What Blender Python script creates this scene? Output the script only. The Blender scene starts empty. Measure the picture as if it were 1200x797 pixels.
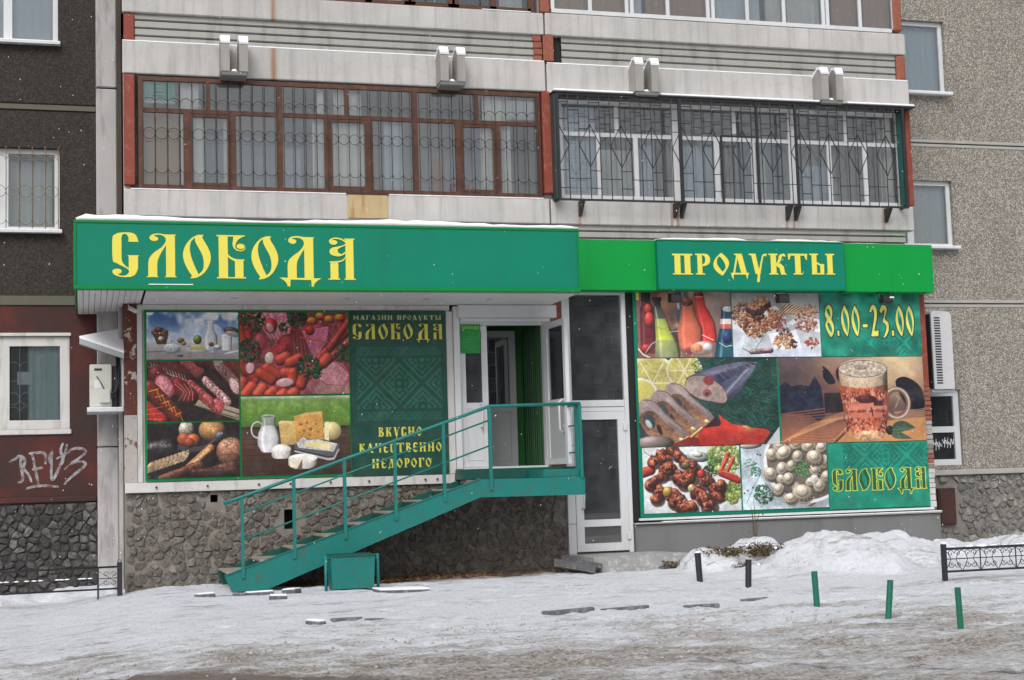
import bpy, bmesh, math, random
import numpy as np
from mathutils import Vector, Matrix
from mathutils.geometry import tessellate_polygon

# ------------------------------------------------------------------ camera
scene = bpy.context.scene
COL = scene.collection
R_ = math.radians
CAM = np.array([-0.526, -20.626, 1.265])
PITCH, YAW, ROLL, FPX = R_(5.387), R_(-16.092), R_(-1.745), 1750.0
_cw, _sw = math.cos(YAW), math.sin(YAW)
FWD = np.array([-_sw*math.cos(PITCH), _cw*math.cos(PITCH), math.sin(PITCH)])
_r0 = np.array([_cw, _sw, 0.0]); _u0 = np.cross(_r0, FWD)
RIGHT = math.cos(ROLL)*_r0 + math.sin(ROLL)*_u0
UP = -math.sin(ROLL)*_r0 + math.cos(ROLL)*_u0
cd = bpy.data.cameras.new('camera'); cam = bpy.data.objects.new('camera', cd); COL.objects.link(cam)
m = Matrix(((RIGHT[0], UP[0], -FWD[0], CAM[0]), (RIGHT[1], UP[1], -FWD[1], CAM[1]), (RIGHT[2], UP[2], -FWD[2], CAM[2]), (0, 0, 0, 1)))
cam.matrix_world = m
cd.sensor_width = 36; cd.lens = FPX/1200*36; cd.clip_start = 0.1; cd.clip_end = 2000
scene.camera = cam

# ------------------------------------------------------------------ sky and light (overcast snowy day)
world = bpy.data.worlds.new('World'); scene.world = world; world.use_nodes = True
wn, wl = world.node_tree.nodes, world.node_tree.links
bg = wn['Background']
sky = wn.new('ShaderNodeTexSky'); sky.sky_type = 'NISHITA'; sky.sun_disc = False
SUN_EL, SUN_AZ = R_(46), R_(208)
sky.sun_elevation = SUN_EL; sky.sun_rotation = SUN_AZ
sky.air_density = 1.0; sky.dust_density = 4.0; sky.ozone_density = 1.0
hs = wn.new('ShaderNodeHueSaturation'); hs.inputs['Saturation'].default_value = 0.16
wl.new(sky.outputs[0], hs.inputs['Color']); wl.new(hs.outputs[0], bg.inputs['Color'])
bg.inputs['Strength'].default_value = 0.12
sd = bpy.data.lights.new('sun', 'SUN'); so = bpy.data.objects.new('sun', sd); COL.objects.link(so)
sd.energy = 1.1; sd.angle = R_(32); sd.color = (1.0, 0.97, 0.93)
_sdir = Vector((math.sin(SUN_AZ)*math.cos(SUN_EL), math.cos(SUN_AZ)*math.cos(SUN_EL), math.sin(SUN_EL)))
so.rotation_euler = _sdir.to_track_quat('Z', 'Y').to_euler()
scene.view_settings.view_transform = 'Standard'; scene.view_settings.look = 'None'
scene.view_settings.gamma = 1.0; scene.view_settings.exposure = 0.36
scene.view_settings.use_curve_mapping = False
scene.render.engine = 'CYCLES'
scene.cycles.max_bounces = 6; scene.cycles.transparent_max_bounces = 12
scene.cycles.use_denoising = True

# ------------------------------------------------------------------ surveying helpers: a picture point on a real plane
def _ray(px, py):
    return RIGHT*(px-600)/FPX - UP*(py-398.5)/FPX + FWD
def P(px, py, Y=0.0):
    d = _ray(px, py); t = (Y-CAM[1])/d[1]; p = CAM+t*d
    return float(p[0]), float(p[2])
def PX(px, py, Y=0.0): return P(px, py, Y)[0]
def PZ(px, py, Y=0.0): return P(px, py, Y)[1]
def sst(a, b, x):
    t = np.clip((x-a)/(b-a), 0, 1); return t*t*(3-2*t)
def g0(x, y):                                   # bare slope of the ground
    return 0.0175*np.minimum(y, 0) - 0.17*np.clip((0.5-x)/1.5, 0, 1)
def PG(px, py):                                 # a picture point on the ground
    d = _ray(px, py); t = 5.0
    for _ in range(40):
        p = CAM+t*d; t = float((g0(p[0], p[1])-CAM[2])/d[2])
    p = CAM+t*d; return float(p[0]), float(p[1]), float(p[2])

# ------------------------------------------------------------------ object helpers
OFF = {}
def tag(o, label=None, cat=None, group=None, kind=None):
    if label: o['label'] = label
    if cat: o['category'] = cat
    if group: o['group'] = group
    if kind: o['kind'] = kind
    return o
def root(name, label, cat, loc, group=None):
    o = bpy.data.objects.new(name, None); COL.objects.link(o); o.location = loc
    o.empty_display_size = 0.2
    OFF[o] = Vector(loc)
    return tag(o, label, cat, group)
class B:
    """collects shapes given in world coordinates; emit() links them as one mesh object"""
    def __init__(s): s.v = []; s.f = []; s.sm = []
    def add(s, vs, fs, smooth=False):
        n = len(s.v); s.v += [tuple(v) for v in vs]
        s.f += [tuple(i+n for i in f) for f in fs]; s.sm += [smooth]*len(fs); return s
    def box(s, x0, x1, y0, y1, z0, z1, bev=0.0):
        if x0 > x1: x0, x1 = x1, x0
        if y0 > y1: y0, y1 = y1, y0
        if z0 > z1: z0, z1 = z1, z0
        b = min(bev, (x1-x0)*.3, (y1-y0)*.3, (z1-z0)*.3)
        if b <= 0:
            return s.add([(x0,y0,z0),(x1,y0,z0),(x1,y1,z0),(x0,y1,z0),(x0,y0,z1),(x1,y0,z1),(x1,y1,z1),(x0,y1,z1)],
                [(0,3,2,1),(4,5,6,7),(0,1,5,4),(1,2,6,5),(2,3,7,6),(3,0,4,7)])
        bm = bmesh.new(); bmesh.ops.create_cube(bm, size=1)
        for v in bm.verts: v.co = Vector(((x0+x1)/2+v.co.x*(x1-x0), (y0+y1)/2+v.co.y*(y1-y0), (z0+z1)/2+v.co.z*(z1-z0)))
        bmesh.ops.bevel(bm, geom=bm.edges[:], offset=b, segments=1, affect='EDGES')
        bm.verts.index_update()
        s.add([v.co[:] for v in bm.verts], [[v.index for v in f.verts] for f in bm.faces]); bm.free(); return s
    def prism(s, pts, y0, y1, axis='y'):
        """pts (a,b) polygon extruded along axis: y -> (x,z), x -> (y,z), z -> (x,y)"""
        def mk(a, b, c):
            return {'y': (a, c, b), 'x': (c, a, b), 'z': (a, b, c)}[axis]
        n = len(pts); vs = [mk(a, b, y0) for a, b in pts]+[mk(a, b, y1) for a, b in pts]
        fs = [(i, (i+1) % n, n+(i+1) % n, n+i) for i in range(n)]
        tri = tessellate_polygon([[Vector((a, b, 0)) for a, b in pts]])
        fs += [tuple(t) for t in tri]+[tuple(n+i for i in reversed(t)) for t in tri]
        return s.add(vs, fs)
    def flat(s, outer, holes, y):
        """flat (x,z) polygon with holes facing -Y"""
        loops = [outer]+list(holes); allp = [p for l in loops for p in l]
        tri = tessellate_polygon([[Vector((a, b, 0)) for a, b in l] for l in loops])
        vs = [(a, y, b) for a, b in allp]; fs = []
        for t in tri:
            a, b, c = [allp[i] for i in t]
            cr = (b[0]-a[0])*(c[1]-a[1])-(b[1]-a[1])*(c[0]-a[0])
            if abs(cr) < 1e-12: continue
            fs.append(tuple(t) if cr > 0 else tuple(reversed(t)))
        return s.add(vs, fs)
    def tube(s, pts, r, n=6, cap=True):
        pts = [Vector(p) for p in pts]; m_ = len(pts); vs = []; prev = None
        for i, p in enumerate(pts):
            d = (pts[min(i+1, m_-1)]-pts[max(i-1, 0)]).normalized()
            if prev is None:
                a = Vector((0, 0, 1)) if abs(d.z) < .9 else Vector((0, 1, 0))
                u = d.cross(a).normalized()
            else:
                u = (prev-d*prev.dot(d)).normalized()
            prev = u; w = d.cross(u)
            rr = r[i] if isinstance(r, (list, tuple)) else r
            for k in range(n):
                t = 2*math.pi*(k+.5)/n; vs.append(p+(u*math.cos(t)+w*math.sin(t))*rr)
        fs = [(i*n+k, i*n+(k+1) % n, (i+1)*n+(k+1) % n, (i+1)*n+k) for i in range(m_-1) for k in range(n)]
        if cap: fs += [tuple(range(n))[::-1], tuple((m_-1)*n+k for k in range(n))]
        return s.add(vs, fs, n > 5)
    def ball(s, c, r, sq=(1, 1, 1), seg=8, rings=5):
        vs = [(c[0], c[1], c[2]+r*sq[2])]; fs = []
        for i in range(1, rings):
            a = math.pi*i/rings
            for k in range(seg):
                t = 2*math.pi*k/seg
                vs.append((c[0]+r*sq[0]*math.sin(a)*math.cos(t), c[1]+r*sq[1]*math.sin(a)*math.sin(t), c[2]+r*sq[2]*math.cos(a)))
        vs.append((c[0], c[1], c[2]-r*sq[2])); L = len(vs)-1
        for k in range(seg):
            fs.append((0, 1+k, 1+(k+1) % seg)); fs.append((L, L-seg+(k+1) % seg, L-seg+k))
        for i in range(rings-2):
            for k in range(seg):
                a = 1+i*seg; fs.append((a+k, a+seg+k, a+seg+(k+1) % seg, a+(k+1) % seg))
        return s.add(vs, fs, True)
    def emit(s, name, mat, parent=None, label=None, kind=None):
        off = OFF.get(parent, Vector((0, 0, 0)))
        me = bpy.data.meshes.new(name)
        me.from_pydata([(v[0]-off.x, v[1]-off.y, v[2]-off.z) for v in s.v], [], s.f)
        me.polygons.foreach_set('use_smooth', s.sm)
        me.update(); me.materials.append(mat)
        o = bpy.data.objects.new(name, me); COL.objects.link(o)
        if parent is not None: o.parent = parent
        OFF[o] = off
        if label: o['label'] = label
        if kind: o['kind'] = kind
        return o
def box(name, mat, parent, x0, x1, y0, y1, z0, z1, bev=0.0, label=None):
    return B().box(x0, x1, y0, y1, z0, z1, bev).emit(name, mat, parent, label)
def copy_tree(o, parent=None):
    c = o.copy(); COL.objects.link(c); c.parent = parent; OFF[c] = OFF.get(o, Vector((0, 0, 0)))
    for ch in list(o.children): copy_tree(ch, c)
    return c
rnd = random.Random(7)
rng = np.random.default_rng(5)

# ------------------------------------------------------------------ materials
class NT:
    def __init__(s, name):
        s.m = bpy.data.materials.new(name); s.m.use_nodes = True
        s.n, s.l = s.m.node_tree.nodes, s.m.node_tree.links
        s.b = s.n['Principled BSDF']; s.out = s.n['Material Output']
        s.tc = s.n.new('ShaderNodeTexCoord').outputs['Object']
    def mp(s, scale=(1, 1, 1), loc=(0, 0, 0)):
        x = s.n.new('ShaderNodeMapping'); x.inputs['Scale'].default_value = scale; x.inputs['Location'].default_value = loc
        s.l.new(s.tc, x.inputs[0]); return x.outputs[0]
    def noise(s, sc, det=4, rough=.55, v=None, dist=0.0):
        x = s.n.new('ShaderNodeTexNoise'); x.inputs['Scale'].default_value = sc; x.inputs['Detail'].default_value = det
        x.inputs['Roughness'].default_value = rough; x.inputs['Distortion'].default_value = dist
        s.l.new(v or s.tc, x.inputs['Vector']); return x.outputs['Fac']
    def vor(s, sc, v=None, feature='F1', out='Distance', rand=1.0):
        x = s.n.new('ShaderNodeTexVoronoi'); x.feature = feature; x.inputs['Scale'].default_value = sc
        x.inputs['Randomness'].default_value = rand
        s.l.new(v or s.tc, x.inputs['Vector']); return x.outputs[out]
    def ramp(s, f, stops):
        x = s.n.new('ShaderNodeValToRGB'); e = x.color_ramp.elements
        while len(e) < len(stops): e.new(.5)
        for k, (p, c) in enumerate(stops):
            e[k].position = p
            e[k].color = (c, c, c, 1) if isinstance(c, (int, float)) else (*c, 1)
        s.l.new(f, x.inputs[0]); return x.outputs[0]
    def mix(s, f, a, b, mode='MIX'):
        x = s.n.new('ShaderNodeMix'); x.data_type = 'RGBA'; x.blend_type = mode
        for k, i in ((f, 0), (a, 6), (b, 7)):
            if isinstance(k, (int, float)): x.inputs[i].default_value = k if i == 0 else (k, k, k, 1)
            elif isinstance(k, tuple): x.inputs[i].default_value = (*k, 1)
            else: s.l.new(k, x.inputs[i])
        return x.outputs[2]
    def math(s, op, a, b=0.0, c=None):
        x = s.n.new('ShaderNodeMath'); x.operation = op
        for i, k in enumerate((a, b) if c is None else (a, b, c)):
            if isinstance(k, (int, float)): x.inputs[i].default_value = k
            else: s.l.new(k, x.inputs[i])
        return x.outputs[0]
    def xyz(s):
        x = s.n.new('ShaderNodeSeparateXYZ'); s.l.new(s.tc, x.inputs[0]); return x.outputs
    def col(s, c):
        if isinstance(c, tuple): s.b.inputs['Base Color'].default_value = (*c, 1)
        else: s.l.new(c, s.b.inputs['Base Color'])
    def rough(s, r):
        if isinstance(r, (int, float)): s.b.inputs['Roughness'].default_value = r
        else: s.l.new(r, s.b.inputs['Roughness'])
    def bump(s, h, strength=.5, dist=.01):
        x = s.n.new('ShaderNodeBump'); x.inputs['Strength'].default_value = strength; x.inputs['Distance'].default_value = dist
        s.l.new(h, x.inputs['Height']); s.l.new(x.outputs[0], s.b.inputs['Normal'])
def c2(c, k): return tuple(min(1, v*k) for v in c)
def surf(name, c, rough=.6, var=.18, scale=3.0, fine=60.0, bump=.25, metallic=0.0, dirt=None, streak=False, spec=None):
    t = NT(name)
    a = t.ramp(t.noise(scale, 5), [(.3, c2(c, 1-var)), (.7, c2(c, 1+var))])
    f = t.noise(fine, 3)
    a = t.mix(.35, a, t.mix(f, c2(c, 1-var*1.6), c2(c, 1+var*1.6)))
    if dirt:
        v = t.mp((1, 1, .18)) if streak else None
        d = t.ramp(t.noise(scale*2.2, 6, .65, v), [(.52, 0.0), (.75, 1.0)])
        a = t.mix(t.math('MULTIPLY', d, dirt[1]), a, dirt[0])
    t.col(a); t.rough(rough)
    if bump: t.bump(f, bump, .004)
    t.b.inputs['Metallic'].default_value = metallic
    if spec is not None: t.b.inputs['Specular IOR Level'].default_value = spec
    return t.m
def rgb(r, g, b):                                # sRGB 0..255 -> linear
    return tuple(((v/255+.055)/1.055)**2.4 if v > 10 else v/255/12.92 for v in (r, g, b))
def glass(name, tint=(.8, .84, .85), refl=.0, rough=0.0, dirty=.06):  # dirty: share of grey diffuse film, for dirt and for painted haze
    m_ = bpy.data.materials.new(name); m_.use_nodes = True; n, l = m_.node_tree.nodes, m_.node_tree.links
    n.remove(n['Principled BSDF']); out = n['Material Output']
    tr = n.new('ShaderNodeBsdfTransparent'); tr.inputs[0].default_value = (*tint, 1)
    gl = n.new('ShaderNodeBsdfGlossy'); gl.inputs['Roughness'].default_value = rough; gl.inputs[0].default_value = (.95, .97, 1, 1)
    fr = n.new('ShaderNodeFresnel'); fr.inputs[0].default_value = 1.5
    ad = n.new('ShaderNodeMath'); ad.operation = 'ADD'; ad.inputs[1].default_value = refl; ad.use_clamp = True
    l.new(fr.outputs[0], ad.inputs[0])
    mx = n.new('ShaderNodeMixShader'); l.new(ad.outputs[0], mx.inputs[0]); l.new(tr.outputs[0], mx.inputs[1]); l.new(gl.outputs[0], mx.inputs[2])
    df = n.new('ShaderNodeBsdfDiffuse'); df.inputs[0].default_value = (.42, .45, .48, 1)
    tc = n.new('ShaderNodeTexCoord'); no = n.new('ShaderNodeTexNoise'); no.inputs['Scale'].default_value = 4; no.inputs['Detail'].default_value = 6
    l.new(tc.outputs['Object'], no.inputs['Vector'])
    mu = n.new('ShaderNodeMath'); mu.operation = 'MULTIPLY'; mu.inputs[1].default_value = dirty*2; l.new(no.outputs['Fac'], mu.inputs[0])
    m2 = n.new('ShaderNodeMixShader'); l.new(mu.outputs[0], m2.inputs[0]); l.new(mx.outputs[0], m2.inputs[1]); l.new(df.outputs[0], m2.inputs[2])
    l.new(m2.outputs[0], out.inputs[0]); return m_

M = {}
M['white'] = surf('white_pvc', (.62, .63, .65), .35, .04, 2, 40, .05, dirt=((.35, .33, .30), .25), streak=True)
M['whitepaint'] = surf('old_white_paint', (.56, .55, .54), .55, .08, 3, 50, .3, dirt=((.25, .21, .17), .75), streak=True)
M['soffit'] = surf('white_siding', (.66, .65, .65), .45, .04, 2, 30, .05, dirt=((.4, .38, .36), .3))
M['snow'] = surf('snow', (.86, .88, .92), .75, .03, 6, 60, .35)
M['snowcap'] = M['snow']
M['teal'] = surf('teal_sign_vinyl', rgb(2, 122, 96), .5, .05, 1.2, 30, .02, dirt=(rgb(20, 106, 84), .5), streak=True, spec=.25)
M['trimgreen'] = surf('green_sign_trim', rgb(2, 124, 62), .35, .03, 2, 30, .02, spec=.3)
M['brightgreen'] = surf('bright_green_fascia', rgb(2, 142, 60), .5, .04, 1.2, 30, .02, dirt=(rgb(8, 120, 54), .5), streak=True, spec=.25)
M['yellow'] = surf('yellow_vinyl', rgb(224, 212, 84), .4, .03, 3, 30, 0)
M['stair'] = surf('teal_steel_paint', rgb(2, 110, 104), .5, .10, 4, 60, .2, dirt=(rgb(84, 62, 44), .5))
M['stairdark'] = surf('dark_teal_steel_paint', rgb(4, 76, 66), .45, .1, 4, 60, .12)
M['bollardgreen'] = surf('green_pipe_paint', rgb(6, 104, 82), .5, .15, 8, 90, .3, dirt=(rgb(50, 45, 38), .75))
M['black'] = surf('black_painted_iron', (.018, .018, .022), .5, .3, 10, 90, .2)
M['blackmatte'] = surf('dark_void', (.012, .012, .012), .8, .2, 5, 50, 0)
M['grille'] = surf('brown_painted_rod', rgb(34, 26, 24), .55, .2, 12, 90, .1)
M['grillelight'] = surf('tan_painted_rod', rgb(120, 104, 82), .55, .15, 12, 90, .1)
M['grillewhite'] = surf('white_painted_rod', (.55, .58, .56), .55, .1, 12, 90, .1)
M['wood'] = surf('brown_window_wood', rgb(78, 46, 30), .55, .35, 6, 70, .4, dirt=(rgb(126, 78, 50), .75))
M['redpaint'] = surf('red_primer_column', rgb(132, 58, 44), .7, .12, 4, 40, .5, dirt=(rgb(150, 128, 112), .55))
M['brick'] = surf('orange_brick', rgb(140, 80, 62), .8, .2, 12, 70, .6, dirt=(rgb(150, 130, 115), .5))
M['mortar'] = surf('mortar', rgb(128, 118, 108), .9, .15, 8, 60, .5)
M['rustmetal'] = surf('rusty_brown_metal', rgb(64, 36, 30), .7, .3, 6, 60, .4, dirt=(rgb(30, 22, 22), .6))
M['soffitlamp'] = M['blackmatte']
M['curtain'] = surf('white_curtain', (.90, .87, .81), .9, .06, 3, 30, 0)
M['tancurtain'] = surf('tan_curtain', rgb(184, 150, 128), .9, .08, 3, 30, 0)
M['bluecurtain'] = surf('pale_blue_curtain', rgb(214, 222, 230), .9, .06, 2, 30, 0)
M['mintcurtain'] = surf('mint_curtain', rgb(196, 214, 208), .9, .12, 2, 30, 0)
M['tanboard'] = surf('tan_fibreboard', rgb(176, 142, 104), .8, .08, 2, 60, .1)
M['interior'] = surf('interior_plaster', (.74, .73, .70), .8, .08, 2, 30, 0)
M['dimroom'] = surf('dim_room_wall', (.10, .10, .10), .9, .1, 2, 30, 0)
M['ribgrey'] = surf('dark_grey_green_rib', rgb(34, 74, 42), .5, .1)
M['greenwall'] = surf('green_vestibule_wall', rgb(12, 96, 32), .5, .08, 2, 30, .05)
M['greydoor'] = surf('grey_inner_door', (.42, .43, .44), .45, .05, 2, 40, .05)
M['metalgrey'] = surf('grey_sheet_metal', (.36, .37, .38), .45, .1, 3, 50, .1)
M['acwhite'] = surf('air_conditioner_plastic', (.56, .56, .58), .45, .04, 3, 50, .05, dirt=((.3, .29, .28), .3))
M['acbeige'] = surf('beige_air_conditioner', (.55, .55, .50), .5, .05, 3, 50, .05, dirt=((.3, .28, .24), .4))
M['asphalt'] = surf('doorstep_concrete', (.30, .295, .29), .8, .2, 6, 70, .6, dirt=((.66, .68, .72), .8))
M['kerb'] = surf('kerb_stone', (.10, .10, .105), .85, .2, 8, 70, .6, dirt=((.5, .5, .52), .5))
M['plinth'] = surf('grey_plinth_render', rgb(112, 112, 113), .85, .10, 1.6, 80, .4, dirt=(rgb(88, 86, 84), .6), streak=True)
M['ledge'] = surf('light_panel_joint', rgb(160, 158, 154), .85, .14, 4, 70, .5)
M['leftledge'] = surf('grey_green_panel_joint', rgb(94, 92, 80), .85, .14, 4, 70, .5)
M['pilaster'] = surf('pilaster_concrete', rgb(172, 170, 170), .85, .12, 3, 60, .6, dirt=(rgb(100, 94, 90), .75), streak=True)
M['darkstrip'] = surf('dark_mortar_gap_strip', rgb(66, 56, 50), .9, .25, 8, 60, .6)
M['corr'] = surf('corrugated_sheet', rgb(150, 150, 145), .55, .06, 2, 50, .1, dirt=(rgb(90, 86, 78), .7), streak=True)
M['glass'] = glass('window_glass', (.86, .89, .90), .02, dirty=.03)
M['clearglass'] = glass('balcony_glass', (.92, .94, .95), .025, dirty=.035)
M['darkglass'] = glass('stairwell_glass', (.22, .24, .26), .13, dirty=.10)  # grey film here also paints reflected sky haze into the glass
M['dark'] = M['blackmatte']
M['lamp'] = surf('black_lamp_housing', (.015, .015, .016), .35, .1, 3, 30, 0)
M['drytwig'] = surf('dry_brown_plant', rgb(92, 78, 52), .9, .3, 20, 60, 0)
M['drygrass'] = surf('dry_orange_litter', rgb(128, 96, 62), .9, .3, 20, 60, 0)
M['paper'] = surf('white_paper', (.7, .7, .7), .7, .03, 3, 30, 0)
M['tread'] = surf('worn_step_board', rgb(140, 131, 120), .8, .25, 10, 60, .4, dirt=((.6, .6, .62), .6))

def concrete(name, stains=(), base=rgb(184, 182, 180)):
    t = NT(name); X, Y, Z = t.xyz()
    a = t.ramp(t.noise(1.2, 6, .6), [(.28, c2(base, .84)), (.72, c2(base, 1.10))])
    st = t.noise(5, 6, .7, t.mp((1.6, 1, .12)))
    a = t.mix(t.math('MULTIPLY', t.ramp(st, [(.47, 0.), (.72, 1.)]), .62), a, c2(base, .52))
    sp = t.noise(28, 5, .7)
    a = t.mix(t.math('MULTIPLY', t.ramp(sp, [(.62, 0.), (.72, 1.)]), .45), a, c2(base, .5))
    crk = t.vor(.9, t.mp((1, 1, 1.4)), 'DISTANCE_TO_EDGE')
    a = t.mix(t.math('MULTIPLY', t.ramp(t.math('ADD', crk, t.math('MULTIPLY', sp, .16)), [(.075, 1.), (.085, 0.)]), .18), a, c2(base, .4))
    for x0, w, s in stains:
        d = t.math('DIVIDE', t.math('SUBTRACT', t.math('ADD', X, t.math('MULTIPLY', st, .05)), x0+.025), w)
        g = t.math('POWER', 2.718, t.math('MULTIPLY', t.math('MULTIPLY', d, d), -1.0))
        g = t.math('MULTIPLY', g, t.math('MULTIPLY_ADD', st, 1.2, .1))
        g = t.math('MINIMUM', t.math('MULTIPLY', g, s), 1.0)
        a = t.mix(g, a, rgb(146, 104, 68))
    t.col(a); t.rough(.88)
    t.bump(t.math('ADD', sp, t.noise(90, 3)), .45, .006)
    return t.m
def dash(name, lo, mid, hi, sc=42, bump=.9):
    t = NT(name)
    c = t.vor(sc, None, 'F1', 'Color')
    x = t.n.new('ShaderNodeSeparateColor'); t.l.new(c, x.inputs[0])
    a = t.ramp(x.outputs[0], [(0., lo), (.45, mid), (1., hi)])
    big = t.mix(.5, t.ramp(t.noise(.9, 5, .6), [(.3, .78), (.7, 1.14)]), t.ramp(t.noise(2.2, 6, .7, t.mp((1.5, 1, .22))), [(.3, .75), (.65, 1.12)]))
    a = t.mix(1.0, a, big, 'MULTIPLY')
    d = t.vor(sc, None, 'F1', 'Distance')
    a = t.mix(t.ramp(d, [(.35, 0.), (.75, .8)]), a, c2(lo, .7))
    t.col(a); t.rough(.9); t.bump(t.math('SUBTRACT', 1.0, d), bump, .012)
    return t.m
M['pebble'] = dash('pebble_dash', rgb(118, 112, 102), rgb(154, 148, 138), rgb(200, 196, 188), 56)
M['darkdash'] = dash('dark_plaster_dash', rgb(46, 40, 36), rgb(58, 52, 48), rgb(72, 66, 61), 45, .6)
def redwall():
    t = NT('dark_red_painted_wall')
    a = t.ramp(t.noise(1.1, 6, .65), [(.36, rgb(88, 38, 30)), (.50, rgb(66, 32, 29)), (.60, rgb(52, 34, 31)), (.72, rgb(66, 56, 51))])
    a = t.mix(t.ramp(t.noise(16, 4, .7), [(.66, 0.), (.72, .6)]), a, rgb(128, 100, 90))
    t.col(a); t.rough(.8); t.bump(t.noise(60, 3), .5, .006); return t.m
M['redwall'] = redwall()
def peel(name, paint, under, thr=.5):
    t = NT(name)
    n = t.noise(4.5, 6, .6)
    a = t.mix(t.ramp(n, [(thr, 0.), (thr+.02, 1.)]), t.mix(t.noise(9, 3), c2(paint, .8), c2(paint, 1.2)), under)
    a = t.mix(t.ramp(t.noise(34, 4, .7), [(.62, 0.), (.66, .8)]), a, under)
    t.col(a); t.rough(.75); t.bump(n, .5, .01); return t.m
M['peelbrown'] = peel('peeling_brown_pier', rgb(92, 44, 34), rgb(176, 166, 158), .58)
M['peelwhite'] = peel('blotchy_white_pier', rgb(168, 162, 158), rgb(112, 78, 68), .55)
def stone_mat(name, cols, mortar=False):
    t = NT(name)
    oi = t.n.new('ShaderNodeObjectInfo').outputs['Random']
    a = t.ramp(oi, [(i/(len(cols)-1), c) for i, c in enumerate(cols)])
    a = t.mix(t.ramp(t.noise(11, 6, .75), [(.35, 0.), (.62, .9)]), a, c2(cols[0], .55)); a = t.mix(t.ramp(t.noise(40, 4, .7), [(.58, 0.), (.70, .7)]), a, c2(cols[-1], 1.15))
    t.col(a); t.rough(.85); t.bump(t.math('ADD', t.noise(16, 5, .7), t.math('MULTIPLY', t.noise(50, 5, .7), .5)), 1.0, .03); return t.m
M['stone'] = stone_mat('rubble_stone', [rgb(108, 102, 95), rgb(132, 126, 118), rgb(116, 109, 100), rgb(154, 148, 141), rgb(122, 116, 110)])
M['stonedark'] = stone_mat('dark_rubble_stone', [rgb(70, 67, 68), rgb(90, 86, 86), rgb(142, 138, 134), rgb(80, 76, 76), rgb(104, 100, 98)])
M['stonelight'] = stone_mat('light_rubble_stone', [rgb(120, 117, 112), rgb(154, 151, 146), rgb(136, 131, 122), rgb(170, 168, 164)])
M['mortardark'] = surf('dark_mortar', rgb(62, 59, 58), .9, .2, 8, 60, .8)
M['mortarmid'] = surf('grey_brown_mortar', rgb(122, 116, 109), .9, .22, 8, 60, 1.0)
M['mortarlight'] = surf('light_mortar', rgb(122, 118, 112), .9, .18, 8, 60, .8)
def slabs_mat():
    t = NT('opposite_facade_panels'); a = t.ramp(t.noise(.3, 4), [(.3, rgb(92, 92, 96)), (.7, rgb(118, 118, 120))])
    t.col(a); t.rough(.9); return t.m
M['opposite'] = slabs_mat()
# ------------------------------------------------------------------ lettering: old Slavic display letters as outlines (y down, unit cap height)
def _cr(pts, n=6):
    """closed outline; points are (x,y) smooth or (x,y,1) corner"""
    out = []; m_ = len(pts)
    for i in range(m_):
        p0, p1, p2, p3 = [pts[(i+k) % m_] for k in (-1, 0, 1, 2)]
        if len(p1) > 2 and len(p2) > 2: out.append(p1[:2]); continue
        a = p1 if len(p1) > 2 else p0; b = p2 if len(p2) > 2 else p3
        for k in range(n):
            t = k/n; q = []
            for c in (0, 1):
                A, P1, P2, D = a[c], p1[c], p2[c], b[c]
                q.append(.5*(2*P1+(P2-A)*t+(2*A-5*P1+4*P2-D)*t*t+(3*P1-A-3*P2+D)*t**3))
            out.append(tuple(q))
    return out
def _ell(cx, cy, rx, ry, n=20): return [(cx+rx*math.cos(2*math.pi*k/n), cy+ry*math.sin(2*math.pi*k/n)) for k in range(n)]
def _rc(x0, y0, x1, y1): return [(x0, y0), (x1, y0), (x1, y1), (x0, y1)]
def _norm(pieces, x0, y0, h):
    return [([((x-x0)/h, (y-y0)/h) for x, y in o], [[((x-x0)/h, (y-y0)/h) for x, y in hh] for hh in hs_]) for o, hs_ in pieces]
SL = {}
SL['С'] = (_norm([(_cr([(240,190),(262,150),(310,133),(400,131),(445,150),(462,185),(465,203,1),(475,212,1),(375,212,1),(383,203,1),(383,180),(370,152),(345,143),(325,158),(320,190,1),(320,350,1),(325,385),(345,415),(383,443,1),(383,345,1),(372,330,1),(475,330,1),(465,345,1),(465,440,1),(450,485),(415,515),(365,523),(310,520),(260,505),(240,480),(245,460),(275,450),(310,455),(320,475),(305,492),(285,495),(315,510),(350,508),(378,490),(383,462),(345,436),(275,400),(243,370)]), [])], 240, 131, 392), .60)
SL['Л'] = (_norm([(_cr([(700,148,1),(805,148,1),(790,158,1),(790,512,1),(808,525,1),(697,525,1),(710,512,1),(710,245,1),(665,315),(640,370),(632,410,1),(632,512,1),(642,525,1),(533,525,1),(553,512,1),(553,410,1),(565,355),(610,305),(670,262),(706,215),(706,180),(680,158),(640,152),(605,160),(618,168),(640,178),(640,196),(615,207),(585,204),(567,188),(568,168),(595,148),(640,141)]), [])], 533, 143, 383), .72)
SL['О'] = (_norm([(_cr([(1042,150,1),(990,152),(930,185),(880,250),(860,320),(870,390),(905,465),(937,512,1),(922,536,1),(985,526),(1050,480),(1095,400),(1103,330),(1080,260),(1045,200),(1030,170,1)]), [_cr([(965,175,1),(932,210),(920,270),(930,340),(960,425),(995,500,1),(1032,460),(1042,400),(1030,330),(1000,270),(972,215)])])], 860, 148, 384), .63)
SL['Б'] = (_norm([(_rc(103,72,170,382), []), (_rc(88,67,298,77), []), (_rc(88,379,303,388), []), (_rc(222,249,285,384), []),
    (_cr([(165,198,1),(180,220),(210,238),(250,246),(297,246,1),(286,258,1),(222,262,1),(190,245),(165,222,1)]), []),
    (_cr([(212,72,1),(300,70,1),(262,90),(240,112),(228,138),(226,158),(240,172),(270,178),(296,164),(302,150),(298,172),(270,186),(235,180),(212,158),(206,128),(211,100)]), []),
    (_ell(266,150,31,20), [])], 88, 68, 318), .67)
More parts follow.
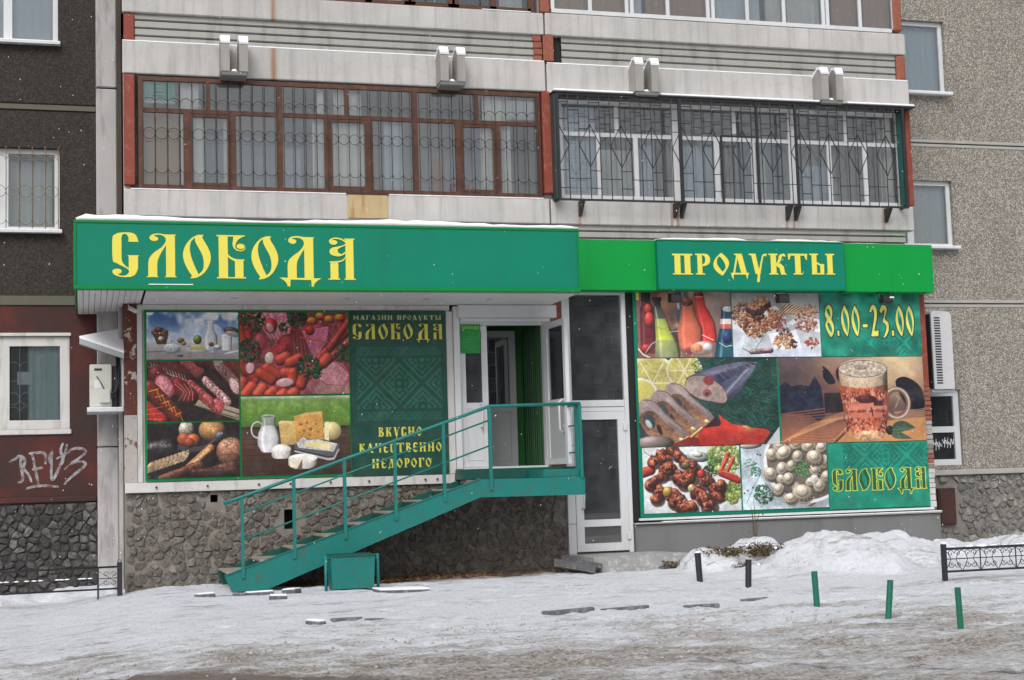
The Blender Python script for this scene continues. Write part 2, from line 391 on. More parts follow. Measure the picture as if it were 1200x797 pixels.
SL['Д'] = (_norm([(_cr([(735,82,1),(812,82,1),(802,90,1),(802,384,1),(735,384,1),(735,170,1),(700,225),(682,265),(678,300,1),(678,384,1),(612,384,1),(612,300,1),(618,258),(650,222),(700,185),(732,140),(728,108),(700,90),(665,88),(645,96),(665,100),(678,112),(672,126),(650,133),(625,122),(620,102),(640,82),(680,75)]), []),
    (_cr([(550,379,1),(860,383,1),(830,400),(806,425),(799,459,1),(787,459,1),(783,396,1),(632,393,1),(628,456,1),(612,456,1),(605,425),(585,400)]), [])], 550, 78, 308), .98)
SL['А'] = (_norm([(_rc(1043,92,1102,396), []), (_rc(1035,90,1112,98), []), (_rc(1032,388,1116,397), []), (_rc(930,262,988,396), []), (_rc(914,388,1000,397), []),
    (_ell(955,120,29,18), []), (_cr([(922,118),(932,95),(965,84),(1005,88),(1045,108,1),(1045,122,1),(1010,100),(970,94),(945,100),(930,118)]), []),
    (_cr([(1045,125,1),(1030,140),(990,150),(945,160),(925,185),(938,212),(985,224),(1020,216),(1045,200,1),(1045,186,1),(1015,206),(990,195),(986,174),(1005,158),(1045,142,1)]), []),
    (_cr([(1045,215,1),(1030,240),(1000,256),(920,262,1),(930,272,1),(990,268),(1025,256),(1045,232,1)]), [])], 914, 85, 311), .66)
def S(*a): return [(list(p), []) for p in a]
SF = {
 'П': (S(_rc(0,0,.95,.08),_rc(.1,.0,.38,1),_rc(.57,0,.85,1),_rc(0,.94,.48,1.0),_rc(.47,.94,.95,1.0)), 1.0),
 'Р': ([(_rc(.1,0,.34,1),[]),(_rc(0,.94,.46,1),[]),(_rc(0,0,.3,.07),[]),(_cr([(.3,0),(.6,.02),(.74,.2),(.72,.42),(.55,.56),(.34,.6,1),(.34,.52,1),(.46,.44),(.5,.26),(.44,.1),(.3,.06)]),[])], .80),
 'О': ([(_cr([(.42,-.05,1),(.70,.2),(.80,.48),(.62,.84),(.44,1.06,1),(.12,.82),(0,.52),(.14,.2)]),[_cr([(.20,.26,1),(.20,.52),(.44,.86,1),(.60,.70),(.58,.46),(.34,.14)])])], .86),
 'Д': (S([(.34,0),(.62,0),(.86,.95),(.56,.95),(.38,.22),(.22,.95),(.12,.95)],_rc(.22,0,.62,.07),[(0,.92),(.98,.92),(.90,1.06),(.86,1.26),(.80,1.0),(.16,1.0),(.12,1.26),(.04,1.06)]), 1.02),
 'У': (S([(0,0),(.36,0),(.36,.07),(.54,.98),(.50,1.36),(.36,1.36),(.42,1.0),(.30,.96),(.12,.07),(0,.07)],_cr([(.46,.9,1),(.62,.3),(.72,.04),(.92,.0),(.88,.12),(.74,.16),(.56,.98,1)])), .94),
 'К': (S(_rc(.1,0,.38,1),_rc(0,0,.46,.07),_rc(0,.94,.46,1),_cr([(.34,.52,1),(.48,.30),(.56,.06),(.80,0),(.86,.14),(.70,.12),(.60,.36),(.36,.60,1)]),[(.38,.50),(.58,.46),(.76,.62),(.80,.92),(.92,1),(.60,1),(.54,.70),(.38,.58)]), .96),
 'Т': (S(_rc(.38,0,.68,1),_rc(.06,.0,1.0,.09),_rc(.28,.94,.78,1),[(.0,.0),(.16,.0),(.16,.12),(.08,.3),(.03,.3)],[(.90,0),(1.06,0),(1.03,.3),(.98,.3),(.90,.12)]), 1.10),
 'Ы': (S(_rc(.1,0,.34,1),_rc(0,0,.42,.07),_rc(.86,0,1.12,1),_rc(.78,0,1.22,.07),_rc(.78,.94,1.22,1),_rc(.08,.93,.68,1),[(.3,.38),(.52,.50),(.70,.50),(.68,1),(.50,1),(.50,.58),(.3,.48)]), 1.28),
 'М': (S(_rc(.04,0,.26,1),[(.2,0),(.5,.6),(.46,.8),(.2,.3)],[(.82,0),(.5,.6),(.5,.85),(.86,.3)],_rc(.76,0,1.02,1),_rc(-.04,.94,.34,1),_rc(.68,.94,1.1,1)), 1.16),
 'А': (S([(.36,0),(.62,0),(.90,1),(.60,1),(.38,.26),(.18,1),(.06,1)],_rc(.22,.58,.66,.68),_rc(0,.94,.28,1),_rc(.52,.94,.98,1)), 1.0),
 'Г': (S(_rc(.1,0,.38,1),_rc(0,0,.80,.09),_rc(0,.94,.48,1),[(.62,.0),(.80,.0),(.80,.34),(.72,.30)]), .84),
 'З': ([(_cr([(.04,.06,1),(.40,-.02),(.66,.10),(.66,.30),(.46,.46),(.68,.60),(.72,.82),(.50,1.02),(.16,1.02),(.0,.86,1),(.20,.92),(.40,.88),(.46,.70),(.36,.54),(.2,.50,1),(.2,.44,1),(.38,.36),(.42,.18),(.28,.08),(.04,.20,1)]),[])], .80),
 'И': (S(_rc(.08,0,.34,1),_rc(0,0,.42,.07),_rc(0,.94,.42,1),_rc(.64,0,.90,1),_rc(.56,0,.98,.07),_rc(.56,.94,.98,1),[(.3,.58),(.68,.34),(.68,.46),(.3,.72)]), 1.06),
 'Н': (S(_rc(.08,0,.34,1),_rc(0,0,.42,.07),_rc(0,.94,.42,1),_rc(.64,0,.90,1),_rc(.56,0,.98,.07),_rc(.56,.94,.98,1),[(.3,.36),(.68,.54),(.68,.66),(.3,.48)]), 1.06),
 'В': ([(_rc(.1,0,.34,1),[]),(_rc(0,0,.4,.07),[]),(_rc(0,.94,.4,1),[]),(_cr([(.3,0,1),(.62,.04),(.72,.22),(.56,.42),(.78,.58),(.78,.84),(.60,1),(.3,1,1),(.3,.92,1),(.48,.86),(.52,.66),(.32,.50,1),(.32,.42,1),(.46,.32),(.46,.14),(.3,.07,1)]),[])], .88),
 'Ч': (S(_rc(.62,0,.88,1),_rc(.54,0,.96,.07),_rc(.54,.94,.96,1),_rc(.0,0,.42,.07),_cr([(.08,0,1),(.34,0,1),(.34,.36,1),(.46,.46),(.66,.42,1),(.66,.52,1),(.40,.60),(.14,.50),(.08,.34,1)])), 1.02),
 'Е': (S(_rc(.08,.1,.34,.9),_cr([(.08,.2,1),(.2,.02),(.5,-.02),(.72,.1),(.70,.3,1),(.56,.14),(.34,.2,1)]),_cr([(.08,.8,1),(.2,1),(.5,1.03),(.72,.9),(.70,.72,1),(.56,.88),(.34,.8,1)]),_rc(.3,.44,.60,.54)), .82),
 'С': (S(_rc(.04,.16,.30,.84),_cr([(.04,.2,1),(.16,.02),(.5,-.02),(.72,.1),(.70,.36,1),(.56,.14),(.30,.2,1)]),_cr([(.04,.8,1),(.16,1),(.5,1.03),(.72,.9),(.72,.60,1),(.50,.60,1),(.50,.86),(.30,.8,1)])), .82),
 '8': ([(_cr([(.30,0),(.46,.12),(.46,.32),(.40,.45),(.52,.62),(.52,.82),(.34,1),(.12,.84),(.02,.62),(.12,.46),(.02,.30),(.12,.08)]),[_cr([(.14,.14),(.18,.26),(.32,.38),(.36,.28),(.28,.14)]),_cr([(.14,.56),(.18,.70),(.36,.86),(.40,.74),(.28,.58)])])], .60),
 '0': ([(_cr([(.24,0,1),(.44,.24),(.50,.52),(.44,.80),(.34,1.0,1),(.12,.80),(0,.52),(.06,.24)]),[_cr([(.18,.14,1),(.14,.34),(.18,.56),(.34,.88,1),(.40,.66),(.36,.40)])])], .56),
 '2': ([(_cr([(.0,.22,1),(.12,.04),(.30,0),(.46,.16),(.42,.44),(.26,.80),(.50,.78,1),(.48,.98,1),(.04,.98,1),(.20,.60),(.30,.30),(.20,.14),(.10,.24,1)]),[])], .56),
 '3': ([(_cr([(.0,.20,1),(.14,.02),(.36,.02),(.44,.18),(.30,.42),(.50,.56),(.50,.80),(.32,.98),(.12,1.04,1),(.30,.86),(.36,.66),(.14,.52,1),(.28,.30),(.28,.14),(.10,.26,1)]),[])], .58),
 '.': (S(_rc(.04,.80,.18,.97)), .24), '-': (S(_rc(.04,.60,.34,.70)), .42), ' ': ([], .5)}
def layout(text, font, gap=.12):
    x = 0; out = []
    for ch in text:
        g, w = font[ch]; out.append((ch, x, g)); x += w+gap
    return out, x-gap

# ------------------------------------------------------------------ painter: printed pictures made from soft shaded shapes
def _vn(h, w, cell, seed):
    r = np.random.default_rng(seed); gy, gx = int(h/cell)+3, int(w/cell)+3
    g = r.random((gy, gx)); y = np.arange(h)/cell; x = np.arange(w)/cell
    yi = y.astype(int); xi = x.astype(int); fy = (y-yi)[:, None]; fx = (x-xi)[None, :]
    fy = fy*fy*(3-2*fy); fx = fx*fx*(3-2*fx)
    a = g[yi][:, xi]; b = g[yi][:, xi+1]; c = g[yi+1][:, xi]; d = g[yi+1][:, xi+1]
    return (a*(1-fx)+b*fx)*(1-fy)+(c*(1-fx)+d*fx)*fy
class Cv:
    def __init__(s, w, h, c=(0, 0, 0), seed=1):
        s.w, s.h = w, h; s.a = np.zeros((h, w, 3), np.float32)+np.array(c, np.float32)/255
        s.Y, s.X = np.mgrid[0:h, 0:w].astype(np.float32); s.seed = seed*100
        s.r = np.random.default_rng(seed)
        s.n1 = _vn(h, w, max(3, w/60), seed)*.5+_vn(h, w, max(2, w/130), seed+1)*.5
        s.n2 = _vn(h, w, w/14, seed+2)
    def grad(s, stops, y0=0, y1=1, x0=0, x1=1):
        a, b, c_, d = int(y0*s.h), int(y1*s.h), int(x0*s.w), int(x1*s.w)
        t = np.linspace(0, 1, b-a); ps = [p for p, _ in stops]
        col = np.stack([np.interp(t, ps, [q[i]/255 for _, q in stops]) for i in range(3)], -1)
        s.a[a:b, c_:d] = col[:, None, :]
    def put(s, m, col, al=1.0):
        col = np.asarray(col, np.float32)
        if col.ndim == 1: col = col/255
        s.a += (m*al)[..., None]*(col-s.a)
    def ell(s, cx, cy, rx, ry, col, rot=0, sh=1.0, al=1.0, edge=None, tex=0.0, hi=.35, soft=1.2):
        cx, cy, rx, ry = cx*s.w, cy*s.h, rx*s.w, ry*s.w
        R = max(rx, ry)+3; x0, x1 = int(max(0, cx-R)), int(min(s.w, cx+R)); y0, y1 = int(max(0, cy-R)), int(min(s.h, cy+R))
        if x1 <= x0 or y1 <= y0: return
        X = s.X[y0:y1, x0:x1]-cx; Y = s.Y[y0:y1, x0:x1]-cy; c_, n_ = math.cos(rot), math.sin(rot)
        u = (X*c_+Y*n_)/rx; v = (-X*n_+Y*c_)/ry; d = np.sqrt(u*u+v*v)
        m_ = np.clip((1-d)*min(rx, ry)/soft, 0, 1)
        nz = np.sqrt(np.clip(1-d*d, 0, 1)); wu = u*c_-v*n_; wv = u*n_+v*c_
        lam = np.clip(nz*.75-wu*.35-wv*.55, 0, 1.2)
        k = (1-sh)+sh*(.30+.85*lam)
        c = np.array(col, np.float32)/255*k[..., None]
        if tex: c *= (1+tex*(s.n1[y0:y1, x0:x1]-.5)*2)[..., None]
        if edge is not None:
            e = np.clip((d-.82)/.12, 0, 1)[..., None]; c = c*(1-e)+np.array(edge, np.float32)/255*e
        if hi: c += (hi*np.clip(lam-.86, 0, 1)*3)[..., None]
        a = s.a[y0:y1, x0:x1]; a += (m_*al)[..., None]*(c-a)
    def cap(s, ax, ay, bx, by, r, col, sh=1.0, tex=0.0, hi=.3, al=1.0, taper=1.0):
        ax, bx, ay, by, r = ax*s.w, bx*s.w, ay*s.h, by*s.h, r*s.w
        R = r*max(1, taper)+2
        x0, x1 = int(max(0, min(ax, bx)-R)), int(min(s.w, max(ax, bx)+R)); y0, y1 = int(max(0, min(ay, by)-R)), int(min(s.h, max(ay, by)+R))
        if x1 <= x0 or y1 <= y0: return
        X = s.X[y0:y1, x0:x1]; Y = s.Y[y0:y1, x0:x1]; dx, dy = bx-ax, by-ay; L = dx*dx+dy*dy+1e-6
        t = np.clip(((X-ax)*dx+(Y-ay)*dy)/L, 0, 1); ux = X-(ax+t*dx); uy = Y-(ay+t*dy); rr = r*(1+(taper-1)*t)
        d = np.sqrt(ux*ux+uy*uy)/rr; m_ = np.clip((1-d)*rr/1.2, 0, 1)
        nz = np.sqrt(np.clip(1-d*d, 0, 1)); lam = np.clip(nz*.75-ux/rr*.35-uy/rr*.55, 0, 1.2)
        k = (1-sh)+sh*(.28+.85*lam); c = np.array(col, np.float32)/255*k[..., None]
        if tex: c *= (1+tex*(s.n1[y0:y1, x0:x1]-.5)*2)[..., None]
        c += (hi*np.clip(lam-.84, 0, 1)*3)[..., None]
        a = s.a[y0:y1, x0:x1]; a += (m_*al)[..., None]*(c-a)
    def vase(s, prof, col, col2=None, al=1.0, hl=.45, glass=False, tex=0.0, x0=0.0, x1=1.0):
        """round body: prof rows of (y, centre x, half width), lit from the left"""
        ys_ = np.array([p[0] for p in prof])*s.h; yy = s.Y[:, 0]+.5
        cx = np.interp(yy, ys_, [p[1]*s.w for p in prof])[:, None]; r = np.interp(yy, ys_, [p[2]*s.w for p in prof])[:, None]
        u = (s.X-cx)/np.maximum(r, .5); m_ = np.clip((1-np.abs(u))*r/1.3, 0, 1)*((yy >= ys_[0]) & (yy <= ys_[-1]))[:, None]
        t = np.clip((yy-ys_[0])/(ys_[-1]-ys_[0]), 0, 1)[:, None, None]
        c = np.array(col, np.float32)/255*(1-t)+np.array(col2 or col, np.float32)/255*t
        k = .42+.66*np.sqrt(np.clip(1-(u*.92+.18)**2, 0, 1))
        if glass: k = k*(.75+.35*np.abs(u)**3)
        c = c*k[..., None]
        if tex: c = c*(1+tex*(s.n1-.5)*2)[..., None]
        c = c+hl*np.exp(-((u+.55)/.11)**2)[..., None]+hl*.35*np.exp(-((u-.72)/.08)**2)[..., None]
        s.a += (m_*al)[..., None]*(np.clip(c, 0, 1)-s.a)
    def line(s, pts, r, col, al=1.0):
        for (ax, ay), (bx, by) in zip(pts, pts[1:]): s.cap(ax, ay, bx, by, r, col, sh=0, hi=0, al=al)
    def poly(s, pts, col, al=1.0, tex=0.0, sh=None, holes=()):
        """col flat; sh=(dark, light) multiplies from top to bottom"""
        q = np.array([(x*s.w, y*s.h) for x, y in pts]); x0, y0 = np.floor(q.min(0)).astype(int)-1; x1, y1 = np.ceil(q.max(0)).astype(int)+1
        x0, y0 = max(x0, 0), max(y0, 0); x1, y1 = min(x1, s.w), min(y1, s.h)
        if x1 <= x0 or y1 <= y0: return
        m_ = np.zeros((y1-y0, x1-x0), np.float32)
        for ox, oy in ((.25, .25), (.75, .25), (.25, .75), (.75, .75)):
            X = s.X[y0:y1, x0:x1]+ox; Y = s.Y[y0:y1, x0:x1]+oy; ins = np.zeros(X.shape, bool)
            for loop in [pts]+list(holes):
                l_ = np.array([(x*s.w, y*s.h) for x, y in loop])
                for (ax, ay), (bx, by) in zip(l_, np.roll(l_, -1, 0)):
                    if ay == by: continue
                    ins ^= ((ay > Y) != (by > Y)) & (X < (bx-ax)*(Y-ay)/(by-ay)+ax)
            m_ += ins*.25
        c = np.array(col, np.float32)/255*np.ones(m_.shape+(1,), np.float32)
        if sh:
            t = np.linspace(sh[0], sh[1], y1-y0)[:, None, None]; c = c*t
        if tex: c = c*(1+tex*(s.n1[y0:y1, x0:x1]-.5)*2)[..., None]
        a = s.a[y0:y1, x0:x1]; a += (m_*al)[..., None]*(c-a)
    def noise(s, amt=.1, big=.1):
        s.a *= (1+amt*(s.n1-.5)*2+big*(s.n2-.5)*2)[..., None]
    def leaf(s, cx, cy, R, n, cols, sz=.012):
        for _ in range(n):
            a = s.r.random()*6.28; d = R*math.sqrt(s.r.random()); c = cols[s.r.integers(len(cols))]
            s.ell(cx+d*math.cos(a), cy+d*math.sin(a)*s.w/s.h, sz*(.6+s.r.random()), sz*(.4+.6*s.r.random()), c, rot=s.r.random()*3, sh=.7, hi=.1)
    def text(s, txt, font, x, y, w, h, col, gap=.12, outline=None, ow=.004):
        """h in canvas heights; scaled to width w"""
        lay, tw = layout(txt, font, gap); sx = w/tw
        for ch, gx, pcs in lay:
            for o, hs_ in pcs:
                Pq = [(x+(gx+a)*sx, y+b*h) for a, b in o]; Hq = [[(x+(gx+a)*sx, y+b*h) for a, b in hh] for hh in hs_]
                if outline is not None: s.line(Pq+[Pq[0]], ow, outline)
        for ch, gx, pcs in lay:
            for o, hs_ in pcs:
                Pq = [(x+(gx+a)*sx, y+b*h) for a, b in o]; Hq = [[(x+(gx+a)*sx, y+b*h) for a, b in hh] for hh in hs_]
                s.poly(Pq, col, holes=Hq)
    def image(s, name, fade=0.0, soft=1):
        # print softness: slight blur, lens falloff, mottled tone and halftone grain
        a = np.clip(s.a, 0, 1)
        for _ in range(soft):
            p = np.pad(a, ((1, 1), (1, 1), (0, 0)), 'edge'); a = (p[:-2, 1:-1]+p[2:, 1:-1]+p[1:-1, :-2]+p[1:-1, 2:]+2*a)/6
        if soft:
            tone = .90+.20*(_vn(s.h, s.w, s.w/9, s.seed+5)*.6+_vn(s.h, s.w, s.w/24, s.seed+6)*.4); a = a*tone[..., None]
            a = a*(1+.10*(s.r.random((s.h, s.w, 1))-.5)); a = np.clip((a-.5)*1.03+.485, 0, 1); lum = a.mean(2, keepdims=True); a = lum+(a-lum)*.90
        s.a = a
        im = bpy.data.images.new(name, s.w, s.h)
        px = np.ones((s.h, s.w, 4), np.float32); px[..., :3] = np.clip(s.a, 0, 1)*(1-fade)+fade*.5
        im.pixels.foreach_set(px[::-1].ravel()); im.update(); im.pack(); return im

def fret(cv, x0, y0, x1, y1, c, st=.018, lw=.006):
    """embroidery-like maze: nested diamonds with broken arms"""
    W, H = cv.w, cv.h; X = cv.X/W; Y = cv.Y/W; yy0, yy1 = y0*H/W, y1*H/W
    cx, cy = (x0+x1)/2, (yy0+yy1)/2
    p = ((X-cx)+(Y-cy))/st; q = ((X-cx)-(Y-cy))/st
    P_ = np.abs(((p+8) % 16)-8); Q_ = np.abs(((q+8) % 16)-8); mx = np.maximum(P_, Q_); mn = np.minimum(P_, Q_)
    m_ = ((mx % 2) < 1.0) & ~((mn < 1.0) & (mx > 2) & (mx < 6)) | ((mn < .55) & (mx > 3.0) & (mx < 7))
    m_ = m_ & (X > x0) & (X < x1) & (Y > yy0) & (Y < yy1)
    cv.put(m_.astype(np.float32), c, .8)

def art_breakfast():
    c = Cv(440, 220, seed=3); c.grad([(0, (52, 96, 168)), (.5, (150, 180, 214)), (.62, (196, 200, 210)), (.66, (178, 172, 176)), (1, (150, 140, 142))])
    cl = np.clip((_vn(c.h, c.w, 60, 9)*.6+_vn(c.h, c.w, 22, 8)*.4-.42)*4, 0, 1)*np.clip(1.2-c.Y/c.h*1.4, 0, 1); c.put(cl, (226, 232, 240))
    for i in range(9): c.ell(.14+.05*math.cos(i)*1.2, .42+.06*math.sin(i*2.1), .035, .03, (128, 74, 44))
    c.poly([(.07,.46),(.24,.46),(.21,.68),(.11,.68)], (92, 58, 44), tex=.4); c.ell(.155,.56,.035,.028,(216,204,196))
    c.ell(.27,.78,.095,.05,(196,206,214),sh=.6); c.ell(.27,.72,.09,.03,(226,232,232),sh=.2); c.leaf(.27,.71,.06,14,[(60,100,60),(240,240,240)],.008)
    c.ell(.37,.60,.04,.03,(146,96,58)); c.ell(.40,.66,.03,.022,(176,128,84))
    c.ell(.55,.58,.048,.05,(112,132,52)); c.ell(.55,.80,.13,.035,(206,206,206),sh=.4)
    for i in range(5): c.poly([(.45+.03*i,.80),(.50+.03*i,.68),(.56+.03*i,.80)], (222, 206, 132), sh=(1.1, .8))
    c.vase([(.20,.69,.045),(.25,.69,.036),(.36,.69,.04),(.50,.69,.075),(.62,.69,.082),(.74,.69,.07),(.80,.69,.045)],(206,210,216),hl=.2); c.ell(.69,.2,.044,.012,(226,230,234),sh=.1)
    c.line([(.77,.3),(.80,.34),(.79,.5)], .008, (210,214,220)); c.ell(.70,.68,.03,.026,(126,82,56)); c.poly([(.67,.74),(.73,.74),(.72,.86),(.68,.86)],(180,190,202))
    c.vase([(.50,.865,.066),(.82,.865,.056)],(214,216,220),hl=.2); c.ell(.865,.5,.065,.02,(230,232,236),sh=.1)
    c.ell(.93,.40,.10,.045,(92,78,78),rot=.2); c.ell(.94,.46,.09,.03,(176,168,170),rot=.2,sh=.4); c.ell(.77,.74,.04,.028,(222,222,224)); c.line([(0,.84),(.2,.82)], .006, (110,102,108)); c.line([(.85,.88),(1,.82)], .008, (224,224,228)); c.ell(.36,.92,.04,.012,(90,70,76))
    c.noise(.08, .05); return c
def art_sausage():
    c = Cv(440, 270, (38, 16, 16), 4); c.noise(.3, .3)
    c.poly([(.45,.72),(.6,.62),(1,.82),(1,1),(.98,1)], (186, 170, 144), sh=(1, .8)); c.line([(.5,.74),(.98,.97)], .006, (60,48,40)); c.line([(.6,.7),(1,.90)], .008, (70,56,46))
    c.cap(-.05,-.02,.42,.24,.10,(96,30,28),tex=.4)
    for i in range(12): c.line([(.04+.033*i,.02+.02*i),(.06+.033*i,.1+.02*i),(.03+.033*i,.16+.018*i)], .004, (214,182,160)); c.line([(.02+.033*i,.09+.02*i),(.07+.033*i,.1+.02*i)], .004, (214,182,160))
    c.cap(.42,.0,.56,.2,.07,(176,76,74),tex=.5); c.cap(.6,-.05,1.02,.18,.10,(124,36,36),tex=.3)
    for i in range(7): c.ell(.98-.034*i,.40-.055*i,.05,.095,(196-6*i,132,128),rot=-.5,edge=(148,56,50),tex=.3,sh=.4)
    c.ell(.95,.42,.052,.10,(226,178,180),rot=-.45,edge=(190,96,84),tex=.25,sh=.2)
    for i in range(7): c.ell(.64+.037*i,.34+.055*i,.045,.062,(204,150,152),rot=-.6,edge=(146,72,72),tex=.6,sh=.4)
    for i in range(9): c.ell(.48+.034*i,.42+.045*i,.055,.08,(172,70,70),rot=-.55,edge=(120,40,40),tex=.55,sh=.4)
    c.ell(.77,.74,.06,.08,(188,84,86),rot=-.55,edge=(140,54,54),tex=.6,sh=.2)
    c.cap(.32,.42,.46,.60,.095,(140,34,34),tex=.3)
    for k in range(4): c.line([(.30+.05*k,.38),(.40+.03*k,.52),(.34+.05*k,.66)], .004, (220,160,140))
    c.cap(.10,.22,.2,.4,.09,(120,34,34)); c.ell(.185,.42,.098,.135,(206,112,124),rot=-.5,edge=(156,62,66),tex=.3,sh=.3); c.ell(.20,.44,.05,.07,(222,142,150),rot=-.5,sh=0,tex=.4,al=.6)
    c.cap(.02,.45,.32,.92,.085,(132,42,22),tex=.25)
    for k in range(5): c.line([(.02+.07*k,.50+.1*k),(.12+.06*k,.46+.1*k)], .006, (222,150,60)); c.line([(.10+.06*k,.46+.1*k),(.15+.06*k,.66+.09*k)], .005, (222,150,60))
    c.cap(-.02,.78,.14,1.0,.085,(196,34,26),tex=.2)
    for k in range(3): c.line([(.0,.80+.08*k),(.16,.76+.1*k)], .004, (236,110,80))
    c.noise(.12, .1); return c
def art_bread():
    c = Cv(440, 250, (26, 16, 16), 5); c.noise(.4, .5)
    c.cap(.02,.50,.20,.46,.10,(52,46,48),tex=.6); c.cap(.05,.42,.24,.42,.03,(120,112,112),tex=.6,al=.6)
    for i in range(10): c.ell(.40-.042*i,.60+.022*i,.035,.082,(206-4*i,182-5*i,148-5*i),rot=.62,edge=(74,46,30),sh=.25,tex=.2)
    c.ell(.42,.13,.085,.10,(186,174,160),tex=.3); c.ell(.70,.14,.15,.12,(198,142,84),tex=.15,hi=.1); c.ell(.68,.12,.05,.03,(222,176,120),sh=0,tex=.3,al=.6)
    c.ell(.40,.30,.085,.07,(180,84,48)); c.ell(.49,.32,.08,.07,(188,92,52)); c.ell(.45,.36,.06,.05,(164,70,40))
    for k in range(3): c.line([(.33,.40+.03*k),(.45,.47+.03*k),(.62,.43+.03*k),(.74,.30)], .006, (84,80,84))
    c.ell(.78,.24,.05,.035,(96,104,116),rot=-.5); c.ell(.90,.54,.16,.15,(176,122,92),tex=.3,hi=.1); c.ell(.88,.40,.08,.05,(206,160,124),sh=0,tex=.4,al=.6); c.line([(.8,.6),(1,.58)],.006,(110,66,48))
    c.cap(.68,.48,.40,.86,.05,(156,96,54),tex=.2,taper=.7); c.cap(.66,.5,.5,.74,.018,(206,158,108),tex=.3,sh=.3)
    c.cap(.92,.82,.60,.98,.07,(84,46,34),tex=.5); c.cap(.56,.78,.15,1.02,.05,(92,50,34),tex=.5); c.cap(.5,.92,.95,.9,.05,(66,36,28),tex=.6)
    c.noise(.14, .12); return c
def art_meats():
    c = Cv(520, 380, (150, 60, 70), 6); c.noise(.3, .3)
    def ham(pts, col=(206, 130, 146)): c.poly(pts, col, tex=.16, sh=(1.06, .88)); c.line(list(pts)+[pts[0]], .004, (150, 46, 60))
    for i in range(5): ham([(.10+.05*i,.0),(.22+.05*i,-.02),(.36+.03*i,.26),(.28+.03*i,.34)], (200+4*i,128,146))
    c.ell(.45,.42,.12,.12,(140,24,34)); 
    for i in range(6): c.cap(.47+.028*i,.22,.48+.035*i,.56,.016,(148,30,38)); c.line([(.485+.028*i,.24),(.495+.035*i,.54)],.003,(236,150,150))
    ham([(.56,.22),(.82,.16),(.80,.34),(.68,.60)], (206,104,140)); ham([(.22,.50),(.42,.32),(.40,.46),(.25,.54)], (190,44,56))
    for k in range(7): ham([(.58+.01*k,.92+.012*k),(.80,.58+.02*k),(.94,.62+.03*k),(1.02,.78+.025*k),(1.02,1.0),(.70,1.0)], (212-4*k,130,146-3*k))
    ham([(.66,.76),(.80,.58),(.92,.64),(1.0,.76),(.96,.90),(.78,.88)], (220,142,154))
    for (x0,y0,x1,y1,r) in [(.72,.56,1.0,.22,.035),(.80,.60,1.02,.34,.035),(.82,.44,1.0,.12,.032)]: c.cap(x0,y0,x1,y1,r,(178,52,34),tex=.15)
    for (x,y) in [(.66,.10),(.74,.04),(.82,.08),(.92,.06)]: c.ell(x,y,.05,.035,(226,150,40),hi=.2); c.ell(x+.02,y+.02,.03,.02,(190,50,30))
    c.line([(.55,.30),(.68,.34),(.80,.36)],.008,(214,74,30)); c.ell(.64,.22,.045,.045,(214,34,28)); c.ell(.28,.16,.06,.07,(206,44,32)); c.cap(.0,.2,.04,.42,.035,(210,70,44)); c.cap(.08,.3,.06,.14,.035,(214,50,36))
    for (x,y) in [(.0,.62),(.08,.72)]: c.cap(x,y,x+.05,y+.1,.045,(206,56,42))
    c.ell(.18,.36,.055,.09,(190,66,84),edge=(170,40,50),sh=.4); c.ell(.27,.18,.035,.05,(214,150,150),rot=-.4,edge=(196,60,50),sh=.3)
    for (x0,y0,x1,y1) in [(.36,.58,.42,.54),(.45,.62,.54,.56),(.24,.68,.34,.76),(.18,.74,.28,.82),(.40,.74,.44,.74),(.48,.74,.47,.84),(.58,.76,.55,.88),(.02,.84,.0,.9),(.10,.90,.04,1.0),(.20,.92,.15,1.0),(.30,.96,.26,1.0),(.39,.99,.36,1.02),(.49,.98,.46,1.0),(.80,.56,.76,.62)]:
        c.cap(x0,y0,x1,y1,.052,(214,70,46),hi=.25)
    c.ell(.08,.68,.05,.058,(206,60,50)); c.ell(.085,.67,.042,.055,(228,176,180),edge=(206,80,66),sh=.1,rot=.2); c.ell(.40,.85,.088,.042,(226,170,176),edge=(198,60,60),sh=.1,rot=-.12)
    c.ell(.26,.55,.04,.055,(226,206,190),rot=.3,sh=.3)
    G = [(22,60,30),(34,84,40),(16,44,24),(58,108,52)]
    for (x,y,R,n) in [(.12,.08,.11,70),(.52,.06,.09,60),(.40,.18,.04,26),(.08,.46,.10,80),(.62,.66,.11,90),(.70,.72,.06,40),(.95,.50,.08,60)]: c.leaf(x,y,R,n,G,.016)
    c.noise(.1, .06); return c
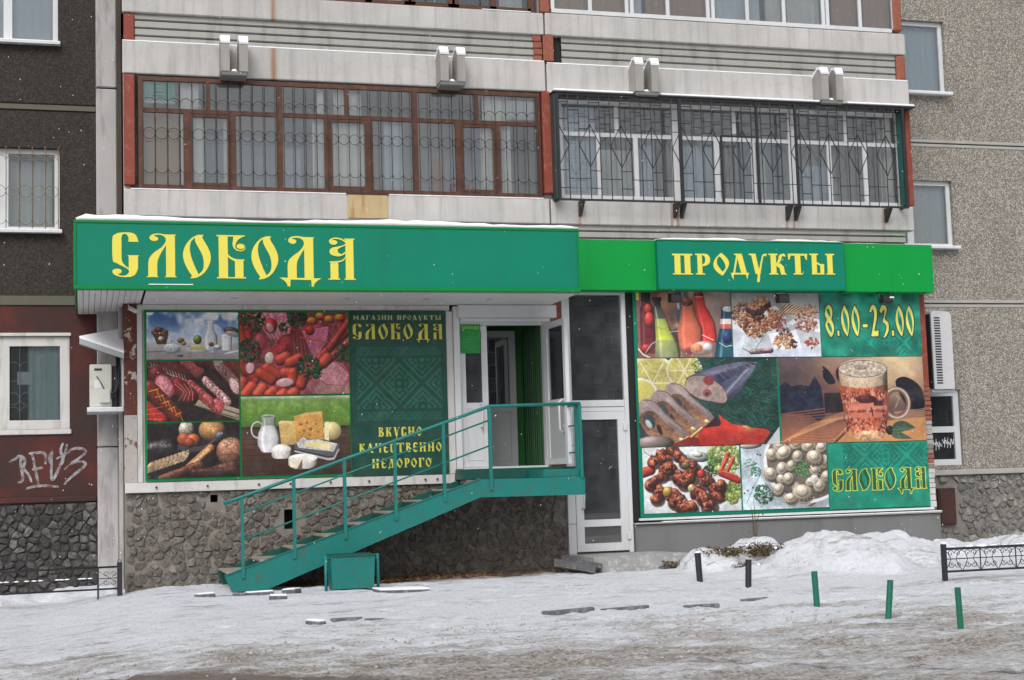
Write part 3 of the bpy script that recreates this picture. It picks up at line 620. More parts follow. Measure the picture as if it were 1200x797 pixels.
def art_dairy():
    c = Cv(520, 380, seed=7); c.grad([(0, (196,214,204)), (.04, (120,156,76)), (.2, (104,148,54)), (.38, (84,120,44)), (.385, (52,38,30)), (.45, (84,60,48)), (.75, (78,48,36)), (1, (56,34,28))])
    for k in range(9): yy = .40+.068*k; c.line([(0,yy),(1,yy+.01)], .003, (34,22,20))
    g = np.clip(_vn(c.h,c.w,14,33)-.5,0,1)*np.clip(1.4-c.Y/c.h*3.6,0,1); c.put(np.clip(g*1.5,0,.5), (150,190,90))
    c.leaf(.44,.14,.03,10,[(180,160,40),(120,110,30)],.006)
    for i in range(16): x = .3+.7*c.r.random(); y = .22+.12*c.r.random(); c.ell(x,y,.006,.006,(214,176,50)); c.line([(x,y),(x+.01*c.r.normal(),.40)],.002,(120,150,60))
    c.poly([(.34,.34),(.49,.32),(.50,.62),(.36,.62)], (224,186,110), tex=.05, sh=(1.05,.85)); c.poly([(.33,.34),(.36,.31),(.49,.32),(.35,.35)], (236,206,140))
    c.poly([(.48,.26),(.60,.21),(.74,.20),(.76,.56),(.50,.60)], (222,160,80), tex=.06, sh=(1.08,.85)); c.poly([(.48,.26),(.60,.21),(.74,.20),(.70,.24)], (232,184,108))
    for (x,y,r) in [(.54,.36,.018),(.60,.34,.014),(.57,.44,.016),(.63,.42,.02),(.55,.52,.012),(.68,.36,.012),(.62,.50,.014),(.70,.46,.012),(.53,.46,.01)]: c.ell(x,y,r,r*.8,(166,104,50),sh=.3,hi=0)
    c.ell(.83,.45,.085,.085,(222,204,140),sh=.5); c.poly([(.76,.34),(.80,.33),(.80,.58),(.76,.56)],(238,226,176))
    c.line(_ell(.145,.42,.055,.10,30)+[(.20,.42)], .008, (190,196,196)); c.line(_ell(.142,.415,.055,.10,30)[12:24], .003, (236,238,238)); c.vase([(.25,.245,.068),(.29,.245,.058),(.36,.245,.060),(.46,.245,.092),(.54,.245,.104),(.62,.245,.098),(.70,.245,.066),(.71,.245,.05)],(222,222,224),(196,194,198),hl=.16); c.vase([(.25,.245,.066),(.37,.245,.062)],(150,168,140),al=.6,hl=.3,glass=True); c.ell(.245,.25,.068,.018,(176,190,166),sh=.1); c.ell(.245,.255,.05,.010,(110,130,90),sh=0)
    c.poly([(.47,.62),(.58,.54),(.91,.62),(.84,.78),(.80,.78),(.48,.68)], (92,92,98)); c.poly([(.50,.60),(.56,.52),(.60,.56),(.70,.56),(.88,.62),(.84,.72),(.52,.66)], (206,206,206), tex=.2, sh=(1.05,.85))
    c.poly([(.56,.60),(.64,.575),(.83,.63),(.80,.70),(.58,.64)], (232,214,156), sh=(1.04,.94)); c.line([(.47,.62),(.48,.68),(.80,.785),(.85,.78),(.91,.62)],.006,(40,40,48))
    c.poly([(.48,.69),(.79,.80),(.84,.79),(.88,.69),(.90,.68),(.85,.82),(.79,.83),(.48,.71)], (176,176,182))
    c.ell(.36,.68,.092,.055,(226,222,216),sh=.4); c.vase([(.68,.36,.092),(.755,.36,.091),(.78,.36,.080),(.795,.36,.05)],(222,218,212),(196,190,184),hl=.05,tex=.05); c.ell(.36,.67,.088,.035,(238,236,230),sh=.15)
    c.ell(.555,.80,.135,.045,(230,226,220),sh=.2); c.vase([(.80,.555,.135),(.875,.555,.134),(.905,.555,.115),(.93,.555,.07)],(220,216,208),(192,186,178),hl=.05,tex=.05); c.ell(.555,.79,.135,.042,(240,238,232),sh=.1)
    c.poly([(.55,.80),(.43,.83),(.44,.90),(.55,.92)], (240,226,196), sh=(1,.95)); c.poly([(.50,.93),(.55,.80),(.55,.94)], (120,96,80))
    c.noise(.08, .08); return c
def art_info():
    c = Cv(456, 760, (8, 78, 64), 8); c.put(np.clip(c.Y/c.h*1.1-.3,0,.4).astype(np.float32), (4,66,56))
    f = (36, 112, 92); fret(c,.06,.22,.94,.275,f,.011); fret(c,.06,.29,.94,.60,f,.030); fret(c,.06,.615,.94,.67,f,.011)
    for y in (.215,.283,.607,.68): c.line([(.05,y),(.95,y)],.002,(4,60,50))
    Yl = (214,206,72)
    c.text('МАГАЗИН ПРОДУКТЫ', SF, .04, .028, .92, .028, (206,196,110), .14)
    c.text('СЛОБОДА', SL, .03, .080, .94, .096, Yl, .16, outline=(26,34,30), ow=.008)
    c.text('ВКУСНО', SF, .27, .712, .46, .056, Yl, .16, outline=(20,40,30), ow=.003)
    c.text('КАЧЕСТВЕННО', SF, .07, .808, .86, .056, Yl, .16, outline=(20,40,30), ow=.003)
    c.text('НЕДОРОГО', SF, .20, .902, .62, .056, Yl, .16, outline=(20,40,30), ow=.003)
    c.noise(.06, .05); return c
def art_juice():
    c = Cv(480, 320, (150, 118, 104), 9); c.noise(.05,.35); c.grad([(0,(168,148,138)),(1,(124,104,98))],x0=.78)
    c.poly([(0,0),(.3,0),(.42,1),(0,1)], (146,90,84)); c.put(np.clip(_vn(c.h,c.w,90,4)-.35,0,.6)*1.0,(120,84,84),.8); c.ell(.33,.14,.14,.12,(206,138,108),sh=.15,hi=0,soft=20)
    c.poly([(0,0),(.03,0),(.03,.14),(0,.14)],(214,190,60))
    c.vase([(.0,.10,.045),(.14,.10,.045),(.20,.11,.05),(.26,.11,.075),(.94,.11,.085)],(84,28,36),(120,40,48),hl=.12,tex=.1); c.ell(.12,.27,.045,.06,(226,66,58),soft=5); c.ell(.13,.43,.055,.085,(230,64,56),soft=5); c.ell(.09,.86,.06,.05,(196,56,50),soft=6); c.vase([(.0,.10,.05),(.16,.10,.05)],(34,22,26),hl=.1)
    c.ell(.46,.36,.05,.13,(60,88,100),sh=.3,hi=0,soft=8); c.ell(.44,.22,.02,.05,(210,224,232),sh=0,soft=5); c.ell(.41,.68,.06,.10,(66,58,72),sh=.3,hi=0,soft=10)
    c.vase([(.16,.215,.040),(.24,.22,.042),(.40,.245,.062),(.56,.265,.082),(.70,.29,.105),(.82,.305,.125),(.95,.31,.135),(1.0,.31,.13)],(96,96,88),(160,162,128),hl=.35,glass=True)
    c.vase([(.42,.250,.058),(.50,.26,.070),(.60,.27,.080),(.70,.29,.098),(.74,.295,.104)],(170,190,90),(214,222,66),hl=.15,al=.92); c.vase([(.74,.295,.104),(.82,.305,.120),(.95,.31,.130),(1.0,.31,.125)],(176,186,104),(140,146,108),hl=.12,al=.9); c.line([(.20,.54),(.27,.575),(.34,.53)],.003,(120,130,60)); c.vase([(.095,.215,.052),(.15,.215,.050),(.155,.215,.035),(.23,.22,.033)],(34,30,36),(52,50,54),hl=.12)
    c.vase([(.04,.66,.050),(.10,.665,.052),(.22,.675,.058),(.34,.70,.075),(.48,.735,.090),(.68,.75,.088),(.78,.75,.08)],(206,38,40),(222,56,50),hl=.14); c.ell(.66,.05,.052,.035,(150,30,38)); c.ell(.66,.085,.050,.012,(236,130,120),sh=0)
    c.vase([(.0,.505,.035),(.10,.51,.035),(.13,.53,.055),(.22,.54,.072),(.34,.54,.078),(.44,.545,.100),(.56,.555,.132),(.68,.555,.134),(.78,.55,.120),(.88,.55,.100)],(206,92,60),(226,112,84),hl=.10); c.ell(.535,.165,.070,.045,(150,66,54),soft=5); c.vase([(.0,.505,.034),(.11,.51,.034)],(150,134,130),hl=.3,glass=True); c.ell(.55,.90,.10,.05,(140,56,64),sh=.3,hi=0,soft=14)
    c.ell(.68,.86,.135,.072,(196,178,166),sh=.6,rot=-.1,soft=2); c.ell(.62,.86,.07,.05,(232,140,96),sh=.5,tex=.2,soft=5); c.ell(.735,.85,.06,.05,(226,220,214),sh=.6,soft=5); c.ell(.72,.90,.05,.02,(120,104,98),sh=0,soft=6,al=.6); c.line([(.68,.66),(.80,.74)],.005,(236,232,230)); c.line([(.33,.62),(.43,.60)],.004,(220,214,210))
    c.vase([(.24,.97,.075),(.34,.97,.078),(.44,.965,.082),(.56,.965,.092),(.78,.96,.13),(1.0,.95,.15)],(26,56,84),(22,84,104),hl=.25); c.ell(.97,.27,.065,.03,(206,216,224),sh=.2); c.vase([(.42,.965,.084),(.50,.965,.088)],(216,200,198),hl=.2); c.vase([(.50,.965,.088),(.57,.965,.094)],(196,90,84),hl=.2); c.ell(.95,.70,.06,.07,(34,60,120),soft=6); c.line([(.86,.78),(.93,.84),(1,.82)],.005,(206,216,226)); c.line([(.0,.86),(.05,.95),(.12,1)],.008,(222,222,222)); c.line([(.08,.92),(.14,.80),(.2,.75)],.006,(176,176,172))
    c.noise(.06, .04); c.a = c.a*.95+.04; return c
def art_biscuits():
    c = Cv(420, 300, seed=10); c.grad([(0,(162,160,160)),(.4,(178,178,182)),(1,(206,214,228))])
    c.poly([(.0,.42),(.5,.2),(.62,.40),(.22,.68),(.0,.56)], (226,226,230)); c.poly([(.0,.56),(.22,.68),(.62,.44),(.66,.52),(.24,.74),(.02,.62)], (196,204,220))
    def crumb(cx, cy, R, n, cols, sz): c.leaf(cx, cy, R, n, cols, sz)
    Bc = [(186,126,92),(206,146,108),(156,92,66),(120,66,48),(226,170,130)]
    crumb(.14,.34,.14,150,Bc,.018); crumb(.26,.50,.14,170,Bc,.020); crumb(.42,.42,.12,120,Bc,.018); crumb(.52,.46,.09,70,[(160,80,64),(190,110,86)],.016)
    c.poly([(.15,.20),(.36,.04),(.44,.12),(.26,.28)], (196,134,98), tex=.6); c.poly([(.15,.22),(.26,.28),(.44,.13),(.45,.22),(.26,.38),(.16,.30)], (86,46,48), tex=.5); crumb(.30,.15,.08,50,Bc,.012); crumb(.30,.36,.07,40,[(70,38,36),(110,60,46)],.018)
    for i in range(12): x = .48+.035*i; c.cap(x,.34-.002*i,x+.14,.16+.012*i,.011,(206-6*(i%3),150,112),tex=.2)
    crumb(.88,.30,.10,50,[(196,126,92),(214,150,116)],.014)
    c.poly([(.62,.48),(.78,.34),(1,.42),(1,.62),(.90,.60)], (226,230,238)); crumb(.82,.44,.12,110,[(206,160,140),(176,120,100),(150,90,80),(226,196,180)],.016); crumb(.90,.50,.07,50,[(206,160,140),(150,90,80)],.016)
    c.poly([(.40,.64),(.46,.90),(.78,.86),(.72,.58)], (236,238,244)); crumb(.58,.68,.10,60,[(110,70,60),(150,100,84)],.016); crumb(.58,.80,.12,90,[(214,160,116),(196,138,98),(236,190,150)],.018); crumb(.68,.80,.05,30,[(90,60,56)],.014)
    c.poly([(.46,.90),(.78,.86),(.80,.97),(.48,1)], (206,214,230)); crumb(.90,.78,.07,30,[(206,140,120),(176,80,70)],.018)
    c.poly([(.02,.62),(.24,.74),(.38,.66),(.30,.90),(.10,.84)], (196,204,214),tex=.1); c.cap(.20,.92,.42,.90,.03,(150,118,120),tex=.5); c.line([(.24,.88),(.36,.66)],.008,(150,156,166)); c.line([(.1,.86),(.2,.94)],.006,(110,90,90))
    c.noise(.06, .04); return c
def art_hours():
    c = Cv(480, 300, (18,134,112), 11); c.noise(.08,.25)
    fret(c,.30,.60,1.0,.98,(12,108,96),.022); c.put((np.clip(c.X/c.w-.9,0,1)*0).astype(np.float32),(0,0,0))
    c.put(np.clip(.9-(c.X/c.w)*1.0-(c.Y/c.h-.6),0,.8).astype(np.float32)*(c.Y/c.h>.58),(22,140,116))
    c.text('8.00-23.00', SF, .045, .20, .90, .50, (226,218,100), .07, outline=(14,64,60), ow=.010); c.noise(.03,.03); return c
def art_fish():
    c = Cv(680, 400, (38,62,62), 12); c.noise(.3,.3)
    for (x,y,r) in [(.10,.28,.20),(.33,.14,.13)]:
        c.ell(x,y,r,r*.95,(206,192,96),sh=.15,hi=0,edge=(232,226,196)); c.ell(x,y,r*.8,r*.76,(204,190,110),sh=0,hi=0,tex=.12)
        for k in range(6): a = k*1.05; c.line([(x,y),(x+r*.78*math.cos(a),y+r*.76*math.sin(a)*1.7)],.005,(232,228,190))
    c.ell(.02,.44,.12,.13,(212,198,104),sh=.1,hi=0,edge=(236,232,210))
    c.poly([(.40,.16),(.86,.0),(1,.0),(1,.9),(.85,1),(.6,.6)], (24,58,52))
    for _ in range(700):
        x = .45+.55*c.r.random(); y = .02+.86*c.r.random(); a = c.r.normal()*.5+.2
        if (x-.7)*.9+.25 > y+.35: pass
        L = .03+.03*c.r.random(); g = int(60+80*c.r.random()); c.line([(x,y),(x+L*math.cos(a),y+L*1.7*math.sin(a))],.0022,(g//3,g,int(g*.85)))
    for _ in range(60):
        x = .40+.16*c.r.random(); y = .02+.14*c.r.random(); a = c.r.random()*6; c.line([(x,y),(x+.03*math.cos(a),y+.04*math.sin(a))],.0025,(34,92,76))
    body = _cr([(.34,.24),(.42,.17),(.56,.10),(.72,.05),(.86,.05,1),(.83,.14),(.76,.30),(.70,.42),(.62,.50),(.56,.40),(.50,.24)])
    c.poly(body, (88,88,116), tex=.12, sh=(1.25,.65))
    for k in range(60): t_ = k/60; c.ell(.46+.36*t_,.19-.11*t_+.004*c.r.normal(),.05,.018,(150,142,152),sh=0,hi=0,al=.10,soft=8)
    for k in range(60): t_ = k/60; c.ell(.60+.20*t_,.44-.34*t_,.035,.012,(168,172,190),sh=0,hi=0,al=.12,soft=6,rot=-.8)
    for k in range(44): x = .56+.0062*k; y = .30-.0050*k+.006*c.r.normal(); w_ = .03+.01*c.r.random(); c.line([(x-.02,y-.10+.0016*k),(x+.004,y-.05+.0006*k),(x+.02,y-.01)],.0022+.001*c.r.random(),(32,34,62),al=.85)
    for k in range(40): x = .615+.0058*k; y = .43-.0078*k+.004*c.r.normal(); c.line([(x-.012,y-.05),(x+.004,y),(x+.010,y+.015)],.0016,(196,204,220),al=.7)
    cut = _cr([(.33,.34),(.36,.22),(.46,.20),(.54,.26),(.60,.34),(.63,.46),(.60,.52),(.52,.50),(.42,.46)])
    c.poly(cut, (172,150,140), tex=.14, sh=(1.02,.92)); c.line(cut+[cut[0]],.0028,(70,54,66),al=.8)
    for k in range(26): a_ = c.r.random()*6.28; c.ell(.48+.09*math.cos(a_)*c.r.random(),.36+.12*math.sin(a_)*c.r.random(),.03,.02,[(190,172,162),(150,126,122),(184,150,142)][k%3],sh=0,hi=0,al=.35,soft=8)
    c.ell(.50,.26,.045,.035,(160,60,66),sh=.2,hi=0,soft=8,rot=.3); c.ell(.485,.40,.034,.030,(150,84,88),sh=.3,hi=0,soft=4); c.ell(.485,.41,.016,.013,(70,36,52),sh=0,hi=0,soft=3); c.line([(.495,.28),(.487,.38)],.003,(150,84,86))
    def steak(x,y,s):
        q = [(0,.1),(.05,.0),(.12,.02),(.20,.16),(.30,.30),(.36,.44),(.34,.50),(.24,.44),(.14,.36),(.06,.30),(.0,.22)]
        c.poly(_cr([(x+a*s+.004,y+(b+.02)*s) for a,b in q]), (40,28,32), al=.7)
        c.poly(_cr([(x+a*s,y+b*s) for a,b in q]), (158,138,134), tex=.10, sh=(1.12,.78)); c.poly(_cr([(x+(.018+a*.88)*s,y+(.13+b*.84)*s) for a,b in q[:-1]]), (150,106,80), tex=.22, sh=(.75,1.2))
        for k in range(14): t_ = k/14; c.ell(x+(.10+.22*t_)*s,y+(.26+.24*t_)*s,.03*s,.012*s,(206,160,110),sh=0,hi=0,al=.22,soft=5,rot=.7)
        c.ell(x+.085*s,y+.24*s,.038*s,.055*s,(62,76,90),sh=.3,hi=0,rot=-.5,soft=5); c.ell(x+.08*s,y+.27*s,.020*s,.038*s,(206,218,214),sh=.3,hi=0,rot=-.6,soft=4); c.ell(x+.15*s,y+.33*s,.018*s,.045*s,(48,44,52),sh=0,hi=0,rot=-.4,soft=5)
        for k in range(10): t_ = k/10; c.ell(x+(.07+.24*t_)*s,y+(.05+.30*t_)*s,.022*s,.010*s,(196,182,178),sh=0,hi=0,al=.4,soft=4,rot=.8)
        c.ell(x+.30*s,y+.45*s,.03*s,.016*s,(236,204,140),rot=.5,soft=4); c.line(_cr([(x+.05*s,y+.01*s,1),(x+.12*s,y+.03*s),(x+.2*s,y+.17*s),(x+.3*s,y+.31*s),(x+.36*s,y+.45*s,1)],5)[:-5],.0026,(60,44,54))
    steak(.18,.28,1.0); steak(.08,.36,1.0); steak(-.02,.46,1.05); c.ell(.10,.96,.14,.05,(160,140,136))
    c.poly(_cr([(.44,.80),(.55,.76),(.66,.82),(.68,.99),(.42,.99)]), (206,52,42), tex=.10, sh=(1.08,.85)); c.poly(_cr([(.565,.66),(.60,.70),(.66,.76),(.78,.80),(.92,.84),(.90,.94),(.84,1.0),(.66,.98),(.60,.86)]), (222,62,48), tex=.10, sh=(1.12,.82)); c.ell(.72,.80,.07,.03,(240,110,84),sh=0,hi=0,al=.4,soft=12,rot=.5); c.ell(.84,.92,.07,.02,(170,34,30),sh=0,hi=0,al=.5,soft=10); c.ell(.77,.82,.05,.02,(206,120,80),rot=.4,tex=.3,sh=.2)
    c.cap(.36,.90,.44,.80,.012,(222,160,96)); c.cap(.26,.99,.34,.90,.012,(214,140,84)); c.poly([(.90,1),(1,.8),(1,1)], (206,206,212)); c.poly([(.45,.80),(.55,.66),(.57,.78)],(66,34,40)); c.poly([(.2,1),(.34,.9),(.42,.93),(.42,1)],(140,40,42))
    c.noise(.06,.05); c.a = c.a*.92+.01; return c
def art_beer():
    c = Cv(700, 430, seed=13); c.grad([(0,(172,140,120)),(.3,(150,100,86)),(.6,(84,58,64)),(1,(206,130,90))])
    glow = np.exp(-(((c.X/c.w-.82)/.22)**2+((c.Y/c.h-.05)/.45)**2)); c.put(glow.astype(np.float32),(244,214,164),.9)
    c.put(np.clip((.36-c.X/c.w)*3,0,.75).astype(np.float32)*(c.Y/c.h<.66),(78,66,78))
    c.poly([(0,.34),(.04,.28),(.08,.34),(.14,.32),(.2,.34),(.24,.22),(.28,.34),(.30,.7),(.25,.76),(.2,.68),(.12,.66),(0,.66)], (30,38,62), tex=.3)
    for k in range(14): y = .66+.025*k; c.line([(0,y),(.30,y-.06+.01*k),(.5,y-.16+.015*k)],.006,(176-6*k%40,96,72),al=.7)
    for k in range(10): c.line([(0,.98),(.18+.03*k,.80-.012*k),(.5,.60+.02*k)],.004,(226,160,110),al=.5)
    c.poly([(.3,.42),(.46,.42),(.46,.64),(.30,.66)],(44,34,40)); c.poly(_cr([(.30,.10,1),(.34,.16),(.37,.24),(.38,.30),(.34,.32),(.30,.24)]),(28,32,44)); c.poly(_cr([(.44,.08),(.47,.12),(.46,.3),(.40,.28),(.39,.16)]),(28,32,44)); c.ell(.47,.09,.02,.015,(150,60,50))
    c.poly(_cr([(.80,.30),(.86,.24),(.94,.30),(.99,.42),(.99,.62),(.90,.62),(.84,.5)]),(34,30,44),tex=.3); c.ell(.93,.55,.07,.05,(24,24,38))
    for k in range(8): c.line([(.78,.66+.012*k),(1.0,.62+.022*k)],.004,(232,176,130),al=.6)
    c.poly([(.36,1),(.46,.80),(1,.72),(1,1)],(226,158,96),al=.8)
    for k in range(9): c.ell(.36+.014*k,.98-.022*k,.012,.02,(176,120,84))
    c.line(_ell(.80,.55,.085,.17,40)+[(.885,.55)],.016,(150,118,100)); c.line(_ell(.80,.55,.088,.175,40)+[(.888,.55)],.006,(226,204,184)); c.line(_ell(.80,.55,.066,.14,40)+[(.866,.55)],.004,(96,66,62)); c.line([(.80,.46),(.82,.50),(.79,.60)],.006,(216,180,150),al=.6)
    mug = [(.405,.12),(.745,.12),(.75,.40),(.73,.78),(.70,.92),(.50,.92),(.45,.80),(.42,.40)]
    c.vase([(.12,.575,.172),(.40,.575,.168),(.78,.585,.142),(.86,.59,.125),(.93,.595,.105)],(196,84,54),(216,116,76),hl=.14,tex=.25)
    for k in range(7): c.vase([(.42,.46+.045*k,.016),(.60,.465+.044*k,.018),(.76,.475+.041*k,.013)],(206,100,78),(150,58,46),hl=.35,al=.7)
    for _ in range(520):
        x = .43+.30*c.r.random(); y = .40+.5*c.r.random(); col = [(120,44,40),(236,150,120),(170,72,60),(246,196,170),(92,36,38)][c.r.integers(5)]
        if abs(x-.58) < .1 and c.r.random() < .6: continue
        c.ell(x,y,.003+.005*c.r.random(),.006+.020*c.r.random(),col,rot=c.r.normal()*.5,sh=.1,hi=0,al=.75)
    c.ell(.59,.50,.075,.03,(92,34,36),sh=.2,tex=.4); c.poly([(.46,.56),(.7,.54),(.7,.62),(.47,.62)],(226,132,108)); c.poly([(.47,.66),(.70,.66),(.69,.72),(.48,.72)],(216,118,96)); c.line([(.46,.64),(.72,.64)],.003,(110,40,40)); c.poly([(.64,.52),(.70,.52),(.70,.58),(.64,.58)],(64,40,46)); c.line([(.62,.6),(.63,.7)],.005,(80,34,36))
    c.vase([(.14,.575,.170),(.31,.577,.165),(.335,.577,.155),(.355,.577,.12),(.37,.577,.07)],(230,204,172),(206,176,146),hl=.12,tex=.12); c.ell(.575,.14,.17,.075,(214,196,174),sh=.1,hi=0,tex=.3,edge=(226,206,186)); c.ell(.575,.13,.172,.085,(160,120,100),sh=0,hi=0,al=0.0)
    c.line(_ell(.575,.14,.168,.10,30)+[(.743,.14)],.003,(120,84,72)); c.ell(.56,.12,.05,.02,(176,156,144),sh=.2,tex=.4); c.ell(.60,.93,.11,.04,(232,176,130),sh=.2,tex=.3)
    c.poly(_cr([(.74,.86,1),(.79,.78),(.85,.77),(.93,.85,1),(.86,.88),(.78,.90)]),(60,88,70),tex=.25); c.poly(_cr([(.74,.90,1),(.82,.90),(.90,.98,1),(.78,.97)]),(74,100,76),tex=.25); c.ell(.74,.87,.025,.035,(44,34,36)); c.line([(.75,.87),(.92,.85)],.003,(120,140,100))
    c.noise(.06,.04); c.a = c.a*.88+.01; return c
def chunk(c, x, y, R, cols, dark, hl):
    """an irregular browned lump built from many small facets"""
    r_ = c.r
    c.ell(x+.01, y+.025, R*1.15, R*1.0, dark, sh=.3, hi=0, al=.75, soft=6)
    for j in range(9): a = r_.random()*6.28; k = r_.random()*.55; c.ell(x+R*k*math.cos(a), y+R*k*math.sin(a)*c.w/c.h, R*(.45+.35*r_.random()), R*(.35+.3*r_.random()), cols[r_.integers(len(cols))], rot=r_.random()*3, tex=.5, hi=.3)
    for j in range(7): a = r_.random()*6.28; k = r_.random()*.85; c.ell(x+R*k*math.cos(a), y+R*k*math.sin(a)*c.w/c.h, R*.16, R*.10, dark, rot=r_.random()*3, sh=.2, hi=0, al=.8)
    for j in range(6): a = 3.4+r_.random()*2; k = .25+.5*r_.random(); c.ell(x+R*k*math.cos(a), y+R*k*math.sin(a)*c.w/c.h, R*.16, R*.09, hl, rot=r_.random()*3, sh=.2, al=.8)
def art_kebab():
    c = Cv(480, 310, (200,204,208), 14); c.noise(.03,.1); c.ell(.42,.55,.62,.44,(214,218,222),sh=.12,hi=0); c.ell(.42,.50,.56,.38,(224,226,228),sh=.05,hi=0)
    c.leaf(.84,.20,.17,170,[(150,176,96),(186,206,120),(120,150,70),(206,216,150)],.026); c.leaf(.9,.72,.11,110,[(140,160,70),(176,196,100),(110,130,56)],.022); c.ell(.57,.15,.12,.055,(206,216,206),rot=.2); c.ell(.56,.12,.06,.03,(230,236,230),rot=.2); c.leaf(.71,.22,.05,34,[(120,170,80),(90,140,60)],.018)
    for (a,b,x,y) in [(.88,.12,.80,.36),(.93,.20,.84,.46),(.86,.2,.79,.4)]: c.cap(a,b,x,y,.026,(216,84,60),taper=.7,tex=.3)
    c.cap(.80,.42,.98,.54,.034,(200,44,34),tex=.2); c.cap(.82,.39,.97,.47,.012,(232,110,80),hi=.1); c.cap(.0,.38,.08,.34,.05,(200,52,40)); c.leaf(.68,.40,.07,50,[(60,80,50),(90,110,70),(44,60,40)],.016)
    for (x0,y0,x1,y1) in [(.02,.06,.30,.36),(.55,.5,.90,.82)]: c.line([(x0,y0),(x1,y1)],.005,(150,110,80))
    Bc = [(136,60,40),(160,78,50),(112,44,34),(178,94,60),(146,68,50),(96,40,34)]
    L = [(.12,.20,.06),(.20,.10,.05),(.30,.03,.055),(.36,.13,.05),(.23,.20,.055),(.25,.35,.075),(.19,.44,.05),(.43,.24,.055),(.51,.33,.06),(.38,.47,.07),(.48,.48,.065),(.42,.56,.06),(.09,.55,.065),(.16,.68,.06),(.13,.78,.055),(.28,.70,.055),(.33,.82,.075),(.40,.92,.07),(.47,.95,.06),(.64,.54,.065),(.74,.66,.07),(.79,.60,.05),(.75,.77,.055),(.54,.70,.06),(.61,.80,.065),(.66,.92,.07)]
    for (x,y,R) in L: chunk(c, x, y, R*1.28, Bc, (48,20,18), (220,130,86))
    c.ell(.24,.68,.052,.055,(196,146,66),tex=.2); c.ell(.49,.64,.042,.045,(200,176,120),tex=.2); c.ell(.595,.42,.045,.045,(196,46,34)); c.ell(.44,.28,.05,.035,(104,96,62),tex=.3); c.line([(.50,.60),(.62,.70)],.008,(212,84,44))
    c.noise(.08,.05); c.a = c.a*.95+.03; return c
def art_dumplings():
    c = Cv(440, 340, (186,200,210), 15); c.noise(.07,.12)
    for k in range(10): c.line([(c.r.random()*.4,c.r.random()),(c.r.random()*.4,c.r.random())],.002,(160,176,190),al=.5)
    c.ell(.1,.0,.15,.05,(216,206,194)); G = [(60,116,80),(40,92,66),(84,140,92),(30,70,52)]
    c.line([(.10,.30),(.22,.45),(.14,.62),(.04,.90)],.004,(70,110,90)); c.leaf(.25,.76,.12,170,G,.014); c.leaf(.16,.42,.06,40,[(90,150,120),(70,126,100)],.013); c.leaf(.10,.29,.06,20,[(110,160,140)],.012); c.ell(.14,.30,.05,.014,(96,150,130),rot=-.3)
    for (x,y) in [(.19,.15),(.22,.16),(.06,.70),(.02,.74),(.12,.66),(.24,.82)]: c.ell(x,y,.012,.011,(40,34,50))
    c.ell(.76,.36,.56,.53,(140,150,160),sh=.3,hi=0,al=.5,soft=14); c.ell(.76,.32,.53,.52,(200,206,212),sh=.35,hi=0); c.ell(.76,.28,.505,.50,(232,232,232),sh=.08,hi=0); c.ell(.77,.26,.475,.475,(120,108,100),sh=.3,hi=0)
    D = [(.46,.02,.09),(.66,.0,.1),(.36,.16,.085),(.50,.14,.11),(.80,.04,.10),(.95,.06,.09),(.34,.46,.095),(.47,.38,.09),(.58,.34,.08),(.46,.54,.07),(.62,.66,.07),(.80,.60,.07),(.66,.20,.085),(.97,.30,.1),(.54,.54,.085),(.42,.70,.085),(.56,.84,.085),(.86,.42,.09),(.99,.52,.09),(.90,.66,.095),(.70,.76,.13),(.86,.22,.11)]
    for (x,y,R) in D:
        rt = c.r.random()*3
        c.ell(x+.01,y+.03,R*1.05,R*.95,(96,80,72),sh=.2,hi=0,al=.6,soft=8); c.ell(x,y+.01,R,R*.80,(222,202,176),rot=rt,tex=.08,hi=.1)
        c.ell(x-.01,y-.02,R*.62,R*.55,(232,216,194),rot=rt,tex=.06,hi=.18,sh=.8)
        for k in range(7): a = rt+k*.42; q = (x+R*.92*math.cos(a), y+R*.75*math.sin(a)*c.w/c.h); c.line([q,(x+R*.5*math.cos(a+.15), y+R*.42*math.sin(a+.15)*c.w/c.h)],.0035,(150,128,108),al=.6); c.ell(q[0],q[1],R*.11,R*.08,(196,178,160),sh=.3,hi=0,al=.4)
    c.leaf(.70,.40,.10,150,[(84,140,78),(60,114,66),(120,168,104),(44,90,50)],.013); c.ell(.84,.56,.05,.06,(216,216,212),sh=.3,tex=.2); c.ell(.90,.46,.014,.013,(46,36,50)); c.ell(.83,.36,.012,.01,(46,36,50)); c.ell(.80,.95,.05,.014,(110,70,60),rot=-.4,sh=.2)
    c.noise(.07,.05); c.a = c.a*.95+.03; return c
def art_slogan():
    c = Cv(480, 320, (14,140,114), 16); c.noise(.04,.08); fret(c,.15,.02,1.0,.40,(14,104,92),.026); c.text('СЛОБОДА', SL, .04, .40, .93, .32, (36,92,56), .14, outline=(226,222,70), ow=.008); c.noise(.03,.02); return c
def art_notice(sd=17, head='СЛОБОДА'):
    c = Cv(96, 140, (20,150,66), sd); 
    if head: c.text(head, SL, .08, .06, .84, .10, (206,206,60), .16)
    for k, w in enumerate((.3,.2,.5,.6,.6,.0,.5,.3)): 
        if w: c.line([(.5-w/2,.26+.085*k),(.5+w/2,.26+.085*k)],.012,(170,196,70))
    return c
def art_flyer():
    c = Cv(160, 110, (40,170,140), 18); c.line([(0,.94),(1,.94)],.05,(220,220,220)); c.ell(.5,.25,.1,.06,(120,190,170),sh=.2); c.line([(.35,.5),(.65,.5)],.02,(20,80,70)); c.line([(.3,.66),(.7,.66)],.02,(20,80,70)); return c

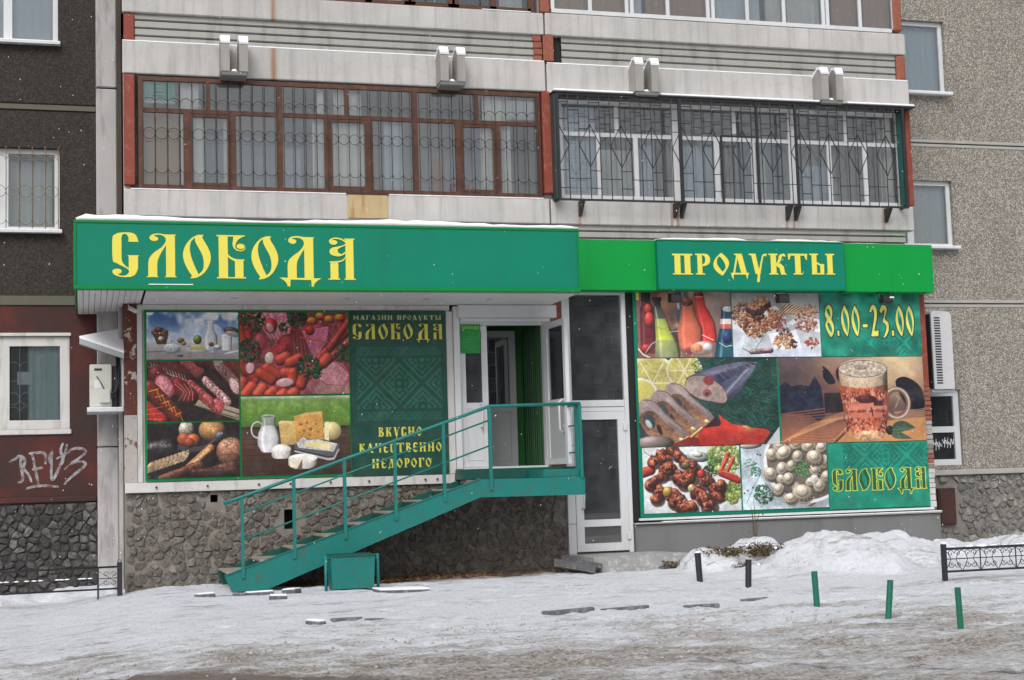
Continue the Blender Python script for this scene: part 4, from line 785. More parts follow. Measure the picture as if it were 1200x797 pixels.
def print_mat(name, cv, rough=.42):
    im = cv.image(name); t = NT(name); x = t.n.new('ShaderNodeTexImage'); x.image = im; x.interpolation = 'Linear'
    uv = t.n.new('ShaderNodeUVMap').outputs[0]; t.l.new(uv, x.inputs[0])
    d = t.ramp(t.noise(5, 6, .7), [(.45, 0.), (.8, .12)])
    t.col(t.mix(d, x.outputs[0], (.30, .30, .30))); t.rough(rough); return t.m
def panel(name, mat, parent, x0, x1, z0, z1, y, th=.012, label=None):
    """a thin board facing -Y whose front carries the print"""
    off = OFF.get(parent, Vector((0, 0, 0)))
    b = B().box(x0, x1, y, y+th, z0, z1); o = b.emit(name, mat, parent, label)
    uvl = o.data.uv_layers.new(name='UVMap')
    for poly in o.data.polygons:
        for li in poly.loop_indices:
            v = o.data.vertices[o.data.loops[li].vertex_index].co
            uvl.data[li].uv = ((v.x+off.x-x0)/(x1-x0), (v.z+off.z-z0)/(z1-z0))
    return o
# ------------------------------------------------------------------ ground: one snowy sheet out to the horizon
def mound(x, y):
    """shovelled snow heaps beside the plinth"""
    def bump(cx, cy, rx, ry, h, p=1.6):
        d = ((np.abs((x-cx)/rx))**p+(np.abs((y-cy)/ry))**p); return h*np.clip(1-d, 0, 1)**.75
    a = bump(9.5, -1.8, 1.15, 1.7, .47, 1.35); a = np.maximum(a, bump(10.25, -1.5, 1.15, 1.4, .43, 1.5))
    a = np.maximum(a, bump(11.2, -1.1, 1.0, 1.0, .24)); a = np.maximum(a, bump(14.0, -1.0, 2.6, 1.6, .24)); a = np.maximum(a, bump(8.6, -2.2, 1.1, 1.1, .09))
    a = np.maximum(a, bump(7.95, -1.2, .55, .55, .27, 2.2)); a = np.maximum(a, bump(8.6, -.9, .6, .6, .33, 2.0)); a = np.maximum(a, bump(7.75, -.6, .35, .4, .16))
    return a
_fr = np.random.default_rng(77); FEET = []
for _w in range(9):                                    # trodden tracks: walkers crossing the yard
    _x, _y = _fr.uniform(-1, 9), _fr.uniform(-7, -2); _a = _fr.normal()*.35+(math.pi if _fr.random() < .5 else 0)
    for _s in range(14):
        FEET.append((_x-.10*math.sin(_a)*(-1)**_s, _y+.10*math.cos(_a)*(-1)**_s, _a)); _x += .62*math.cos(_a); _y += .62*math.sin(_a); _a += _fr.normal()*.06
def foot(x, y):
    z = np.zeros_like(x)
    if x.size < 100: return z
    for fx, fy, a in FEET:
        j0, j1 = np.searchsorted(y[:, 0], [fy-.25, fy+.25]); i0, i1 = np.searchsorted(x[0], [fx-.25, fx+.25])
        if j1 <= j0 or i1 <= i0: continue
        dx = x[j0:j1, i0:i1]-fx; dy = y[j0:j1, i0:i1]-fy; u = (dx*math.cos(a)+dy*math.sin(a))/.15; v = (-dx*math.sin(a)+dy*math.cos(a))/.065
        d = u*u+v*v; z[j0:j1, i0:i1] += -.028*np.exp(-d*d)+.010*np.exp(-(d-1.6)**2*3)
    return z
def hmap(x, y, detail=True):
    """x, y arrays -> height"""
    z = g0(x, y)+mound(x, y)
    z = z+.10*np.exp(-((y-1.0)/.35)**2)*(x < -.1)                # snow bank along the left wall
    def pick(cell, seed, sx=1., sy=1.):
        r = np.random.default_rng(seed); G = r.random((420, 420)); u = (x*sx+40)/cell; v = (y*sy+40)/cell
        ui = np.floor(u).astype(int) % 419; vi = np.floor(v).astype(int) % 419; fu = u-np.floor(u); fv = v-np.floor(v)
        fu = fu*fu*(3-2*fu); fv = fv*fv*(3-2*fv)
        return (G[vi, ui]*(1-fu)+G[vi, ui+1]*fu)*(1-fv)+(G[vi+1, ui]*(1-fu)+G[vi+1, ui+1]*fu)*fv-.5
    near = np.exp(-(np.maximum(0, np.abs(x-5)-13)/6)**2)
    mm = np.clip(mound(x, y)/.15, 0, 1)
    z = z+near*(pick(.9, 1, .4)*.045+pick(.34, 2, .45)*.022+pick(.16, 3, .6)*.016+pick(.09, 4)*(.016+.018*np.clip((-4.5-y)/1.5, 0, 1)))+foot(x, y)
    z = z+mm*(pick(.55, 16)*.12+pick(.30, 6)*.10+pick(.16, 7)*.09+pick(.09, 8)*.05)
    road = np.clip((-6.2-y)/1.5, 0, 1); z = z+road*near*(pick(.30, 9, .35)*.03+pick(.13, 10, .6)*.022)
    # clods along the left wall
    band = np.exp(-((y-.75)/.3)**2)*(x < .1); z = z+band*(pick(.2, 11)*.16+pick(.1, 12)*.08)
    return z
def axis(lo, hi, st, ends):
    a = list(np.arange(lo, hi, st)); return np.array([-e for e in reversed(ends)]+a+[e for e in ends])
xs = np.concatenate([[-500,-200,-90,-45,-25,-15,-10,-7,-5], np.arange(-3.6, 16.6, .045), [18,20,24,30,45,90,200,500]])
ys = np.concatenate([[-500,-200,-90,-60,-45,-35,-28,-24,-20,-17,-15,-14], np.arange(-13.2, 2.0, .05), [3,6,15,45,100,250,500]])
GX, GY = np.meshgrid(xs, ys); GZ = hmap(GX, GY)
nx, ny = len(xs), len(ys)
idx = np.arange(nx*ny).reshape(ny, nx)
quads = np.stack([idx[:-1, :-1], idx[:-1, 1:], idx[1:, 1:], idx[1:, :-1]], -1).reshape(-1, 4)
me = bpy.data.meshes.new('ground'); me.vertices.add(nx*ny); me.vertices.foreach_set('co', np.stack([GX, GY, GZ], -1).ravel())
me.loops.add(quads.size); me.loops.foreach_set('vertex_index', quads.ravel().astype(np.int32))
me.polygons.add(len(quads)); me.polygons.foreach_set('loop_start', np.arange(0, quads.size, 4, dtype=np.int32)); me.polygons.foreach_set('loop_total', np.full(len(quads), 4, np.int32))
me.polygons.foreach_set('use_smooth', np.ones(len(quads), bool)); me.update(); me.validate()
_f0, _f1 = PG(850, 776), PG(1095, 787); FUR = ((_f1[1]-_f0[1])/(_f1[0]-_f0[0]), _f0[1]-(_f1[1]-_f0[1])/(_f1[0]-_f0[0])*_f0[0])
def ground_mat():
    t = NT('trodden_snow'); X, Y, Z = t.xyz()
    st = t.mp((.28, 1, 1))
    n1 = t.noise(1.3, 8, .66, st); n2 = t.noise(5.0, 10, .74, t.mp((.38, 1, 1)), .5); n3 = t.noise(26, 6, .75); n4 = t.noise(.5, 5, .6)
    # dirt grows towards the street
    road = t.math('ADD', t.math('MULTIPLY_ADD', Y, -.085, -.50), t.math('MULTIPLY', X, -.012))
    road = t.math('MINIMUM', t.math('MAXIMUM', road, -.06), .25)
    d = t.math('ADD', t.math('MULTIPLY_ADD', n1, .85, -.42), t.math('MULTIPLY_ADD', n2, 1.15, -.58))
    d = t.math('ADD', t.math('ADD', d, road), t.math('MULTIPLY_ADD', n4, .5, -.25))
    base = t.ramp(n3, [(.35, rgb(212, 216, 225)), (.65, rgb(238, 241, 247))])  # snow darker in small hollows, their shade painted into the colour
    a = t.mix(t.ramp(d, [(.03, 0.), (.13, .42), (.32, .95)]), base, t.ramp(n3, [(.38, rgb(84, 71, 58)), (.60, rgb(200, 193, 186))]))
    # frozen brown slush at the carriageway edge and small dark crumbs
    sl = t.math('ADD', t.math('MULTIPLY_ADD', Y, -4.0, -32.2), t.math('MULTIPLY_ADD', n2, 1.2, -.6))
    sl = t.math('SUBTRACT', sl, t.math('MULTIPLY', X, 3.35))
    a = t.mix(t.math('MULTIPLY', t.math('MINIMUM', t.math('MAXIMUM', sl, 0.0), 1.0), .85), a, rgb(104, 88, 76))
    fx = t.math('SUBTRACT', t.math('ADD', Y, t.math('MULTIPLY', n2, .35)), t.math('MULTIPLY_ADD', X, FUR[0], FUR[1]+.17))
    fu = t.math('POWER', 2.718, t.math('MULTIPLY', t.math('MULTIPLY', fx, fx), -90.0))
    fu = t.math('MULTIPLY', fu, t.math('MULTIPLY', t.ramp(n2, [(.46, 0.), (.58, 1.)]), t.ramp(t.math('MULTIPLY', X, .1), [(.38, 0.), (.44, 1.)])))
    a = t.mix(t.math('MULTIPLY', fu, .9), a, rgb(62, 56, 50))
    fine = t.noise(48, 7, .8, t.mp((.6, 1, 1)))
    a = t.mix(t.math('MULTIPLY', t.ramp(fine, [(.56, 0.), (.66, .85)]), t.ramp(d, [(.02, .06), (.2, 1.)])), a, rgb(92, 80, 68))
    a = t.mix(t.ramp(fine, [(.30, .8), (.40, 0.)]), a, rgb(238, 240, 246))
    sk = t.noise(7, 8, .75, t.mp((.16, 1, 1)), .3); a = t.mix(t.math('MULTIPLY', t.ramp(sk, [(.54, 0.), (.63, .75)]), t.ramp(n1, [(.42, .15), (.6, 1.)])), a, rgb(122, 112, 102))
    cr = t.vor(14); cs = t.noise(2.2, 5, .7, st)
    spots = t.math('MULTIPLY', t.ramp(cr, [(.09, 1.), (.14, 0.)]), t.ramp(cs, [(.46, 0.), (.56, 1.)]))
    a = t.mix(spots, a, rgb(74, 66, 58))
    # bare strip under the stair and beside the rubble wall
    u = t.math('MULTIPLY', t.math('MULTIPLY', t.ramp(t.math('MULTIPLY_ADD', X, .1, 0.0), [(.13, 0.), (.17, 1.)]), t.ramp(t.math('MULTIPLY_ADD', X, .1, 0.0), [(.66, 1.), (.74, 0.)])), t.ramp(t.math('ADD', t.math('MULTIPLY_ADD', Y, .5, 1.0), t.math('MULTIPLY_ADD', n2, .7, -.35)), [(.44, 0.), (.60, 1.)]))
    a = t.mix(u, a, t.ramp(n3, [(.3, rgb(48, 42, 36)), (.7, rgb(92, 80, 66))]))
    t.col(a); t.rough(t.ramp(d, [(0., .8), (.4, .6)]))
    t.bump(t.math('ADD', t.math('ADD', n2, t.math('MULTIPLY', n3, .6)), t.math('MULTIPLY', fine, .5)), 1.0, .045)
    t.b.inputs['Subsurface Weight'].default_value = 0.0
    return t.m
me.materials.append(ground_mat())
ground = bpy.data.objects.new('ground', me); COL.objects.link(ground); ground['kind'] = 'structure'
def gz(x, y): return float(hmap(np.array([[x]], float), np.array([[y]], float))[0, 0])

# ------------------------------------------------------------------ walls with window openings
def wall_sheet(name, mat, parent, x0, x1, z0, z1, y, holes=(), reveal=.14, kind=None):
    xs_ = sorted({x0, x1}|{min(max(h[i], x0), x1) for h in holes for i in (0, 1)}); zs_ = sorted({z0, z1}|{min(max(h[i], z0), z1) for h in holes for i in (2, 3)})
    b = B()
    for i in range(len(xs_)-1):
        for j in range(len(zs_)-1):
            cx, cz = (xs_[i]+xs_[i+1])/2, (zs_[j]+zs_[j+1])/2
            if any(h[0] < cx < h[1] and h[2] < cz < h[3] for h in holes): continue
            b.add([(xs_[i],y,zs_[j]),(xs_[i+1],y,zs_[j]),(xs_[i+1],y,zs_[j+1]),(xs_[i],y,zs_[j+1])], [(0,1,2,3)])
    for hx0, hx1, hz0, hz1 in holes:
        hz0, hz1 = max(hz0, z0), min(hz1, z1)
        if hz1 <= hz0: continue
        q = [(hx0,hz0),(hx1,hz0),(hx1,hz1),(hx0,hz1)]
        for k in range(4):
            a, c = q[k], q[(k+1) % 4]
            if (k == 0 and hz0 == z0) or (k == 2 and hz1 == z1): continue
            b.add([(a[0],y,a[1]),(c[0],y,c[1]),(c[0],y+reveal,c[1]),(a[0],y+reveal,a[1])], [(0,1,2,3)])
    return b.emit(name, mat, parent, kind=kind)
def frame_bars(x0, x1, z0, z1, y0, y1, w, vs=(), hs_=()):
    """outer frame of width w with extra vertical bars (x,width,z0,z1) and horizontal bars (z,width,x0,x1)"""
    b = B().box(x0, x0+w, y0, y1, z0, z1).box(x1-w, x1, y0, y1, z0, z1)
    b.box(x0+w, x1-w, y0, y1, z0, z0+w).box(x0+w, x1-w, y0, y1, z1-w, z1)
    for x, w_, a, c in vs: b.box(x-w_/2, x+w_/2, y0+.003, y1-.003, a, c)
    for z, w_, a, c in hs_: b.box(a, c, y0+.005, y1-.005, z-w_/2, z+w_/2)
    return b
def grille_rods(b, x0, x1, z0, z1, y, sp, r=.006, rows=()):
    n = max(1, round((x1-x0)/sp)); sp = (x1-x0)/n
    for i in range(n+1):
        x = x0+i*sp; b.tube([(x,y,z0),(x,y,z1)], r, 5)
    for kind, z in rows:
        for i in range(n):
            xa = x0+i*sp; xc = xa+sp/2; R = sp/2
            if kind == 'o': b.tube([(xc+R*.97*math.cos(2*math.pi*k/14), y-.008, z+R*.97*math.sin(2*math.pi*k/14)) for k in range(15)], r*.8, 4, False)
            elif kind == 'n': b.tube([(xc-R*math.cos(math.pi*k/8), y-.008, z+R*math.sin(math.pi*k/8)) for k in range(9)], r*.8, 4, False)
            elif kind == 'u': b.tube([(xc-R*math.cos(math.pi*k/8), y-.008, z-R*math.sin(math.pi*k/8)) for k in range(9)], r*.8, 4, False)
    return b
def curtain(parent, mat, x0, x1, z0, z1, y, folds=None, name='curtain', amp=.018):
    n = max(6, int((x1-x0)/.03)); b = B(); vs = []
    for i in range(n+1):
        x = x0+(x1-x0)*i/n; w = amp*math.sin(x*52)+amp*.6*math.sin(x*23+1)
        vs += [(x, y+w, z0), (x, y+w*.6, z1)]
    b.add(vs, [(2*i, 2*i+2, 2*i+3, 2*i+1) for i in range(n)], True)
    return b.emit(name, mat, parent)

bld = root('apartment_building', 'grey panel apartment block with dark left bay and pebble dash right bay', 'building', (6, 1.3, 0))
YW = 1.3
XL, XR = -9.0, 24.0; ZT = 11.4
# window openings (x0,x1,z0,z1)
LW1 = (-2.55, -.86, 7.72, 9.1); LW2 = (-2.45, -.84, 4.99, 6.19); LW3 = (-2.35, -.71, 2.18, 3.49)
RW1 = (12.35, 13.66, 7.60, 8.87); RW2 = (12.35, 13.64, 4.96, 6.10); RW3 = (12.7, 13.56, 1.30, 2.56)
holes_l = [LW1, LW2, LW3]
# left bay
wall_sheet('wall', M['darkdash'], bld, XL, .02, 6.84, ZT, YW, [LW1])
wall_sheet('wall', M['darkdash'], bld, XL, .02, 4.06, 6.72, YW, [LW2])
wall_sheet('painted_wall', M['redwall'], bld, XL, .02, 1.20, 3.94, YW, [LW3]).update_tag()
box('panel_joint', M['leftledge'], bld, XL, -.345, YW-.012, YW+.05, 6.745, 6.815)
box('panel_joint', M['darkdash'], bld, XL, .02, YW+.012, YW+.05, 6.70, 6.86)
box('panel_joint', M['leftledge'], bld, XL, -.345, YW-.02, YW+.05, 3.935, 4.065)
# right bay
wall_sheet('wall', M['pebble'], bld, 12.0, XR, 6.80, ZT, YW, [RW1])
wall_sheet('wall', M['pebble'], bld, 12.0, XR, 4.06, 6.68, YW, [RW2])
wall_sheet('wall', M['pebble'], bld, 12.0, XR, 1.22, 3.95, YW, [RW3])
for z in (6.74, 4.005):
    box('panel_joint', M['ledge'], bld, 12.1, XR, YW-.012, YW+.05, z-.062, z-.012, .006)
    box('panel_joint', M['ledge'], bld, 12.1, XR, YW-.008, YW+.05, z+.012, z+.062, .006)
    box('panel_joint', M['darkstrip'], bld, 12.1, XR, YW+.012, YW+.05, z-.08, z+.08)
box('base_ledge', M['ledge'], bld, 12.1, XR, YW-.09, YW+.05, 1.14, 1.225, .01)
box('base_ledge', M['redwall'], bld, XL, -.345, YW-.05, YW+.05, 1.16, 1.235, .01)
# shell that keeps the rooms dark
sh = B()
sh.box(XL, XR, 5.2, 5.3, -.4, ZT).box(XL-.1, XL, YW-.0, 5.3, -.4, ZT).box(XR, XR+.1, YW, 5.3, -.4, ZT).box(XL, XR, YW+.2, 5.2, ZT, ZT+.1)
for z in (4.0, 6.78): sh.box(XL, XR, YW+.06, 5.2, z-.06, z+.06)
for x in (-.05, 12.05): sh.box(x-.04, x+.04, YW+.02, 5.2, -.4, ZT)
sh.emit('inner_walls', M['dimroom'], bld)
# pilaster between the bays
b = B().box(-.34, -.06, .95, YW+.02, -.35, 1.9, .012).box(-.34, -.06, .95, YW+.02, 1.915, 6.995, .012).box(-.34, -.06, .95, YW+.02, 7.02, ZT, .012)
b.emit('pilaster', M['pilaster'], bld)
box('pilaster', M['pilaster'], bld, -.058, -.004, .40, YW, -.35, 3.80, .008)
box('side_gap_strip', M['darkstrip'], bld, -.06, -.004, .5, 1.25, 4.70, ZT)  # solid strip in the side gap, the gap's shade put into its colour

def pvc_window(hole, y, vs=(), sill=True, fm='white', curtain_mat='bluecurtain', drape=True, w=.07, panes=None):
    x0, x1, z0, z1 = hole
    fr = frame_bars(x0+.004, x1-.004, z0+.004, z1-.004, y, y+.06, w, [(x, ww, z0+w, z1-w) for x, ww in vs]).emit('window', M[fm], bld)
    xs_ = [x0+w]+[x for x, _ in vs]+[x1-w]
    ws_ = [0]+[ww/2 for _, ww in vs]+[0]
    for i in range(len(xs_)-1):
        box('pane', M['glass'], fr, xs_[i]+ws_[i]-.004, xs_[i+1]-ws_[i+1]+.004, y+.028, y+.034, z0+w-.004, z1-w+.004)
    if sill:
        box('sill', M['white'], fr, x0-.03, x1+.03, y-.20, y-.005, z0-.035, z0-.004)
        box('sill_snow', M['snow'], fr, x0-.03, x1+.03, y-.20, y-.005, z0-.004, z0+.012, .004)
    if drape: curtain(fr, M[curtain_mat], x0+.05, x1-.05, z0, z1, y+.11)
    return fr
pvc_window(LW1, YW+.09, [(-1.55, .12)])
w2 = pvc_window(LW2, YW+.09, [(-1.62, .16)], drape=False)
curtain(w2, M['interior'], -2.3, -.95, 5.05, 6.1, YW+.35)
g = grille_rods(B(), -2.45, -.86, 4.98, 6.20, YW-.03, .185, .0065, [('o', 5.55), ('u', 5.16), ('n', 5.98)]); g.emit('grille', M['grillelight'], w2)
w3 = pvc_window(LW3, YW+.03, [(-1.62, .20)], sill=False, fm='whitepaint', curtain_mat='mintcurtain', w=.13)
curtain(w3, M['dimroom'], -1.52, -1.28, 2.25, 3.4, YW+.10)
box('window_casing', M['whitepaint'], w3, LW3[0]-.02, LW3[1]+.02, YW-.03, YW+.02, LW3[2]-.07, LW3[2]-.002, .008)
box('window_casing', M['whitepaint'], w3, LW3[0]-.02, LW3[1]+.02, YW-.02, YW+.02, LW3[3]+.002, LW3[3]+.05, .008)
box('box_on_sill', M['paper'], w3, -1.42, -1.22, YW+.095, YW+.11, 2.82, 3.0)
b = grille_rods(B(), -1.56, -.86, 2.30, 3.36, YW+.075, .17, .005, [('n', 3.05), ('u', 2.95), ('o', 2.62), ('n', 2.42)]); b.emit('grille', M['grillewhite'], w3)
pvc_window(RW1, YW+.07, [])
pvc_window(RW2, YW+.07, [(12.85, .12)], curtain_mat='interior')
w = pvc_window(RW3, YW+.05, [], drape=False, sill=False, w=.10)
box('glazing_bar', M['white'], w, 12.79, 13.47, YW+.045, YW+.115, 1.85, 1.95)
box('dark_pane_sheet', M['blackmatte'], w, 12.78, 13.48, YW+.10, YW+.103, 1.38, 2.48)  # plain black sheet just behind the glass, makes the panes dark
sc_ = B(); rr = random.Random(3)
def ribbon(b, pts, y, w_):
    n = len(pts); vs = []
    for i, p in enumerate(pts):
        a = pts[max(0, i-1)]; c = pts[min(n-1, i+1)]; d = math.hypot(c[0]-a[0], c[1]-a[1]) or 1; nx_, nz_ = -(c[1]-a[1])/d, (c[0]-a[0])/d
        ww = w_*(.55+.45*math.sin(math.pi*(i+.6)/(n+.2)))
        vs += [(p[0]+nx_*ww/2, y, p[1]+nz_*ww/2), (p[0]-nx_*ww/2, y, p[1]-nz_*ww/2)]
    b.add(vs, [(2*i, 2*i+1, 2*i+3, 2*i+2) for i in range(n-1)])
def chaikin(p, k=2):
    for _ in range(k):
        q = [p[0]]
        for a, c in zip(p, p[1:]): q += [(a[0]*.75+c[0]*.25, a[1]*.75+c[1]*.25), (a[0]*.25+c[0]*.75, a[1]*.25+c[1]*.75)]
        p = q+[p[-1]]
    return p
for i in range(9):
    x = 12.93+i*.055; z = 1.55+rr.random()*.06
    ribbon(sc_, chaikin([(x, z), (x+.02, z+.12+rr.random()*.08), (x+.05, z+.03), (x+.07, z+.16)]), YW+.070, .012)
sc_.emit('scratched_scrawl', M['paper'], w)
# graffiti on the dark red wall, sprayed strokes read off the photograph
spray = NT('white_spray_paint'); spray.col((.42, .41, .42)); spray.rough(.8); spray.l.new(spray.ramp(spray.noise(9, 6, .7), [(.36, .12), (.62, .85)]), spray.b.inputs['Alpha'])
gr = B()
def cp(px, py):
    x_, z_ = P(px*300/1196, 420+py*200/797, YW-.004); return (x_, z_)
strokes = [[(40,485),(70,470),(100,450),(95,500),(110,560),(100,580),(82,578)], [(80,455),(105,455),(120,480),(105,515),(135,540),(148,580)],
    [(135,445),(170,440),(215,440),(212,495)], [(150,520),(200,510)], [(150,445),(165,520),(180,590)], [(245,430),(238,520),(242,578),(265,540),(310,430),(312,400)],
    [(262,470),(320,440),(340,420),(385,420),(405,435),(380,460),(330,490)], [(300,520),(340,485),(395,480),(402,500),(350,540),(315,570),(300,590)], [(120,610),(180,592),(275,600)], [(240,440),(225,470),(245,500)],[(295,395),(280,430),(300,470),(285,500)]]
for k, s_ in enumerate(strokes): ribbon(gr, chaikin([cp(*q) for q in s_], 3), YW-.004-.0012*k, .040)
gr.emit('graffiti', spray.m, bld)

# opposite block of flats, only seen mirrored in the glass
opp = root('opposite_apartment_block', 'tall grey apartment block far across the street, mirrored in the dark glass', 'building', (50, -130, 0))
b = B().box(-30, 120, -146, -130, -3, 23.4).box(-30.3, 120.3, -146.3, -129.7, 23.4, 24); b.emit('wall', M['opposite'], opp)
wb, pb, bb = B(), B(), B()
for fl in range(8):
    z = 0.9+fl*2.8
    for k in range(44):
        x = -26+k*3.3
        if k % 4 == 3: bb.box(x-.3, x+2.6, -130, -128.9, z-.9, z+.25); pb.box(x, x+2.3, -129.99, -129.93, z+.25, z+1.6)
        else: wb.box(x, x+1.7, -130, -129.92, z, z+1.5); pb.box(x+.1, x+.8, -129.92, -129.9, z+.1, z+1.4); pb.box(x+.9, x+1.6, -129.92, -129.9, z+.1, z+1.4)
wb.emit('windows', M['pilaster'], opp, kind='stuff'); pb.emit('panes', M['black'], opp, kind='stuff'); bb.emit('balconies', M['opposite'], opp, kind='stuff')

# ------------------------------------------------------------------ rubble foundations: every stone its own piece
def clip_poly(poly, a, b_):
    """keep side nearer to a than b_"""
    mx, mz = (a[0]+b_[0])/2, (a[1]+b_[1])/2; nx_, nz_ = b_[0]-a[0], b_[1]-a[1]; out = []
    for i in range(len(poly)):
        p, q = poly[i], poly[(i+1) % len(poly)]
        dp = (p[0]-mx)*nx_+(p[1]-mz)*nz_; dq = (q[0]-mx)*nx_+(q[1]-mz)*nz_
        if dp <= 0: out.append(p)
        if (dp < 0) != (dq < 0) and dp != dq:
            t = dp/(dp-dq); out.append((p[0]+(q[0]-p[0])*t, p[1]+(q[1]-p[1])*t))
    return out
def rubble(wall, x0, x1, z0, z1, y, size, mat, seed, skip=lambda x, z: False, proud=.05, gap=.84, limit=300):
    r = random.Random(seed); nx_ = int((x1-x0)/size); nz_ = int((z1-z0)/(size*.86)); pts = []
    for j in range(nz_+1):
        for i in range(nx_+1):
            if r.random() < .13: continue
            pts.append((x0+(i+.5*(j % 2)+r.uniform(-.45, .45))*size, z0+(j+r.uniform(-.40, .40))*size*.86))
    made = 0; rest = B(); cells = []
    for k, p in enumerate(pts):
        if not (x0 < p[0] < x1 and z0 < p[1] < z1) or skip(*p): continue
        poly = [(p[0]-size, p[1]-size), (p[0]+size, p[1]-size), (p[0]+size, p[1]+size), (p[0]-size, p[1]+size)]
        for q in pts:
            if q is p or abs(q[0]-p[0]) > 2.2*size or abs(q[1]-p[1]) > 2.2*size: continue
            poly = clip_poly(poly, p, q)
            if len(poly) < 3: break
        if len(poly) < 3: continue
        poly = [(min(max(a, x0), x1), min(max(c, z0), z1)) for a, c in poly]
        cx = sum(a for a, _ in poly)/len(poly); cz = sum(c for _, c in poly)/len(poly)
        ar = abs(sum(poly[i][0]*poly[(i+1) % len(poly)][1]-poly[(i+1) % len(poly)][0]*poly[i][1] for i in range(len(poly))))/2
        cells.append((ar, cx, cz, poly))
    cells.sort(key=lambda c: -c[0])
    for ar, cx, cz, poly in cells:
        if ar < .0012: continue
        f = gap*r.uniform(.90, 1.04); h = proud*r.uniform(.4, 1.4); tx, tz = r.uniform(-.35, .35), r.uniform(-.30, .25)
        # soften corners, jitter
        q = []
        n = len(poly)
        for i in range(n):
            a, c = poly[i], poly[(i+1) % n]
            for t_ in (.16, .84): q.append((a[0]+(c[0]-a[0])*t_, a[1]+(c[1]-a[1])*t_))
        ring = lambda s_, dy, jit: [(cx+(a-cx)*s_+r.uniform(-jit, jit), y-dy-(tx*(a-cx)+tz*(c-cz))*(dy > 0)*.8, cz+(c-cz)*s_+r.uniform(-jit, jit)) for a, c in q]
        m_ = len(q); v0 = ring(f, -.01, 0); v1 = ring(f*.95, h*.55, .006); v2 = ring(f*.72, h*1.0, .014)
        vs = v0+v1+v2+[(cx+r.uniform(-.02, .02), y-h*1.05, cz+r.uniform(-.02, .02))]; fs = []
        for L_ in (0, m_):
            fs += [(L_+i, L_+(i+1) % m_, L_+m_+(i+1) % m_, L_+m_+i) for i in range(m_)]
        fs += [(2*m_+i, 2*m_+(i+1) % m_, 3*m_) for i in range(m_)]
        fs = [tuple(reversed(f_)) for f_ in fs] if sum(poly[i][0]*poly[(i+1) % n][1]-poly[(i+1) % n][0]*poly[i][1] for i in range(n)) < 0 else fs
        if made < limit:
            B().add(vs, fs).emit('stone', mat, wall); made += 1
        else: rest.add(vs, fs)
    if rest.v: rest.emit('small_stones', mat, wall, kind='stuff')
fw = root('foundation_wall', 'grey brown rubble stone wall below the food posters and behind the green stair', 'wall', (3, 0, 0))
hole_vents = [(PX(332,600), PX(342,600), PZ(337,627), PZ(337,604)), (PX(248,583), PX(257,583), PZ(252,588), PZ(252,578))]
hole_vents = [(2.11, 2.27, .70, .97), (1.12, 1.22, 1.10, 1.20)]
wall_sheet('mortar_bed', M['mortarmid'], fw, 0, 6.17, -.45, 1.27, .03, hole_vents, .3)
box('mortar_bed', M['mortarmid'], fw, 0, .02, .0305, 1.28, -.45, 1.268)
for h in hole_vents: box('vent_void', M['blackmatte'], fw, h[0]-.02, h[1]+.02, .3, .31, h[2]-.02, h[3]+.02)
rubble(fw, .015, 6.16, -.12, 1.255, .03, .120, M['stone'], 11, lambda x, z: any(h[0]-.07 < x < h[1]+.07 and h[2]-.07 < z < h[3]+.07 for h in hole_vents), .024, .97)
fl_ = root('foundation_wall', 'dark rubble stone base under the dark red wall behind the low black fence', 'wall', (-1, YW, 0))
wall_sheet('mortar_bed', M['mortardark'], fl_, XL, .0, -.5, 1.17, YW-.005)
rubble(fl_, -2.2, -.34, -.22, 1.15, YW-.005, .125, M['stonedark'], 21, proud=.03, gap=.90, limit=260)
fr_ = root('foundation_wall', 'light rubble stone base under the pebble dash wall on the right', 'wall', (14, YW, 0))
wall_sheet('mortar_bed', M['mortarlight'], fr_, 12.1, XR, -.5, 1.145, YW-.02)
rubble(fr_, 13.0, 15.9, .0, 1.13, YW-.02, .125, M['stonelight'], 31, lambda x, z: x < 13.46 and .30 < z < 1.0, .026, .90, 290)
hx0, hx1, hz0, hz1 = PX(1099,600,1.25), PX(1119,600,1.25), PZ(1110,615,1.25), PZ(1108,572,1.25)
b = B().box(hx0, hx1, 1.20, 1.27, hz0, hz1, .01).box(hx0+.03, hx1-.03, 1.19, 1.199, hz0+.03, hz1-.03)
b.emit('rusty_hatch', M['rustmetal'], fr_)
